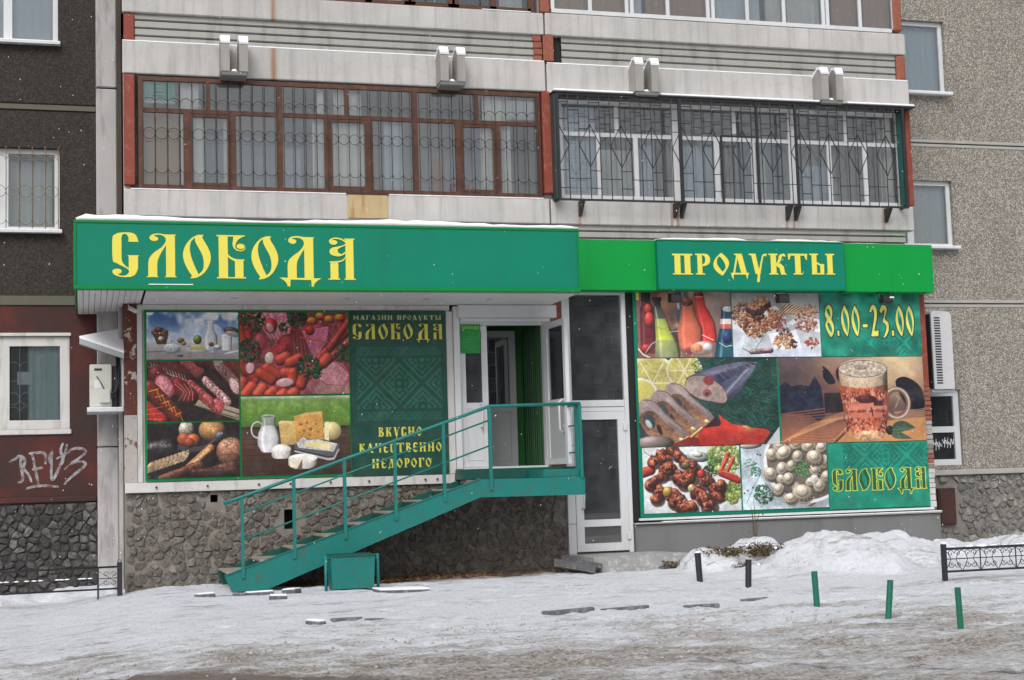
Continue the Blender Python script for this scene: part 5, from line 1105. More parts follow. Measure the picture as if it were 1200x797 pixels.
# ------------------------------------------------------------------ balconies
def corrugated(parent, x0, x1, z0, z1, y, n=4):
    """recessed horizontally ribbed cladding"""
    prof = []; hgt = (z1-z0)/n
    for k in range(n):
        a = z0+k*hgt; prof += [(y-.03, a), (y-.055, a+hgt*.12), (y-.045, a+hgt*.86), (y, a+hgt*.90), (y, a+hgt*.99)]
    b = B(); vs = []
    for yy, zz in prof: vs += [(x0, yy, zz), (x1, yy, zz)]
    b.add(vs, [(2*i, 2*i+1, 2*i+3, 2*i+2) for i in range(len(prof)-1)])
    return b.emit('ribbed_cladding', M['corr'], parent)
def beam(parent, x0, x1, z0, z1, mat, name='parapet', y0=0.0, y1=.12):
    b = B().box(x0, x1, y0, y1, z0, z1, .012); return b.emit(name, mat, parent)
def scupper(parent, xc, zb, zt, mat):
    """U shaped concrete water spout: two fins on a base block"""
    w_ = .12; g_ = .13
    for s_ in (-1, 1):
        xa = xc+s_*(g_/2+w_/2)
        pr = [(-.30, zb+.06), (-.30, zt-.10), (-.26, zt-.03), (-.18, zt), (.0, zt-.10), (0, zb+.06)]
        f = B().prism(pr, xa-w_/2, xa+w_/2, 'x').emit('spout_fin', mat, parent)
        B().prism([(-.305, zt-.09), (-.26, zt-.02), (-.18, zt+.008), (.0, zt-.095), (0, zt-.05), (-.18, zt+.045), (-.27, zt+.03), (-.315, zt-.06)][::-1], xa-w_/2-.004, xa+w_/2+.004, 'x').emit('snow_cap', M['snow'], f)
    f = B().box(xc-g_/2-w_+.006, xc+g_/2+w_-.006, -.29, -.001, zb, zb+.065, .01).emit('spout_floor', M['plinth'], parent)
    B().ball((xc, -.22, zb+.07), .05, (1, 1, .8)).emit('snow_clump', M['snow'], f)
XM = 6.075
LB = root('balcony', 'left glazed balcony with brown wooden frames and curly rod grille above the yellow lettered sign', 'balcony', (3, 0, 5.0), 'glazed balconies above the shop')
RB = root('balcony', 'right glazed balcony with white frames behind a black diamond grille', 'balcony', (9, 0, 5.0), 'glazed balconies above the shop')
LU = root('balcony', 'upper left balcony with dark windows cut off by the top of the view', 'balcony', (3, 0, 7.85), 'glazed balconies above the shop')
RU = root('balcony', 'upper right balcony with white sliding windows and tan curtains at the top', 'balcony', (9, 0, 7.85), 'glazed balconies above the shop')
con = concrete('balcony_concrete'); conS = concrete('weathered_spout_concrete', base=rgb(152, 149, 145))
conL = concrete('balcony_concrete_rust_left', [(2.06-3, .04, 1.1)])
conR = concrete('balcony_concrete_rust_right', [(x-9, .022, 1.1) for x in (6.52, 7.98, 8.08, 9.88, 10.0, 11.55)])
# lower parapets, upper beams
beam(LB, 0.01, XM-.012, 5.0, 5.37, con); beam(RB, XM+.012, 12.09, 5.0, 5.37, conR)
beam(LB, 0.0, XM-.012, 6.98, 7.43, conL, 'beam'); beam(RB, XM+.012, 12.13, 6.97, 7.41, con, 'beam')
for P_, x0, x1, zz in ((LB, 0., XM-.02, 7.43), (RB, XM+.02, 12.12, 7.41)): box('snow_strip', M['snow'], P_, x0, x1, .0, .115, zz-.002, zz+.018, .006)
box('snow_strip', M['snow'], LB, .1, XM-.1, -.004, .03, 5.368, 5.384, .005)
beam(LU, 0.0, XM-.012, 7.84, 8.17, conL); beam(RU, XM+.012, 12.11, 7.84, 8.18, con)
corrugated(LU, .17, 5.92, 7.42, 7.86, .10); corrugated(RU, 6.34, 11.93, 7.42, 7.86, .10)
corrugated(LB, .17, XM, 4.60, 5.02, .10); corrugated(RB, XM+.01, 11.95, 4.60, 5.02, .10)
# brick and board infills between the beams
def bricks(parent, x0, x1, z0, z1, y, nz_, mat='brick', dep=.10):
    h_ = (z1-z0)/nz_
    for k in range(nz_):
        dx = rnd.uniform(-.012, .012); box('brick', M[mat], parent, x0+dx, x1+dx, y+rnd.uniform(-.008, .008), y+dep, z0+k*h_+.006, z0+(k+1)*h_-.006, .006)
    box('mortar', M['mortar'], parent, x0+.015, x1-.015, y+.02, y+dep+.02, z0, z1)
bricks(LU, 5.90, 6.03, 7.43, 7.84, .02, 4); box('board', M['brick'], LU, 6.04, 6.20, -.02, .03, 7.44, 7.83, .01)
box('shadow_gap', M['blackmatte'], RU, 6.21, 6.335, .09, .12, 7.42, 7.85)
box('infill_post', M['redpaint'], LU, .02, .165, .02, .14, 7.45, 7.83, .015); box('infill_post', M['brick'], RU, 11.94, 12.10, .0, .12, 7.42, 7.83, .03)
box('infill_post', M['brick'], RU, 11.92, 12.08, .0, .12, 8.22, 9.6, .03); box('infill_post', M['brick'], RU, 6.02, 6.17, .0, .12, 8.18, 9.6, .02)
# side walls, slabs, inner rooms
for P_, x0, x1 in ((LB, 0.02, XM-.02), (RB, XM+.02, 12.07)):
    box('floor_slab', M['interior'], P_, x0, x1, .125, YW-.005, 5.0, 5.12); box('ceiling_slab', M['interior'], P_, x0, x1, .125, YW-.005, 6.99, 7.1)
    box('house_wall', M['interior'], P_, x0, x1, YW-.10, YW-.008, 5.12, 6.99)
for P_, x0, x1 in ((LU, 0.02, XM-.02), (RU, XM+.02, 12.07)):
    box('house_wall', M['interior'], P_, x0, x1, YW-.10, YW-.008, 7.9, 10.4); box('roof_slab', M['interior'], P_, x0, x1, .02, YW-.005, 9.6, 9.8)
    box('floor_slab', M['interior'], P_, x0, x1, .125, YW-.005, 7.9, 8.0)
box('side_wall', M['redpaint'], LB, .015, .16, -.005, .12, 5.43, 6.965, .008); box('side_wall', M['interior'], LB, .02, .10, .125, YW-.1, 5.12, 6.99)
box('column', M['redpaint'], LB, XM-.085, XM+.085, -.03, .12, 5.45, 6.965, .01); box('party_wall', M['interior'], LB, XM-.06, XM+.06, .125, YW-.1, 5.12, 6.99)
box('side_wall', M['redpaint'], RB, 12.02, 12.11, -.01, .3, 5.40, 6.95, .006); box('side_wall', M['interior'], RB, 12.0, 12.08, .31, YW-.1, 5.12, 6.99)
box('side_wall', M['interior'], LU, 0.02, .10, .13, YW-.1, 7.9, 9.7); box('side_wall', M['interior'], RU, 12.0, 12.09, .13, YW-.1, 7.9, 9.7); box('party_wall', M['interior'], RU, XM-.05, XM+.05, .13, YW-.1, 7.9, 9.7)
box('drip_plate', M['rustmetal'], LB, 3.05, 3.66, -.03, .02, 5.365, 5.40, .005); box('stained_patch', surf('rust_stained_plate', rgb(178, 158, 118), .7, .12, 5, 50, .2, dirt=(rgb(150, 92, 40), .9), streak=True), LB, 3.07, 3.64, -.018, -.002, 5.03, 5.364)
for P_, px, py in ((LB, 274, 68), (LB, 529, 84)): scupper(P_, PX(px, py, -.2), 6.93, 7.47, conS)
for px, py in ((756, 95), (972, 103)): scupper(RB, PX(px, py, -.2), 6.91, 7.46, conS)

# left balcony glazing
Y0, Y1 = .02, .075
def gx(px, py): return PX(px, py, Y0)
ZT_, ZB_, ZTr = 6.955, 5.385, PZ(240, 131, Y0)
v_full = [(gx(328, 165), .085), (gx(487, 175), .085)]
x0_, x1_ = gx(162, 150), gx(634, 170)
v_top = [(gx(244, 110), .055), (gx(406, 120), .055), (gx(559, 135), .055)]
v_low = [(gx(219, 175), .085), (gx(273, 180), .095), (gx(384, 190), .08), (gx(434, 190), .09), (gx(538, 195), .085), (gx(584, 195), .09)]
fr = frame_bars(x0_, x1_, ZB_, ZT_, Y0, Y1, .06, [(x, w_, ZB_+.06, ZT_-.06) for x, w_ in v_full]+[(x, w_, ZTr+.03, ZT_-.06) for x, w_ in v_top]+[(x, w_, ZB_+.06, ZTr-.03) for x, w_ in v_low],
    [(ZTr, .06, x0_+.06, v_full[0][0]-.0425), (ZTr, .06, v_full[0][0]+.0425, v_full[1][0]-.0425), (ZTr, .06, v_full[1][0]+.0425, x1_-.06)]).emit('window_frame', M['wood'], LB)
edges_t = sorted([x0_, x1_]+[x for x, _ in v_full+v_top]); edges_l = sorted([x0_, x1_]+[x for x, _ in v_full+v_low])
for i in range(len(edges_t)-1): box('pane', M['clearglass'], fr, edges_t[i]+.03, edges_t[i+1]-.03, .045, .050, ZTr+.02, ZT_-.05)
for i in range(len(edges_l)-1):
    box('pane', M['clearglass'], fr, edges_l[i]+.03, edges_l[i+1]-.03, .045, .050, ZB_+.05, ZTr-.02)
for i in (1, 4, 7):                                  # opening casements carry a second thin frame
    b = B(); a, c = edges_l[i]+.045, edges_l[i+1]-.045; b.box(a, a+.03, .012, .018, ZB_+.065, ZTr-.04).box(c-.03, c, .012, .018, ZB_+.065, ZTr-.04).box(a+.03, c-.03, .012, .018, ZTr-.075, ZTr-.04).box(a+.03, c-.03, .012, .018, ZB_+.065, ZB_+.10)
    b.emit('casement', M['wood'], fr)
b = B()
secs = [(x0_+.06, v_full[0][0]-.05), (v_full[0][0]+.05, v_full[1][0]-.05), (v_full[1][0]+.05, x1_-.06)]
for a, c in secs: grille_rods(b, a, c, ZB_+.02, ZT_-.06, -.035, .16, .0065, [('n', PZ(170, 121, -.03)), ('o', PZ(173, 156, -.03)), ('u', PZ(180, 196, -.03))])
b.emit('grille', M['grille'], LB)
def cur(p0, p1, mat='curtain', z0=5.2, z1=6.95, y=.14, P_=LB): curtain(P_, M[mat], PX(p0, 170, y), PX(p1, 170, y), z0, z1, y)
for p0, p1 in ((211, 219), (227, 240), (262, 270), (366, 380), (387, 430), (563, 582), (588, 598)): cur(p0, p1, z1=ZTr)
cur(450, 472, 'bluecurtain', z1=ZTr); cur(505, 520, 'tancurtain', z1=6.0, y=.4); cur(330, 352, 'bluecurtain', z1=6.1, y=.5)
for p0, p1 in ((211, 233), (371, 380), (392, 404), (409, 424), (566, 596)): cur(p0, p1, z0=ZTr)
box('brown_board', M['tanboard'], LB, PX(163, 180, .2), PX(210, 180, .2), .19, .20, 5.3, ZTr-.01)
box('paper_sheet', M['paper'], LB, PX(594, 130, .12), PX(626, 130, .12), .11, .115, ZTr+.08, 6.85)
# windows of the flat behind the balcony
for x0, x1, z0, z1 in ((.9, 2.2, 5.5, 6.5), (4.7, 5.6, 5.15, 6.75), (2.35, 2.95, 5.15, 6.6)):
    f = frame_bars(x0, x1, z0, z1, YW-.14, YW-.105, .07, [((x0+x1)/2, .06, z0+.07, z1-.07)]).emit('inner_window', M['white'], LB)
    box('pane', M['bluecurtain'], f, x0+.05, x1-.05, YW-.118, YW-.110, z0+.05, z1-.05)
fly = panel('flyer', print_mat('balcony_flyer', art_flyer()), LB, PX(168, 107, .1), PX(205, 107, .1), PZ(185, 121, .1), PZ(185, 95, .1), .10, .004)
b = B().box(4.62, 4.92, .25, .27, 5.55, 5.60).box(4.62, 4.66, .25, .27, 5.45, 5.55).box(4.88, 4.92, .25, .27, 5.45, 5.55); b.emit('red_handle', surf('red_plastic', rgb(190, 40, 30), .4, .1), LB)

# right balcony glazing (white profiles) and its proud black grille
Yr = .10
def hx(px, py): return PX(px, py, Yr)
x0_, x1_ = hx(655, 170), hx(1056, 190); ZTr = PZ(722, 158.5, Yr)
vt = [(hx(722, 135), .06), (hx(860, 145), .06), (hx(991, 155), .06)]
vf = [(hx(792, 170), .13), (hx(929, 180), .13)]
vl = [(hx(702, 190), .06), (hx(746, 195), .07), (hx(841, 200), .08), (hx(884, 205), .07), (hx(973, 205), .07), (hx(1015, 210), .07)]
fr = frame_bars(x0_, x1_, 5.40, 6.90, Yr, Yr+.06, .06, [(x, w_, 5.46, 6.84) for x, w_ in vf]+[(x, w_, ZTr+.03, 6.84) for x, w_ in vt]+[(x, w_, 5.46, ZTr-.03) for x, w_ in vl],
    [(ZTr, .06, x0_+.06, vf[0][0]-.065), (ZTr, .06, vf[0][0]+.065, vf[1][0]-.065), (ZTr, .06, vf[1][0]+.065, x1_-.06)]).emit('window_frame', M['white'], RB)
et = sorted([x0_, x1_]+[x for x, _ in vf+vt]); el = sorted([x0_, x1_]+[x for x, _ in vf+vl])
for i in range(len(et)-1): box('pane', M['clearglass'], fr, et[i]+.03, et[i+1]-.03, Yr+.03, Yr+.035, ZTr+.02, 6.85)
for i in range(len(el)-1): box('pane', M['clearglass'], fr, el[i]+.03, el[i+1]-.03, Yr+.03, Yr+.035, 5.45, ZTr-.02)
# pale horizontal siding boards behind the left panes
b = B()
for k in range(26): b.box(PX(657, 180, .2), PX(699, 180, .2), .20, .212, 5.42+k*.056, 5.42+k*.056+.050)
b.emit('slatted_blind', M['bluecurtain'], RB)
curtain(RB, M['bluecurtain'], PX(800, 200, .25), PX(842, 200, .25), 5.4, 6.3, .25); curtain(RB, M['interior'], PX(705, 200, .3), PX(740, 200, .3), 5.4, 6.2, .3)
curtain(RB, M['curtain'], PX(889, 200, .25), PX(897, 200, .25), 5.4, 6.2, .25); curtain(RB, M['bluecurtain'], PX(938, 200, .3), PX(968, 200, .3), 5.4, 6.05, .3); curtain(RB, M['curtain'], PX(1032, 200, .3), PX(1046, 200, .3), 5.4, 6.9, .3); curtain(RB, M['bluecurtain'], PX(752, 200, .3), PX(766, 200, .3), 5.4, 6.3, .3)
for x0, x1, z0, z1 in ((7.2, 8.3, 5.4, 6.5), (9.5, 10.5, 5.15, 6.7)):
    f = frame_bars(x0, x1, z0, z1, YW-.14, YW-.105, .07, [((x0+x1)/2, .06, z0+.07, z1-.07)]).emit('inner_window', M['white'], RB)
    box('pane', M['bluecurtain'], f, x0+.05, x1-.05, YW-.118, YW-.110, z0+.05, z1-.05)
b = B(); Yg = -.20; g0x, g1x = 6.16, 11.86; gzb, gzt = 5.345, 6.89
posts = [g0x, PX(797, 170, Yg), PX(888, 180, Yg), PX(934, 190, Yg), g1x]
b.box(g0x, g1x, Yg-.012, Yg+.012, gzb-.03, gzb).box(g0x, g1x, Yg-.012, Yg+.012, gzt, gzt+.03)
for x in posts[1:-1]: b.box(x-.018, x+.018, Yg-.02, Yg+.014, gzb, gzt)
for x in (g0x, g1x): b.box(x-.022, x+.022, Yg-.018, Yg+.018, gzb-.03, gzt+.03); b.box(x-.02, x+.02, Yg+.018, .0, gzb-.02, gzb+.01); b.box(x-.02, x+.02, Yg+.018, .0, gzt-.01, gzt+.02)
b.box(PX(844, 150, Yg), posts[2], Yg-.016, Yg+.01, PZ(866, 160, Yg)-.012, PZ(866, 160, Yg)+.012); b.box(PX(844, 150, Yg)-.012, PX(844, 150, Yg)+.012, Yg-.016, Yg+.01, gzb, PZ(866, 160, Yg))
nrod = 35; sp = (g1x-g0x)/nrod; zd0, zd1 = PZ(735, 197, Yg), PZ(722, 147, Yg)
zt2 = [gzt-.26, gzt-.14]
for i in range(1, nrod):
    x = g0x+i*sp; b.tube([(x, Yg, gzb), (x, Yg, gzt)], .0085, 5)
for i in range(0, nrod, 3):                           # lozenges centred on every third rod
    x = g0x+i*sp
    for s_ in (-1, 1):
        if g0x <= x+s_*sp <= g1x:
            zc = (zd0+zd1)/2; b.tube([(x, Yg-.012, zd1), (x+s_*sp, Yg-.012, zc), (x, Yg-.012, zd0)], .0085, 4)
for i in range(nrod):                                 # staggered cross bars
    xa, xb = g0x+i*sp, g0x+(i+1)*sp
    for z in ([gzt-.10, gzt-.36] if i % 3 == 0 else [gzt-.22, gzt-.42] if i % 3 == 1 else [gzt-.15, gzt-.32, gzt-.50])+([gzb+.30] if i % 3 else [gzb+.42, gzb+.16]):
        b.tube([(xa, Yg, z), (xb, Yg, z)], .0075, 4)
b.emit('grille', M['black'], RB)
box('grille_side', surf('dark_green_side_sheet', rgb(46, 60, 60), .5, .1), RB, g0x-.05, g0x-.024, Yg, .0, gzb, gzt+.02)
box('grille_side', M['stairdark'], RB, g1x+.03, 12.0, .02, .05, 5.42, 6.90)
box('grille_roof', M['black'], RB, g0x-.06, 12.08, Yg-.03, -.002, gzt+.03, gzt+.05); box('roof_snow', M['snow'], RB, g0x-.05, PX(740, 105, -.15), Yg-.03, -.003, gzt+.052, gzt+.085, .012)
box('roof_snow', M['snow'], RB, PX(772, 110, -.15), PX(958, 115, -.15), Yg-.03, -.003, gzt+.052, gzt+.085, .012); box('roof_snow', M['snow'], RB, PX(990, 118, -.15), 12.08, Yg-.03, -.003, gzt+.052, gzt+.085, .012)
for px in (682, 793, 801, 925, 935, 1041):
    x = PX(px, 245, -.1); B().prism([(-.19, 5.30), (-.19, 5.335), (-.003, 5.335), (-.003, 5.12), (-.03, 5.12)], x-.022, x+.022, 'x').emit('bracket', M['black'], RB)

# upper balconies' windows
f = B(); Yu = .04
for px in (432, 478, 483, 529, 534, 578, 622): f.box(PX(px, 5, Yu)-.05, PX(px, 5, Yu)+.05, Yu, Yu+.05, 8.19, 9.6)
f.box(.16, PX(622, 8, Yu), Yu, Yu+.05, 8.18, 8.24); fr = f.emit('window_frame', M['wood'], LU)
for k in range(7): box('pane', M['glass'], fr, .2+k*.82, .2+k*.82+.80, Yu+.02, Yu+.025, 8.22, 9.6)
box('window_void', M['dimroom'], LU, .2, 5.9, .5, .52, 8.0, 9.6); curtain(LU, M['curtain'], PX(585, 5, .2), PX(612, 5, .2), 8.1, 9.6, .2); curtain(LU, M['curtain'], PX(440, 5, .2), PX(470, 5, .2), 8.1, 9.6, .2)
box('snow_strip', M['snow'], LU, PX(565, 8, .0), PX(622, 12, 0), -.005, .03, 8.168, 8.182, .004)
Yv = .03; f = B(); dv = (648, 692, 735, 741, 783, 830, 836, 876, 919, 965, 970, 1008, 1047)
for px in dv: f.box(PX(px, 20, Yv)-.028, PX(px, 20, Yv)+.028, Yv, Yv+.05, 8.26, 9.6)
f.box(6.2, 11.90, Yv-.004, Yv+.055, 8.20, 8.262); fr = f.emit('window_frame', M['white'], RU)
for p0, p1 in zip(dv, dv[1:]):
    if p1-p0 > 10: box('pane', M['clearglass'], fr, PX(p0, 20, Yv)+.02, PX(p1, 20, Yv)-.02, Yv+.02, Yv+.025, 8.25, 9.6)
for p0, p1, mt in ((650, 735, 'tancurtain'), (741, 752, 'bluecurtain'), (757, 829, 'tancurtain'), (838, 872, 'bluecurtain'), (878, 890, 'bluecurtain'), (896, 914, 'interior'), (975, 1005, 'tancurtain'), (1011, 1044, 'tancurtain'), (922, 960, 'interior')):
    curtain(RU, M[mt], PX(p0, 20, .16), PX(p1, 20, .16), 8.15, 9.6, .16)

# ------------------------------------------------------------------ shop front
shop = root('shop', 'ground floor grocery shop front in white trim between the rubble base and the balconies', 'shop', (6, 0, 0))
box('pier', M['peelbrown'], shop, 0, .165, -.005, .35, 2.30, 3.79); box('pier', M['peelwhite'], shop, 0, .165, -.008, .35, 1.38, 2.295)
box('side_wall', M['peelbrown'], shop, 0.0, .02, .355, YW-.01, 1.27, 3.79)
box('wall', M['whitepaint'], shop, .17, 4.50, .0, .2, 1.38, 3.79)
wall_sheet('wall_behind_fascia', M['whitepaint'], shop, .17, 12.1, 4.03, 4.70, .02)
b = B().box(0, 4.52, -.035, .0, 1.255, 1.385, .006)
b.emit('bottom_trim', M['whitepaint'], shop)
b = B()
for px in (183, 243, 303, 340, 387, 432, 498, 512): b.box(PX(px, 571)-.012, PX(px, 571)+.012, -.06, -.035, 1.31, 1.335)
b.emit('trim_bolts', M['rustmetal'], shop)
b = B().box(.17, .235, -.03, .0, 1.39, 3.78, .004).box(.235, 4.50, -.028, .0, 3.71, 3.786, .004)
b.emit('white_trim', M['whitepaint'], shop)
box('trim_strip', M['whitepaint'], shop, 4.44, 4.54, -.03, .2, 1.39, 3.70, .004)
# shop right part wall and pier
box('wall', M['plinth'], shop, 7.17, 12.1, .03, .2, .62, 4.03); box('dark_gap_strip', M['blackmatte'], shop, 7.17, 7.29, -.004, .03, .63, 4.02)  # black strip painted in for the shaded gap beside the posters
box('wall_return', M['plinth'], shop, 12.0, 12.14, .2, YW, .5, 4.3)
z = .66; k = 0
cols_ = ['whitepaint', 'whitepaint', 'mortar', 'brick', 'mortar', 'ledge', 'brick', 'brick', 'brick', 'brick']
while z < 4.0:
    h_ = .075 if z > .9 else .10
    mt = 'whitepaint' if z < 1.22 else 'brick' if 1.30 < z < 1.45 or 2.0 < z < 2.5 else 'mortar' if z < 1.6 else 'ledge' if z < 2.0 else 'redpaint'
    if z > 2.5: break
    box('brick', M[mt], shop, 12.07+rnd.uniform(-.006, .006), 12.20+rnd.uniform(-.006, .006), -.01+rnd.uniform(-.01, .01), .25, z+.005, z+h_-.004, .006); z += h_; k += 1
box('corner_strip', M['redpaint'], shop, 12.07, 12.19, -.01, .25, z, 4.02, .01)
# plinth
pl = root('plinth', 'smooth grey rendered plinth under the right hand food posters', 'wall', (9.7, 0, 0))
box('plinth_body', M['plinth'], pl, 7.18, 12.20, -.10, .2, -.4, .575, .008); box('coping', M['ledge'], pl, 7.17, 12.21, -.14, .1, .577, .60, .006); box('coping_snow', M['snow'], pl, 7.6, 12.21, -.14, -.02, .6005, .612, .004)
# white rail with feet under the right posters
rail = B().box(7.24, 12.1, -.10, -.07, .632, .665); rail.emit('poster_rail', M['white'], shop)
b = B()
for px in (805, 852, 884, 917, 950, 1025): b.box(PX(px, 602)-.03, PX(px, 602)+.03, -.09, -.03, .602, .655)
b.emit('rail_feet', M['rustmetal'], shop)

# soffit of the big sign canopy
cano = root('shop_sign', 'long teal shop sign with large yellow lettering and snow on top', 'sign', (2.7, -1.4, 3.8))
SX0, SX1, SY = -.63, 6.01, -1.4
box('sign_face', M['teal'], cano, SX0+.02, SX1-.02, SY, SY+.05, 3.855, 4.66)
b = B().box(SX0-.01, SX1+.01, SY-.03, SY+.06, 3.80, 3.856, .01).box(SX0-.01, SX1+.01, SY-.012, SY+.06, 4.645, 4.68, .008).box(SX0-.01, SX0+.022, SY-.012, SY+.06, 3.857, 4.644).box(SX1-.022, SX1+.01, SY-.012, SY+.06, 3.857, 4.644)
b.emit('sign_border', M['trimgreen'], cano)
box('side_panel', M['trimgreen'], cano, SX0, SX0+.02, SY+.062, YW-.02, 3.82, 4.66); box('side_panel', M['trimgreen'], cano, SX1-.02, SX1, SY+.062, -.02, 3.82, 4.66)
box('roof_sheet', M['metalgrey'], cano, SX0, SX1, SY+.06, -.01, 4.62, 4.64); box('roof_sheet', M['metalgrey'], cano, SX0, .0, -.009, YW-.01, 4.62, 4.64)
# ribbed lining on the left, white boards elsewhere, under the canopy
xb = PX(170, 340, SY)
nb = 11
for k in range(nb):
    a = SX0+.03+(xb-SX0-.04)*k/nb; c = SX0+.03+(xb-SX0-.04)*(k+1)/nb
    box('soffit_board', M['soffit'], cano, a+.003, c-.003, SY+.08, YW-.06 if c < .0 else -.01, 3.80, 3.815)
nb = 6
for k in range(nb):
    a = xb+.015+(SX1-xb-.03)*k/nb; c = xb+.015+(SX1-xb-.03)*(k+1)/nb
    box('soffit_panel', M['soffit'], cano, a+.002, c-.002, SY+.08, -.01, 3.79, 3.81)
b = B()
for x in (1.4, 2.9, 4.0, 4.9): b.ball((x, -.75, 3.79), .05, (1, .8, .3))
b.emit('soffit_light', M['metalgrey'], cano)
# drifted snow lying on the canopy with an uneven lip
def snow_slab(parent, x0, x1, y0, y1, z0, h, seed, name='snow_layer', st=.12, cut=None):
    r = random.Random(seed); n = max(3, int((x1-x0)/st)); b = B(); prof = []
    for i in range(n+1):
        x = x0+(x1-x0)*i/n; e = min(1, (x-x0)/.12, (x1-x)/.12); hh = h*(.75+.25*math.sin(x*1.7+seed)+r.uniform(-.12, .12))*max(.15, e)**.5
        if cut: hh *= cut(x)
        prof.append((x, max(.004, hh)))
    vs = []
    for x, hh in prof:
        yf = y0-.02+r.uniform(-.012, .012); vs += [(x, yf+.015, z0), (x, yf, z0+hh*.45), (x, yf+.03, z0+hh*.88), (x, yf+.10, z0+hh), (x, y1, z0+hh*1.1), (x, y1, z0)]
    m_ = 6; fs = [(i*m_+k, (i+1)*m_+k, (i+1)*m_+(k+1) % m_, i*m_+(k+1) % m_) for i in range(n) for k in range(m_)]
    fs += [tuple(range(m_)), tuple(reversed(range(n*m_, n*m_+m_)))]
    b.add(vs, fs, True); return b.emit(name, M['snow'], parent)
snow_slab(cano, SX0+.02, SX1, SY, -.02, 4.682, .085, 2)
box('frost_streak', M['snow'], cano, PX(174, 333, SY), PX(226, 334, SY), SY-.036, SY-.028, 3.866, 3.876)
# yellow letters lie a millimetre proud of the sign face
def letters(parent, text, font, rects, y, mat, white=False):
    """rects: per letter (x0,x1,z0,z1) of its cap box"""
    for ch, (x0, x1, z0, z1) in zip(text, rects):
        pcs, w_ = font[ch]; b = B(); ax = [p[0] for o, _ in pcs for p in o]; lo, hi = min(ax), max(ax)
        for k, (o, hh) in enumerate(pcs):
            f_ = lambda q: (x0+(q[0]-lo)/(hi-lo)*(x1-x0), z1-q[1]*(z1-z0))
            b.flat([f_(q) for q in o], [[f_(q) for q in l_] for l_ in hh], y-.0006*k)
        b.emit('letter', mat, parent)
Ly = SY-.004
def lr(xa, xb_, yt, yb): return (PX(xa, (yt+yb)/2, Ly), PX(xb_, (yt+yb)/2, Ly), PZ((xa+xb_)/2, yb, Ly), PZ((xa+xb_)/2, yt, Ly))
R1 = [lr(131.5, 163, 272.5, 324.8), lr(171, 207.5, 274, 325), lr(214.5, 247, 275, 325.8), lr(254, 288, 275.8, 326), lr(294.6, 326, 276.8, 327), lr(327, 376.5, 277.2, 326.6), lr(384.5, 416.5, 278.8, 327.8)]
letters(cano, 'СЛОБОДА', SL, R1, Ly, M['yellow'])

fas = root('fascia_sign', 'bright green fascia with teal centre board and small yellow lettering over the right posters', 'sign', (9.3, -.3, 4.0))
FY = -.30; FX0, FX1 = 6.02, 12.19
box('fascia_panel', M['brightgreen'], fas, FX0+.0, 7.585, FY, -.02, 3.985, 4.725, .004); box('fascia_panel', M['brightgreen'], fas, 10.665, FX1, FY, -.02, 3.985, 4.725, .004)
cx0, cx1 = PX(771, 310, FY-.10), PX(990, 312, FY-.10); cz0, cz1 = PZ(880, 339, FY-.10), PZ(880, 283.5, FY-.10)
box('centre_board', M['teal'], fas, cx0, cx1, FY-.10, -.03, cz0, cz1, .003)
b = B().box(cx0-.006, cx1+.006, FY-.108, FY-.06, cz0-.012, cz0-.001).box(cx0-.006, cx1+.006, FY-.108, FY-.06, cz1+.001, cz1+.012); b.emit('board_edging', M['trimgreen'], fas)
snow_slab(fas, cx0, cx1, FY-.08, -.03, cz1+.013, .05, 5, cut=lambda x: .35 if 9.0 < x < 9.5 else 1)
snow_slab(fas, FX0+.02, 7.58, FY+.02, -.03, 4.727, .02, 6); snow_slab(fas, 10.68, FX1-.9, FY+.02, -.03, 4.727, .018, 7)
Lf = FY-.104; Ly = Lf
u0, v0, k0 = 760, 280, 5.0
RR = [(140,258),(275,362),(380,472),(480,588),(590,695),(705,810),(817,932),(945,1090)]
# letters keep one cap height; descenders hang below
letters(fas, 'ПРОДУКТЫ', SF, [lr(u0+a/k0, u0+c/k0, v0+87/k0, v0+209/k0) for a, c in RR], Lf, M['yellow'])

# ------------------------------------------------------------------ posters
def poster(art, x0, x1, z0, z1, y, label, px_name):
    t = root('poster', label, 'poster', ((x0+x1)/2, y, z0)); panel('printed_board', print_mat(px_name, art), t, x0, x1, z0, z1, y, .012); return t
lf = root('display_board', 'green frame around the five food pictures on the left wall', 'frame', (1.7, 0, 1.4))
A0, A1, A2, A3 = .262, 1.525, 3.05, 4.43; ZL0, ZL1 = 1.405, 3.705
zc1, zc2, zcm = PZ(225, 422.5), PZ(225, 494.5), PZ(345, 463.5)
b = B().box(A0, A2, -.045, -.029, ZL0, ZL1); b.emit('backing_board', M['trimgreen'], lf)
e = .012
for nm, art, x0, x1, z0, z1, lb in (
    ('print_breakfast', art_breakfast(), A0+.03, A1-e, zc1+e, ZL1-.03, 'landscape poster of a milk and bread breakfast under a blue sky'),
    ('print_sausage', art_sausage(), A0+.03, A1-e, zc2+e, zc1-e, 'poster of dark netted sausages and sliced salami on a board'),
    ('print_bread', art_bread(), A0+.03, A1-e, ZL0+.035, zc2-e, 'dark poster of bread loaves and buns, lowest of the left pictures'),
    ('print_meats', art_meats(), A1+e, A2-e*1.5, zcm+e, ZL1-.03, 'poster of red frankfurters, pink ham slices and parsley'),
    ('print_dairy', art_dairy(), A1+e, A2-e*1.5, ZL0+.035, zcm-e, 'poster of a milk jug, cheeses and butter on a wooden table')):
    poster(art, x0, x1, z0, z1, -.058, lb, nm)
t = poster(art_info(), A2+.005, A3, 1.40, 3.705, -.05, 'tall dark green poster with folk ornament and yellow slogans beside the entrance', 'print_info')
rf = root('display_board', 'teal frame boards behind the right hand food pictures', 'frame', (9.6, 0, .7))
Z = lambda y_: PZ(900, y_)
B0, B1 = 7.285, 12.07; ZR0, ZR1 = .672, 4.02
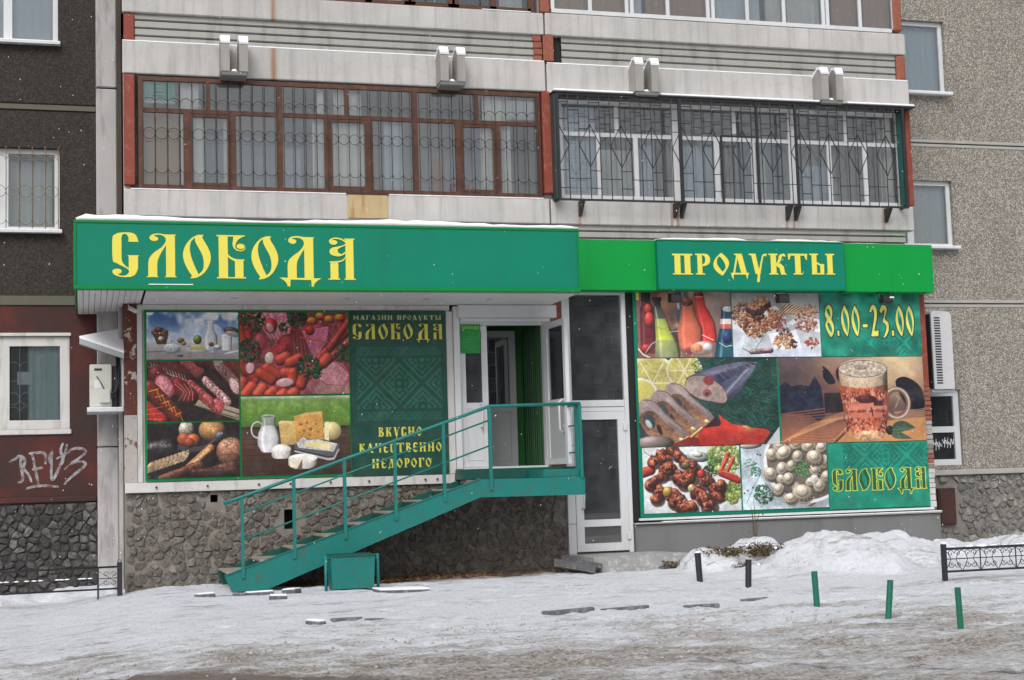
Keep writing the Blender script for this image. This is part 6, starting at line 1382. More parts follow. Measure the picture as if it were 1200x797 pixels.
b = B().box(B0, B1, -.045, -.029, ZR0, ZR1); b.emit('backing_board', M['bollardgreen'] if False else M['teal'], rf)
za, zb_ = 3.015, 1.70
XA, XB = PX(856, 380), PX(958.5, 380)
XC, XD = PX(866.5, 560), PX(968.5, 560); XE = PX(911, 470)
for nm, art, x0, x1, z0, z1, yy, lb in (
    ('print_juice', art_juice(), B0+.05, XA-.012, za, ZR1-.01, -.058, 'poster of glass juice bottles in green, orange and red, top left of the right wall'),
    ('print_biscuits', art_biscuits(), XA+.004, XB, za, ZR1-.03, -.062, 'poster of oat biscuits and nuts on white dishes'),
    ('print_hours', art_hours(), XB+.012, B1-.01, za, ZR1-.01, -.058, 'teal poster giving opening hours in large yellow figures'),
    ('print_fish', art_fish(), B0+.03, XE-.015, zb_, za-.012, -.058, 'poster of sliced mackerel with lemon, dill and tomato'),
    ('print_beer', art_beer(), XE+.02, B1-.01, zb_, za-.012, -.058, 'poster of a large glass mug of amber drink with foam'),
    ('print_kebab', art_kebab(), B0+.055, XC-.012, ZR0+.055, zb_-.012, -.058, 'poster of grilled meat skewers with salad and tomato'),
    ('print_dumplings', art_dumplings(), XC+.012, XD-.012, ZR0+.055, zb_-.004, -.064, 'poster of dumplings with herbs in a white bowl'),
    ('print_slogan', art_slogan(), XD+.008, B1-.01, ZR0+.012, zb_-.014, -.058, 'teal poster with outlined shop name, lowest at the right end')):
    poster(art, x0, x1, z0, z1, yy, lb, nm)

# floodlights under the fascia
fg = 'small floodlights over the right posters'
def flood(px, label):
    x = PX(px, 350, -.3); t = root('floodlight', label, 'floodlight', (x, -.30, 3.9), fg)
    B().prism([(-.36, 3.80), (-.36, 3.92), (-.27, 3.945), (-.22, 3.90), (-.24, 3.81)], x-.085, x+.085, 'x').emit('housing', M['lamp'], t)
    B().box(x-.07, x+.07, -.366, -.361, 3.815, 3.905).emit('lens', M['black'], t)
    B().tube([(x-.095, -.29, 3.87), (x-.095, -.27, 3.96), (x-.095, -.2, 3.975)], .008, 5).tube([(x+.095, -.29, 3.87), (x+.095, -.27, 3.96), (x+.095, -.2, 3.975)], .008, 5).emit('bracket', M['lamp'], t)
    return t
flood(791, 'black floodlight over the juice bottle poster'); flood(917, 'black floodlight over the biscuit poster')
t = flood(1038, 'black floodlight with a white patch over the opening hours'); x = PX(1042, 347, -.3); box('white_patch', M['paper'], t, x-.03, x+.04, -.372, -.367, 3.88, 3.905)
# ------------------------------------------------------------------ shop entrance with its roller shutter box and two door leaves
ent = root('shop_entrance', 'raised shop doorway with white shutter box, one closed leaf and one leaf standing open', 'doorway', (5.3, 0, 1.45))
b = B().box(4.60, 6.07, -.14, .10, 3.60, 3.785, .012); b.emit('shutter_box', M['white'], ent)
box('shutter_slat', M['white'], ent, 4.64, 5.98, -.10, .05, 3.545, 3.597, .006)
b = B().box(4.545, 4.635, -.06, .12, 1.45, 3.77, .006).box(4.642, 5.90, .0, .07, 3.505, 3.56); b.box(5.895, 5.955, -.03, .12, 1.45, 3.598, .006); b.emit('door_frame', M['white'], ent)
box('threshold', M['white'], ent, 4.64, 5.90, -.03, .12, 1.44, 1.475)
box('wall_strip', M['brick'], ent, 5.96, 6.17, -.02, .25, 1.30, 4.0)
def leaf(x0, x1, y, z0, z1, pfx, gl, fm='white', th=.055, bars=.085, split=.43, key='darkglass', pm=None):
    """door leaf in the XZ plane; returns frame mesh object"""
    zs = z0+(z1-z0)*split
    d = frame_bars(x0, x1, z0, z1, y, y+th, bars, [], [(zs, bars, x0+bars, x1-bars)]).emit(pfx, M[fm], gl)
    box('pane', M[key], d, x0+bars-.004, x1-bars+.004, y+th*.45, y+th*.55, zs+bars/2-.004, z1-bars+.004)
    box('lower_panel', M[pm or fm], d, x0+bars-.004, x1-bars+.004, y+.015, y+th-.012, z0+bars-.004, zs-bars/2+.004, .008)
    box('panel_bead', M['greydoor'], d, x0+bars+.001, x1-bars-.001, y-.002, y+.014, z0+bars+.002, z0+bars+.008)
    return d
ll = leaf(4.64, 5.05, .005, 1.48, 3.50, 'closed_leaf', ent)
b = B().tube([(4.93, -.035, 2.02), (4.935, -.07, 2.05), (4.935, -.07, 2.36), (4.93, -.035, 2.39)], .012, 6).tube([(4.93, .01, 2.05), (4.93, -.04, 2.05)], .012, 6).tube([(4.93, .01, 2.36), (4.93, -.04, 2.36)], .012, 6); b.emit('handle', M['white'], ll)
# the open leaf is swung outwards: built flat, then turned about its hinge line
op = leaf(0, .78, -.0275, 1.48, 3.52, 'open_leaf', ent, key='clearglass', pm='greydoor')
b = B().tube([(.66, -.03, 1.92), (.66, -.09, 1.95), (.66, -.09, 2.35), (.66, -.03, 2.38)], .014, 6).tube([(.66, .03, 1.92), (.66, .09, 1.95), (.66, .09, 2.35), (.66, .03, 2.38)], .014, 6); b.emit('handle', M['white'], op)
ang = R_(-86); rm = Matrix.Rotation(ang, 4, 'Z'); off = OFF[ent]
for o_ in [op]+list(op.children):
    for v in o_.data.vertices:
        w = rm @ (v.co+off); v.co = Vector((w.x+5.925, w.y-.035, w.z))-off
# vestibule
b = B().add([(4.55,.13,1.44),(5.92,.13,1.44),(5.92,1.1,1.44),(4.55,1.1,1.44)], [(0,1,2,3)]); b.emit('vestibule_floor', M['plinth'], ent)
b = B().add([(4.55,1.1,1.44),(5.92,1.1,1.44),(5.92,1.1,3.9),(4.55,1.1,3.9)], [(0,1,2,3)]).add([(4.55,.12,3.58),(5.92,.12,3.58),(5.92,1.1,3.58),(4.55,1.1,3.58)], [(3,2,1,0)]).add([(4.56,.12,1.44),(4.56,1.1,1.44),(4.56,1.1,3.9),(4.56,.12,3.9)], [(0,1,2,3)]); b.emit('vestibule_wall', M['greenwall'], ent)
n = 9
for k in range(n):
    a = .14+(1.08-.14)*k/n; c = .14+(1.08-.14)*(k+1)/n
    B().prism([(a+.008, 5.92), (a+.02, 5.885), (c-.02, 5.885), (c-.008, 5.92)] if False else [(5.92, a+.008), (5.885, a+.02), (5.885, c-.02), (5.92, c-.008)], 1.45, 3.57, 'z').emit('wall_rib', M['greenwall' if k % 3 == 1 else 'ribgrey'], ent)
xi0, xi1 = PX(562, 460, 1.0), PX(605, 460, 1.0)
inn = leaf(xi0, xi1, .99, 1.46, PZ(590, 388, 1.0), 'inner_door', ent, 'greydoor', bars=.10)
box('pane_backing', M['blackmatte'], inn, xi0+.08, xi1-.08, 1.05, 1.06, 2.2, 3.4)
nt = root('notice', 'small green notice with yellow lines on the closed entrance leaf', 'notice', (4.85, 0, 3.1))
panel('notice_sheet', print_mat('print_notice', art_notice()), nt, PX(540, 397, -.03), PX(563.5, 397, -.03), PZ(551, 414, -.03), PZ(551, 380, -.03), -.012, .008)

# ------------------------------------------------------------------ stairwell entrance of the flats
sw = root('glazed_entrance', 'tall white framed glazed entrance to the flats between shop door and right posters', 'doorway', (6.7, 0, .2))
fb = B().box(6.175, 6.295, -.04, .08, .18, 3.985, .005).box(7.10, 7.168, -.04, .08, .18, 3.985, .005).box(6.297, 7.098, -.03, .07, 2.305, 2.40, .004).box(6.297, 7.098, -.03, .07, 2.235, 2.296, .004).box(6.297, 7.098, -.03, .07, 3.95, 3.985)
fb.emit('frame', M['white'], sw)
b = B()
for z in (1.15, 1.75, 2.12, .62): b.box(6.18, 6.292, -.046, -.041, z-.004, z+.004)
b.emit('frame_joints', M['plinth'], sw)
box('transom_glass', M['darkglass'], sw, 6.29, 7.105, .01, .018, 2.40, 3.955)
dx0, dx1 = 6.30, 7.095
d = frame_bars(dx0, dx1, .215, 2.232, -.045, .02, .115, [], [(.62, .10, dx0+.115, dx1-.115)]).emit('door', M['white'], sw)
box('pane', M['darkglass'], d, dx0+.11, dx1-.11, -.015, -.008, .665, 2.12); box('pane', M['darkglass'], d, dx0+.11, dx1-.11, -.015, -.008, .32, .575)
B().tube([(6.385, -.05, .83), (6.40, -.11, .84), (6.41, -.11, 1.16), (6.385, -.05, 1.18)], .014, 7).emit('handle', M['white'], d)
b = B()
for z in (2.0, .42): b.box(7.06, 7.12, -.065, -.046, z-.05, z+.05, .008)
b.emit('hinge', M['white'], d)
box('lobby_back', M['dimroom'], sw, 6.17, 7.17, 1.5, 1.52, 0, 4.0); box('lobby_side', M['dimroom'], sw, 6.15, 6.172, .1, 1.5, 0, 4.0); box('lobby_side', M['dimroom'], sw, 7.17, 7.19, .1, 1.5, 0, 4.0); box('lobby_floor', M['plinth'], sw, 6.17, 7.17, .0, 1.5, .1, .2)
step = root('doorstep', 'snow dusted concrete doorstep in front of the glazed entrance', 'doorstep', (6.9, -.5, 0))
b = B().prism([(6.05, -.06), (7.45, -.12), (7.66, -.92), (6.22, -.98)][::-1], -.12, .185, 'z'); b.emit('slab', M['asphalt'], step)
b = B().box(6.3, 7.5, -.94, -.86, -.1, .02); b.emit('slab_lip', M['kerb'], step)
def beam3(name, mat, parent, a, c, w_, h_):
    a, c = Vector(a), Vector(c); d_ = (c-a).normalized(); s_ = d_.cross(Vector((0, 0, 1))).normalized(); u_ = s_.cross(d_)
    vs = [p+s_*sx*w_/2+u_*uz*h_/2 for p in (a, c) for sx, uz in ((-1, -1), (1, -1), (1, 1), (-1, 1))]
    return B().add(vs, [(0,1,2,3)[::-1],(4,5,6,7),(0,1,5,4),(1,2,6,5),(2,3,7,6),(3,0,4,7)]).emit(name, mat, parent)
chn = root('metal_channel', 'grey metal drain channel lying beside the concrete doorstep', 'channel', (6.0, -.8, .1))
beam3('channel_floor', M['black'], chn, (5.78, -.70, .13), (6.22, -1.15, .03), .13, .02); beam3('channel_side', M['kerb'], chn, (5.72, -.75, .13), (6.16, -1.21, .03), .015, .10); beam3('channel_side', M['kerb'], chn, (5.85, -.65, .14), (6.29, -1.09, .04), .03, .12)

# ------------------------------------------------------------------ green steel stair
st = root('stair', 'teal green steel stair with landing and tube railing up to the shop door', 'stairs', (3.5, -.7, 0))
SN, SF_ = -1.30, -.14
prof = [(1.18, .175), (1.27, -.03), (1.73, -.01), (4.55, 1.06), (5.99, 1.05), (5.99, 1.29), (4.55, 1.30)]
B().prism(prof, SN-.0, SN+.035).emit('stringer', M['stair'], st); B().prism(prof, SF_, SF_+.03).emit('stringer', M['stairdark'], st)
B().box(1.2, 4.5, SN-.0, SN+.001, 0, 0.001)
# narrow flange on the stringer's top edge
b = B().prism([(1.18, .176), (4.55, 1.302), (4.55, 1.312), (1.18, .186)], SN-.012, SN+.06); b.emit('stringer_flange', M['stair'], st)
NT_ = 8
for k in range(NT_):
    xk = 1.20+.42*k; zk = .222+.137*k
    t_ = box('tread', M['tread'], st, xk+.01, xk+.43, SN+.04, SF_-.005, zk-.03, zk, .006)
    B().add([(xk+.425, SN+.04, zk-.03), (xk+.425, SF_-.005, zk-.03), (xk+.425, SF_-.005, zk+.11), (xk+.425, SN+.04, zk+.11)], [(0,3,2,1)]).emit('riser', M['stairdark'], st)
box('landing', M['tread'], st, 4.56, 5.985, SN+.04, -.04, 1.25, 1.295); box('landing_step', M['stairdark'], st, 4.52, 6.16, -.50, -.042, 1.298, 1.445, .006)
box('landing_step', M['stair'], st, 5.45, 5.985, SN+.05, -.51, 1.298, 1.405, .006)
B().prism([(SN, 1.05), (-.04, 1.05), (-.04, 1.29), (SN, 1.29)][::-1], 5.991, 6.02, 'x').emit('landing_side', M['stair'], st)
hr = [(1.18, 1.09), (1.41, 1.165), (4.70, 2.27), (5.985, 2.29)]
B().tube([(x, SN, z) for x, z in hr], .024, 8).emit('handrail', M['stair'], st)
def hz(x): return float(np.interp(x, [p[0] for p in hr], [p[1] for p in hr]))
for x in (1.41, 2.07, 2.73, 3.40, 4.06, 4.70):
    b = B().box(x-.021, x+.021, SN-.021, SN+.021, .19+(x-1.2)*.333-.12 if x < 4.6 else 1.15, hz(x)-.015); b.emit('post', M['stair'], st)
b = B().box(5.955, 5.997, SN-.021, SN+.021, 1.28, 2.28); b.emit('post', M['stair'], st)
b = B().box(5.955, 5.997, SN+.15, SN+.19, 1.28, 2.28); b.emit('post', M['stair'], st)
for dz in (.205, .545): B().tube([(1.41, SN, 1.165-dz+.0), (4.70, SN, 2.27-dz+.02)], .011, 6).emit('mid_rail', M['stair'], st)
B().tube([(5.976, SN, 2.285), (5.976, -.55, 2.285)], .022, 8).emit('side_rail', M['stair'], st)
for z in (2.0, 1.63): B().tube([(5.976, SN+.17, z), (5.976, -.60, z)], .011, 6).emit('side_rail', M['stair'], st)
for x in (): box('support_leg', M['stairdark'], st, x-.03, x+.03, -.25, -.19, -.1, .17+(min(x, 4.55)-1.2)*.333-.22)

# ------------------------------------------------------------------ litter bin
bn = root('litter_bin', 'square teal green metal litter bin hung between two posts beneath the stair', 'litter bin', (2.75, -1.75, -.03))
X0b, X1b, Yb = PX(388, 670, -1.9), PX(440, 670, -1.9), -1.9
zt_, zb_2 = PZ(414, 650, Yb), PZ(414, 690, Yb)
B().add([(X0b,Yb,zt_),(X1b,Yb,zt_),(X1b,Yb+.36,zt_),(X0b,Yb+.36,zt_),(X0b+.02,Yb+.02,zb_2),(X1b-.02,Yb+.02,zb_2),(X1b-.02,Yb+.34,zb_2),(X0b+.02,Yb+.34,zb_2)],
    [(4,5,1,0),(5,6,2,1),(6,7,3,2),(7,4,0,3),(7,6,5,4)]).emit('bucket', M['stair'], bn)
b = B()
for k in range(0): x = X0b+(X1b-X0b)*k/5; b.box(x-.004, x+.004, Yb-.004, Yb+.001, zb_2+.03, zt_-.03)
b.box(X0b-.008, X1b+.008, Yb-.014, Yb+.006, zt_-.02, zt_+.006).box(X0b-.008, X1b+.008, Yb+.354, Yb+.374, zt_-.02, zt_+.006)
b.emit('rim', M['stairdark'], bn)
for x in (X0b-.05, X1b+.05): B().tube([(x, Yb+.1, -.12), (x, Yb+.1, zt_-.0)], .02, 8).emit('post', M['stair'], bn)
for x in (X0b-.05, X1b+.05): B().tube([(x, Yb+.1, zt_-.05), (x+(.05 if x < 2.7 else -.05), Yb+.1, zt_-.05)], .01, 6).emit('pivot', M['stair'], bn)

# ------------------------------------------------------------------ bollards
def depth(x, y, z): return float(np.dot(np.array([x, y, z])-CAM, FWD))
def bollard_mesh(name, mat, h, r=.029):
    b = B().tube([(0, 0, -.12), (0, 0, h)], r, 12, False); n = 12
    b.tube([(0, 0, h), (0, 0, h-.05)], r*.8, 12, False)
    vs = []; 
    for rr_ in (r, r*.8): vs += [(rr_*math.cos(2*math.pi*(k+.5)/n), rr_*math.sin(2*math.pi*(k+.5)/n), h) for k in range(n)]
    b.add(vs, [(k, (k+1) % n, n+(k+1) % n, n+k) for k in range(n)]); b.add([(r*.8*math.cos(2*math.pi*k/n), r*.8*math.sin(2*math.pi*k/n), h-.04) for k in range(n)], [tuple(range(n))])
    return b
def bollard(px, py, pt, mat, lean, label, snow=False):
    x, y, z = PG(px, py); h = (py-pt)/FPX*depth(x, y, z); r = 3.7/FPX*depth(x, y, z)
    t = root('bollard', label, 'bollard', (x, y, z), 'short pipe bollards in the snow')
    OFF[t] = Vector((0, 0, 0)); bollard_mesh('pipe', mat, h, r).emit('pipe', mat, t)
    if snow: B().ball((0, 0, h+.002), r*1.02, (1, 1, .45), 10, 5).emit('snow_cap', M['snow'], t)
    t.rotation_euler = lean; return t
bollard(820, 679, 648, M['black'], (0, R_(-2.5), 0), 'black bollard nearest the doorstep', True)
bollard(877, 688, 656, M['black'], (0, R_(3), 0), 'black bollard in front of the small snow heap with dry plants')
bollard(957.5, 712, 670, M['bollardgreen'], (0, R_(-2), 0), 'upright green bollard nearest the black ones')
bollard(1041, 723, 680, M['bollardgreen'], (0, R_(7), 0), 'green bollard leaning to the right')
bollard(1126, 738, 689, M['bollardgreen'], (0, R_(-1.5), 0), 'green bollard farthest right, closest to the street')

# ------------------------------------------------------------------ low iron fences
def spiral(cx, cz, r, y, a0, turns, sgn): return [(cx+r*(1-t)*math.cos(a0+sgn*t*turns*6.283), y, cz+r*(1-t)*math.sin(a0+sgn*t*turns*6.283)) for t in [k/20*.9 for k in range(21)]]
f1 = root('low_fence', 'low black wrought iron fence with scrolls and snow beside the big snow heap', 'fence', PG(1106, 683))
Yf = PG(1106, 683)[1]
X0f = PX(1107, 660, Yf); zr = [PZ(1108, 642, Yf), PZ(1108, 655.5, Yf), PZ(1110, 670, Yf)]
box('post', M['black'], f1, X0f-.03, X0f+.02, Yf-.025, Yf+.025, -.25, PZ(1104, 638, Yf)); box('snow_cap', M['snow'], f1, X0f-.035, X0f+.025, Yf-.03, Yf+.03, PZ(1104, 638, Yf)+.001, PZ(1104, 635.5, Yf), .008)
b = B().box(X0f+.021, X0f+3.2, Yf-.014, Yf+.014, zr[0]-.03, zr[0]); b.emit('top_rail', M['black'], f1)
box('bottom_rail', M['black'], f1, X0f+.021, X0f+3.2, Yf-.012, Yf+.012, zr[2]-.012, zr[2]+.012)
rr = random.Random(8); b = B()
x = X0f+.1
while x < X0f+3.1:
    w_ = rr.uniform(.04, .14); b.ball((x+w_/2, Yf, zr[0]+.004), w_*.6, (1, .25, .22)); x += w_*1.3+rr.uniform(0, .12)*(rr.random() < .5)
b.emit('snow_on_rail', M['snow'], f1, kind='stuff')
b = B().tube([(X0f, Yf, zr[1]), (X0f+3.2, Yf, zr[1])], .006, 5); cw_ = PX(1149, 655, Yf)-X0f
for k in range(8):
    xa = X0f+cw_*k; b.tube([(xa+cw_, Yf, zr[2]), (xa+cw_, Yf, zr[0])], .008, 5)
    hh = (zr[0]-zr[2]-.03)/4; 
    for sx in (.24, .70):
        for sz in (-1, 1):
            cxx = xa+cw_*sx; czz = zr[1]+sz*hh*1.05
            b.tube(spiral(cxx-.035, czz, .042, Yf-.008, 0 if sz < 0 else 0, 1.4, sz), .0045, 4, False); b.tube(spiral(cxx+.06, czz, .042, Yf-.008, math.pi, 1.4, -sz), .0045, 4, False)
    for sx, s2 in ((.24, .48), (.70, .48), (.24, 0.), (.70, 1.)):
        b.tube([(xa+cw_*s2, Yf-.006, zr[0]-.03), (xa+cw_*(sx*.4+s2*.6), Yf-.006, zr[1]+hh*1.2), (xa+cw_*(sx*.7+s2*.3), Yf-.006, zr[1]+.0), (xa+cw_*(sx*.4+s2*.6), Yf-.006, zr[1]-hh*1.2), (xa+cw_*s2, Yf-.006, zr[2])], .0045, 4, False)
b.emit('scrollwork', M['black'], f1)
b = B(); xa = PX(1203, 640, Yf); b.tube([(xa+.36*math.cos(a), Yf, zr[0]+.14*math.sin(a)) for a in np.linspace(math.pi, 0, 13)], .006, 5).tube([(xa+.24*math.cos(a), Yf, zr[0]+.10*math.sin(a)) for a in np.linspace(math.pi, 0, 13)], .005, 5); b.emit('arched_crest', M['metalgrey'], f1)
f2 = root('low_fence', 'low black iron fence in front of the dark red wall at the left edge', 'fence', (-.1, -.2, -.05))
Yf = -.22; X1f = PX(140, 680, Yf); z1 = PZ(140, 664, Yf); z2 = PZ(140, 677, Yf); z3 = PZ(140, 689.5, Yf); zs2 = [PZ(0, y_, Yf)-z0_ for y_, z0_ in ((671, z1), (683.5, z2), (697, z3))]
box('post', M['black'], f2, X1f-.03, X1f+.035, Yf-.03, Yf+.03, -.3, PZ(140, 659, Yf), .004); b = B(); b.tube([(X1f+.02*math.cos(a), Yf, PZ(140, 657.5, Yf)+.02*math.sin(a)) for a in np.linspace(0, 6.28, 13)], .005, 4); b.emit('post_ring', M['black'], f2)
for z, r_ in ((z1, .013), (z3, .012)): B().tube([(X1f, Yf, z), (-4.5, Yf, z-.02)], r_, 6).emit('rail', M['black'], f2)
b = B().tube([(X1f, Yf, z2), (-4.5, Yf, z2-.02)], .006, 5)
for k in range(3):
    xa = X1f-.27-k*1.9; b.box(xa-.012, xa+.012, Yf-.01, Yf+.01, -.25, z1)
    if k > 0: continue
    for sz in (-1, 1): b.tube(spiral(xa+.10, z2+sz*.05, .04, Yf-.008, 0, 1.3, sz), .005, 4, False); b.tube(spiral(xa+.20, z2+sz*.05, .04, Yf-.008, 3.14, 1.3, -sz), .005, 4, False); b.tube([(xa, Yf, z2-sz*.1), (xa+.3, Yf, z2+sz*.1)], .004, 4)
b.emit('scrollwork', M['black'], f2)
b = B(); rr = random.Random(12)
for k in range(26):
    xa = X1f-.35-k*.07-rr.uniform(0, .04)
    if rr.random() < .7: b.ball((xa, Yf, z2+.006), .03, (1.2, .3, .3))
b.emit('snow_on_rail', M['snow'], f2, kind='stuff')

# ------------------------------------------------------------------ air conditioners, hood, camera
ac = root('air_conditioner', 'beige air conditioner on a white bracket shelf beside the left window', 'air conditioner', (-.3, .3, 2.4))
ya = .22; x0, x1 = PX(105, 450, ya), PX(131, 450, ya); z0, z1 = PZ(118, 477.5, ya), PZ(118, 427, ya)
box('casing', M['acbeige'], ac, x0, x1, ya, ya+.62, z0, z1, .012); box('side_grille', M['black'], ac, x1+.002, x1+.06, ya+.05, ya+.6, z0+.02, z1-.02)
box('label_plate', M['black'], ac, x0+.06, x0+.16, ya-.004, ya, z1-.085, z1-.055); box('valve_cover', M['acbeige'], ac, x0+.13, x0+.27, ya-.05, ya, z0+.06, z0+.24, .008); box('sticker', M['paper'], ac, x0+.06, x0+.15, ya-.004, ya, z0+.26, z0+.37)
b = B().tube([(x0+.20, ya-.02, z0+.22), (x0+.14, ya-.04, z0+.34), (x0+.09, ya-.02, z0+.42)], .007, 5).tube([(x0+.26, ya-.02, z0+.15), (x1+.05, ya-.02, z0+.22), (x1+.09, ya+.05, z0+.35), (x1+.10, ya+.1, z1+.2)], .014, 6).tube([(x0+.26, ya-.02, z0+.12), (x1+.04, ya-.01, z0+.14), (x1+.07, ya+.06, z0+.4), (x1+.07, ya+.1, z1+.25)], .012, 6); b.emit('hoses', M['black'], ac)
b = B().box(PX(102, 483, ya-.1), -.004, ya-.12, ya+.62, z0-.065, z0-.02, .006).box(-.03, -.004, ya-.1, ya+.6, z0-.0, z0+.65); b.emit('bracket_shelf', M['white'], ac); box('snow_on_shelf', M['snow'], ac, PX(102, 483, ya-.1), -.01, ya-.12, ya, z0-.019, z0-.004, .005)
hd = root('canopy_hood', 'small snow covered triangular hood above the left air conditioner', 'hood', (-.2, .5, 3.3))
A_, B_, C_ = (PX(93, 397, .5), .5, PZ(93, 397, .5)), (-.003, .92, PZ(145, 387, .92)), (-.003, -.12, PZ(145, 414, -.12))
def tri(dz0, dz1, k=1.0):
    return [(A_[0], A_[1]-.08, A_[2]+dz0), (A_[0], A_[1]+.12, A_[2]+dz0), (B_[0], B_[1], B_[2]+dz0), (C_[0], C_[1], C_[2]+dz0), (A_[0], A_[1]-.08, A_[2]+dz1), (A_[0], A_[1]+.12, A_[2]+dz1), (B_[0], B_[1], B_[2]+dz1), (C_[0], C_[1], C_[2]+dz1)]
bf = [(0,1,2,3)[::-1],(4,5,6,7),(0,3,7,4)[::-1],(1,0,4,5),(2,1,5,6),(3,2,6,7)]
B().add(tri(-.075, 0), bf).emit('hood_sheet', M['metalgrey'], hd); B().add(tri(.002, .03), bf).emit('snow_layer', M['snow'], hd)
scm = root('security_camera', 'small white security camera at the top of the brown pier', 'camera', (.1, -.05, 3.6))
B().tube([(PX(152, 361, -.12), -.10, PZ(152, 361, -.12)), (PX(160, 366, -.12), -.20, PZ(160, 366, -.12))], .03, 10).emit('housing', M['white'], scm); B().tube([(PX(152, 361, -.1), -.10, PZ(152, 361, -.1)), (PX(150, 356, 0), -.0, PZ(150, 356, 0))], .01, 6).emit('arm', M['white'], scm)
ac2 = root('air_conditioner', 'tall white air conditioner with slotted face on the pebble dash wall at right', 'air conditioner', (12.9, .8, 2.5))
ya = .82; x0, x1 = PX(1093, 410, ya), PX(1116.5, 410, ya); z0, z1 = PZ(1105, 456, ya), PZ(1100, 364, ya)
b = B().prism([(x0, z0), (x1, z0), (x1, z1-.06), (x1-.04, z1-.02), (x0+.1, z1), (x0, z1-.02)], ya, YW-.02); b.emit('casing', M['acwhite'], ac2)
box('fan_side', M['black'], ac2, x0-.012, x0-.001, ya+.03, YW-.03, z0+.02, z1-.05)
b = B(); n = 26
for k in range(n): z = z0+.10+(z1-z0-.22)*k/(n-1); b.box(x0+.05, x0+.16, ya-.003, ya-.0005, z-.012, z+.012)
b.emit('slots', M['black'], ac2)
box('mounting_plate', M['acwhite'], ac2, x0-.01, x1+.03, ya+.05, YW-.01, z0-.05, z0-.005, .008)
b = B().box(x1+.002, x1+.04, ya+.2, ya+.26, z0+.25, z0+.80); b.emit('side_cover', M['acwhite'], ac2)

# ------------------------------------------------------------------ loose kerbs and paving pieces
def block(name, px, py, w_px, dy, h, rot, mat, label, snow=False, grp=None, sink=.05):
    x, y, z = PG(px, py); w_ = w_px/FPX*depth(x, y, z); z = gz(x, y)
    t = root(name, label, 'kerb stone' if 'kerb' in name else 'paving slab', (x, y, z), grp); OFF[t] = Vector((0, 0, 0))
    B().box(-w_/2, w_/2, -dy/2, dy/2, -sink, h, .01).emit('stone_body', mat, t)
    if snow: B().box(-w_/2+.01, w_/2-.01, -dy/2+.01, dy/2-.005, h+.001, h+.018, .006).emit('snow_cover', M['snow'], t)
    t.rotation_euler = (R_(rnd.uniform(-3, 3)), R_(rnd.uniform(-2, 2)), R_(rot)); return t
block('paving_slab', 240, 699, 21, .22, .03, 8, M['kerb'], 'loose slab leftmost of the row at the stair foot', True)
block('paving_slab', 280, 697, 15, .16, .03, -4, M['kerb'], 'small dark slab directly under the foot of the stair', False)
block('paving_slab', 304, 696, 32, .2, .035, 3, M['kerb'], 'long loose slab between stair foot and litter bin', True)
block('paving_slab', 326, 700, 21, .2, .025, -6, M['kerb'], 'loose slab at the right end of the row by the stair', True)
block('paving_slab', 342, 694, 18, .18, .045, 55, M['kerb'], 'snowy slab tipped against the right end of the slab row', True)
block('paving_slab', 470, 691, 62, .40, .035, 4, M['kerb'], 'flat grey slab on the ground to the right of the litter bin', True)
block('paving_slab', 370, 730, 26, .10, .03, -58, M['kerb'], 'narrow snowy slab slanting across the path below the bin', True)
kg = 'dark kerb stones flush in the snow'
block('kerb_stone', 406, 726, 38, .06, .03, 1, M['kerb'], 'dark kerb stone at the left end of the buried kerb line', False, kg)
block('kerb_stone', 439, 727, 24, .06, .028, 3, M['kerb'], 'short kerb stone next to the leftmost kerb stone', False, kg)
block('kerb_stone', 666, 719, 66, .06, .035, 5, M['kerb'], 'dark kerb stone in the snow below the metal channel', False, kg)
block('kerb_stone', 732, 714, 62, .06, .035, 4, M['kerb'], 'dark kerb stone in the snow below the concrete doorstep', False, kg)
block('kerb_stone', 822, 711, 46, .06, .025, 5, M['kerb'], 'dark kerb stone below the black bollard nearest the doorstep', False, kg)
block('kerb_stone', 884, 703, 38, .06, .025, 10, M['kerb'], 'kerb stone just left of the first green bollard', False, kg)

# ------------------------------------------------------------------ dry plants on the small heap, litter, falling snow
def plant(cx, cy, n, hgt, spread, seed, label, leafy=True):
    r = random.Random(seed); z = gz(cx, cy); t = root('dry_plant', label, 'dry plant', (cx, cy, z)); b = B(); lf_ = B(); sn = B()
    for k in range(n):
        a = r.uniform(0, 6.28); s_ = spread*r.uniform(.2, 1); h = hgt*r.uniform(.35, 1); p0 = Vector((cx+r.uniform(-.3, .3)*spread, cy+r.uniform(-.3, .3)*spread, z-.04)); p1 = p0+Vector((s_*math.cos(a)*.6, s_*math.sin(a)*.4, h*.8)); p2 = p0+Vector((s_*math.cos(a)*1.3, s_*math.sin(a), h*.75 if leafy else h*1.2))
        b.tube([p0, p1, p2], [.006, .005, .003], 4, False)
        for j in range(7 if leafy else 2):
            q = p0.lerp(p2, r.uniform(.3, 1))+Vector((r.uniform(-.06, .06), r.uniform(-.06, .06), r.uniform(-.04, .04))); d1 = Vector((r.uniform(-1, 1), r.uniform(-1, 1), r.uniform(-1, 1))).normalized()*.035; d2 = Vector((r.uniform(-1, 1), r.uniform(-1, 1), r.uniform(-1, 1))).normalized()*.018
            lf_.add([q-d1, q+d2, q+d1, q-d2], [(0,1,2,3)])
        if leafy and r.random() < .22: sn.ball(tuple(p2+Vector((0, 0, .0))), r.uniform(.012, .03), (1.2, 1, .8))
    b.emit('stems', M['drytwig'], t); lf_.emit('leaves', M['drytwig'], t)
    if sn.v: sn.emit('snow_clumps', M['snow'], t)
plant(8.55, -1.35, 46, .26, .34, 1, 'brown withered plant drooping over the small snow heap')
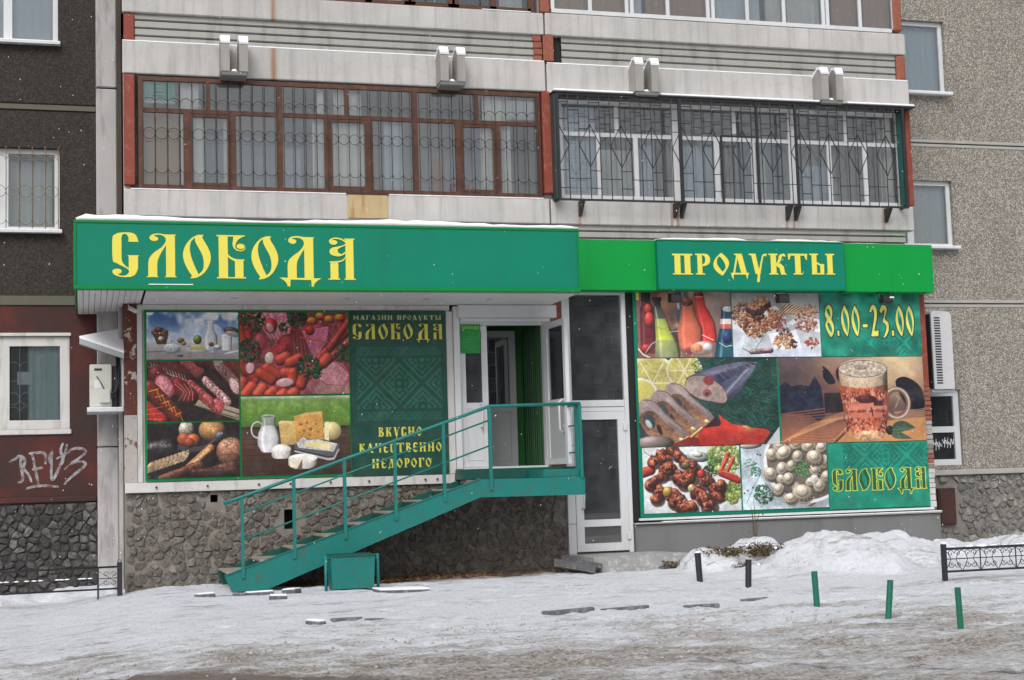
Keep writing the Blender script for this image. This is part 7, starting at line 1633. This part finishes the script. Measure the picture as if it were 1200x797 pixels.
plant(8.05, -1.25, 30, .16, .42, 2, 'low flattened dry plants on the left of the small snow heap')
plant(8.20, -1.75, 24, .12, .30, 5, 'dark dry leaves at the front of the small snow heap')
plant(8.75, -.75, 5, .55, .10, 3, 'single thin bare twig standing against the grey plinth', False)
plant(7.45, -1.0, 16, .12, .30, 4, 'dry grass tuft at the foot of the grey plinth by the doorstep')
r = random.Random(9); b = B()
for k in range(900):
    x = r.gauss(4.0, .8) if r.random() < .6 else r.uniform(2.4, 6.4); y = r.uniform(-1.0, -.15) if x < 5.5 else r.uniform(-.9, -.2)
    if not 2.0 < x < 6.6: continue
    z = float(g0(x, y))+r.uniform(0, .03); d1 = Vector((r.uniform(-1, 1), r.uniform(-1, 1), r.uniform(-.2, .6))).normalized()*r.uniform(.02, .05); d2 = Vector((r.uniform(-1, 1), r.uniform(-1, 1), .3)).normalized()*.008; q = Vector((x, y, z))
    b.add([q-d1, q+d2, q+d1, q-d2], [(0,1,2,3)])
lt = b.emit('dry_litter', M['drygrass'], None, kind='stuff'); tag(lt, 'orange brown dry grass litter along the foot of the rubble wall under the stair', 'litter')
b = B(); r = random.Random(4)
for k in range(1500):
    x = r.uniform(-13, 17); y = r.uniform(-7.2, -1.5); z = r.uniform(.3, 9.0); s_ = r.uniform(.003, .0062)
    b.ball((x, y, z), s_, (1, 1, 1.6), 4, 2)
sf = b.emit('falling_snow', M['snow'], None, kind='stuff'); tag(sf, 'scattered snowflakes falling through the air in front of the building', 'snow')
b = B(); r = random.Random(14)                         # trodden clods of ice on the carriageway edge
for k in range(900):
    x = r.uniform(-3, 9); y = -6.4-abs(r.gauss(0, 1.6)); s_ = r.uniform(.005, .017)
    if y < -12.5: continue
    b.ball((x, y, float(g0(x, y))+s_*.3), s_, (r.uniform(.8, 1.8), 1, r.uniform(.4, .9)), r.choice((3, 4, 5)), 3)
cl = b.emit('ice_crumbs', surf('dirty_ice', rgb(176, 172, 168), .6, .25, 9, 40, .3), None, kind='stuff'); tag(cl, 'dirty crumbs of ice and snow strewn over the street edge', 'ice')
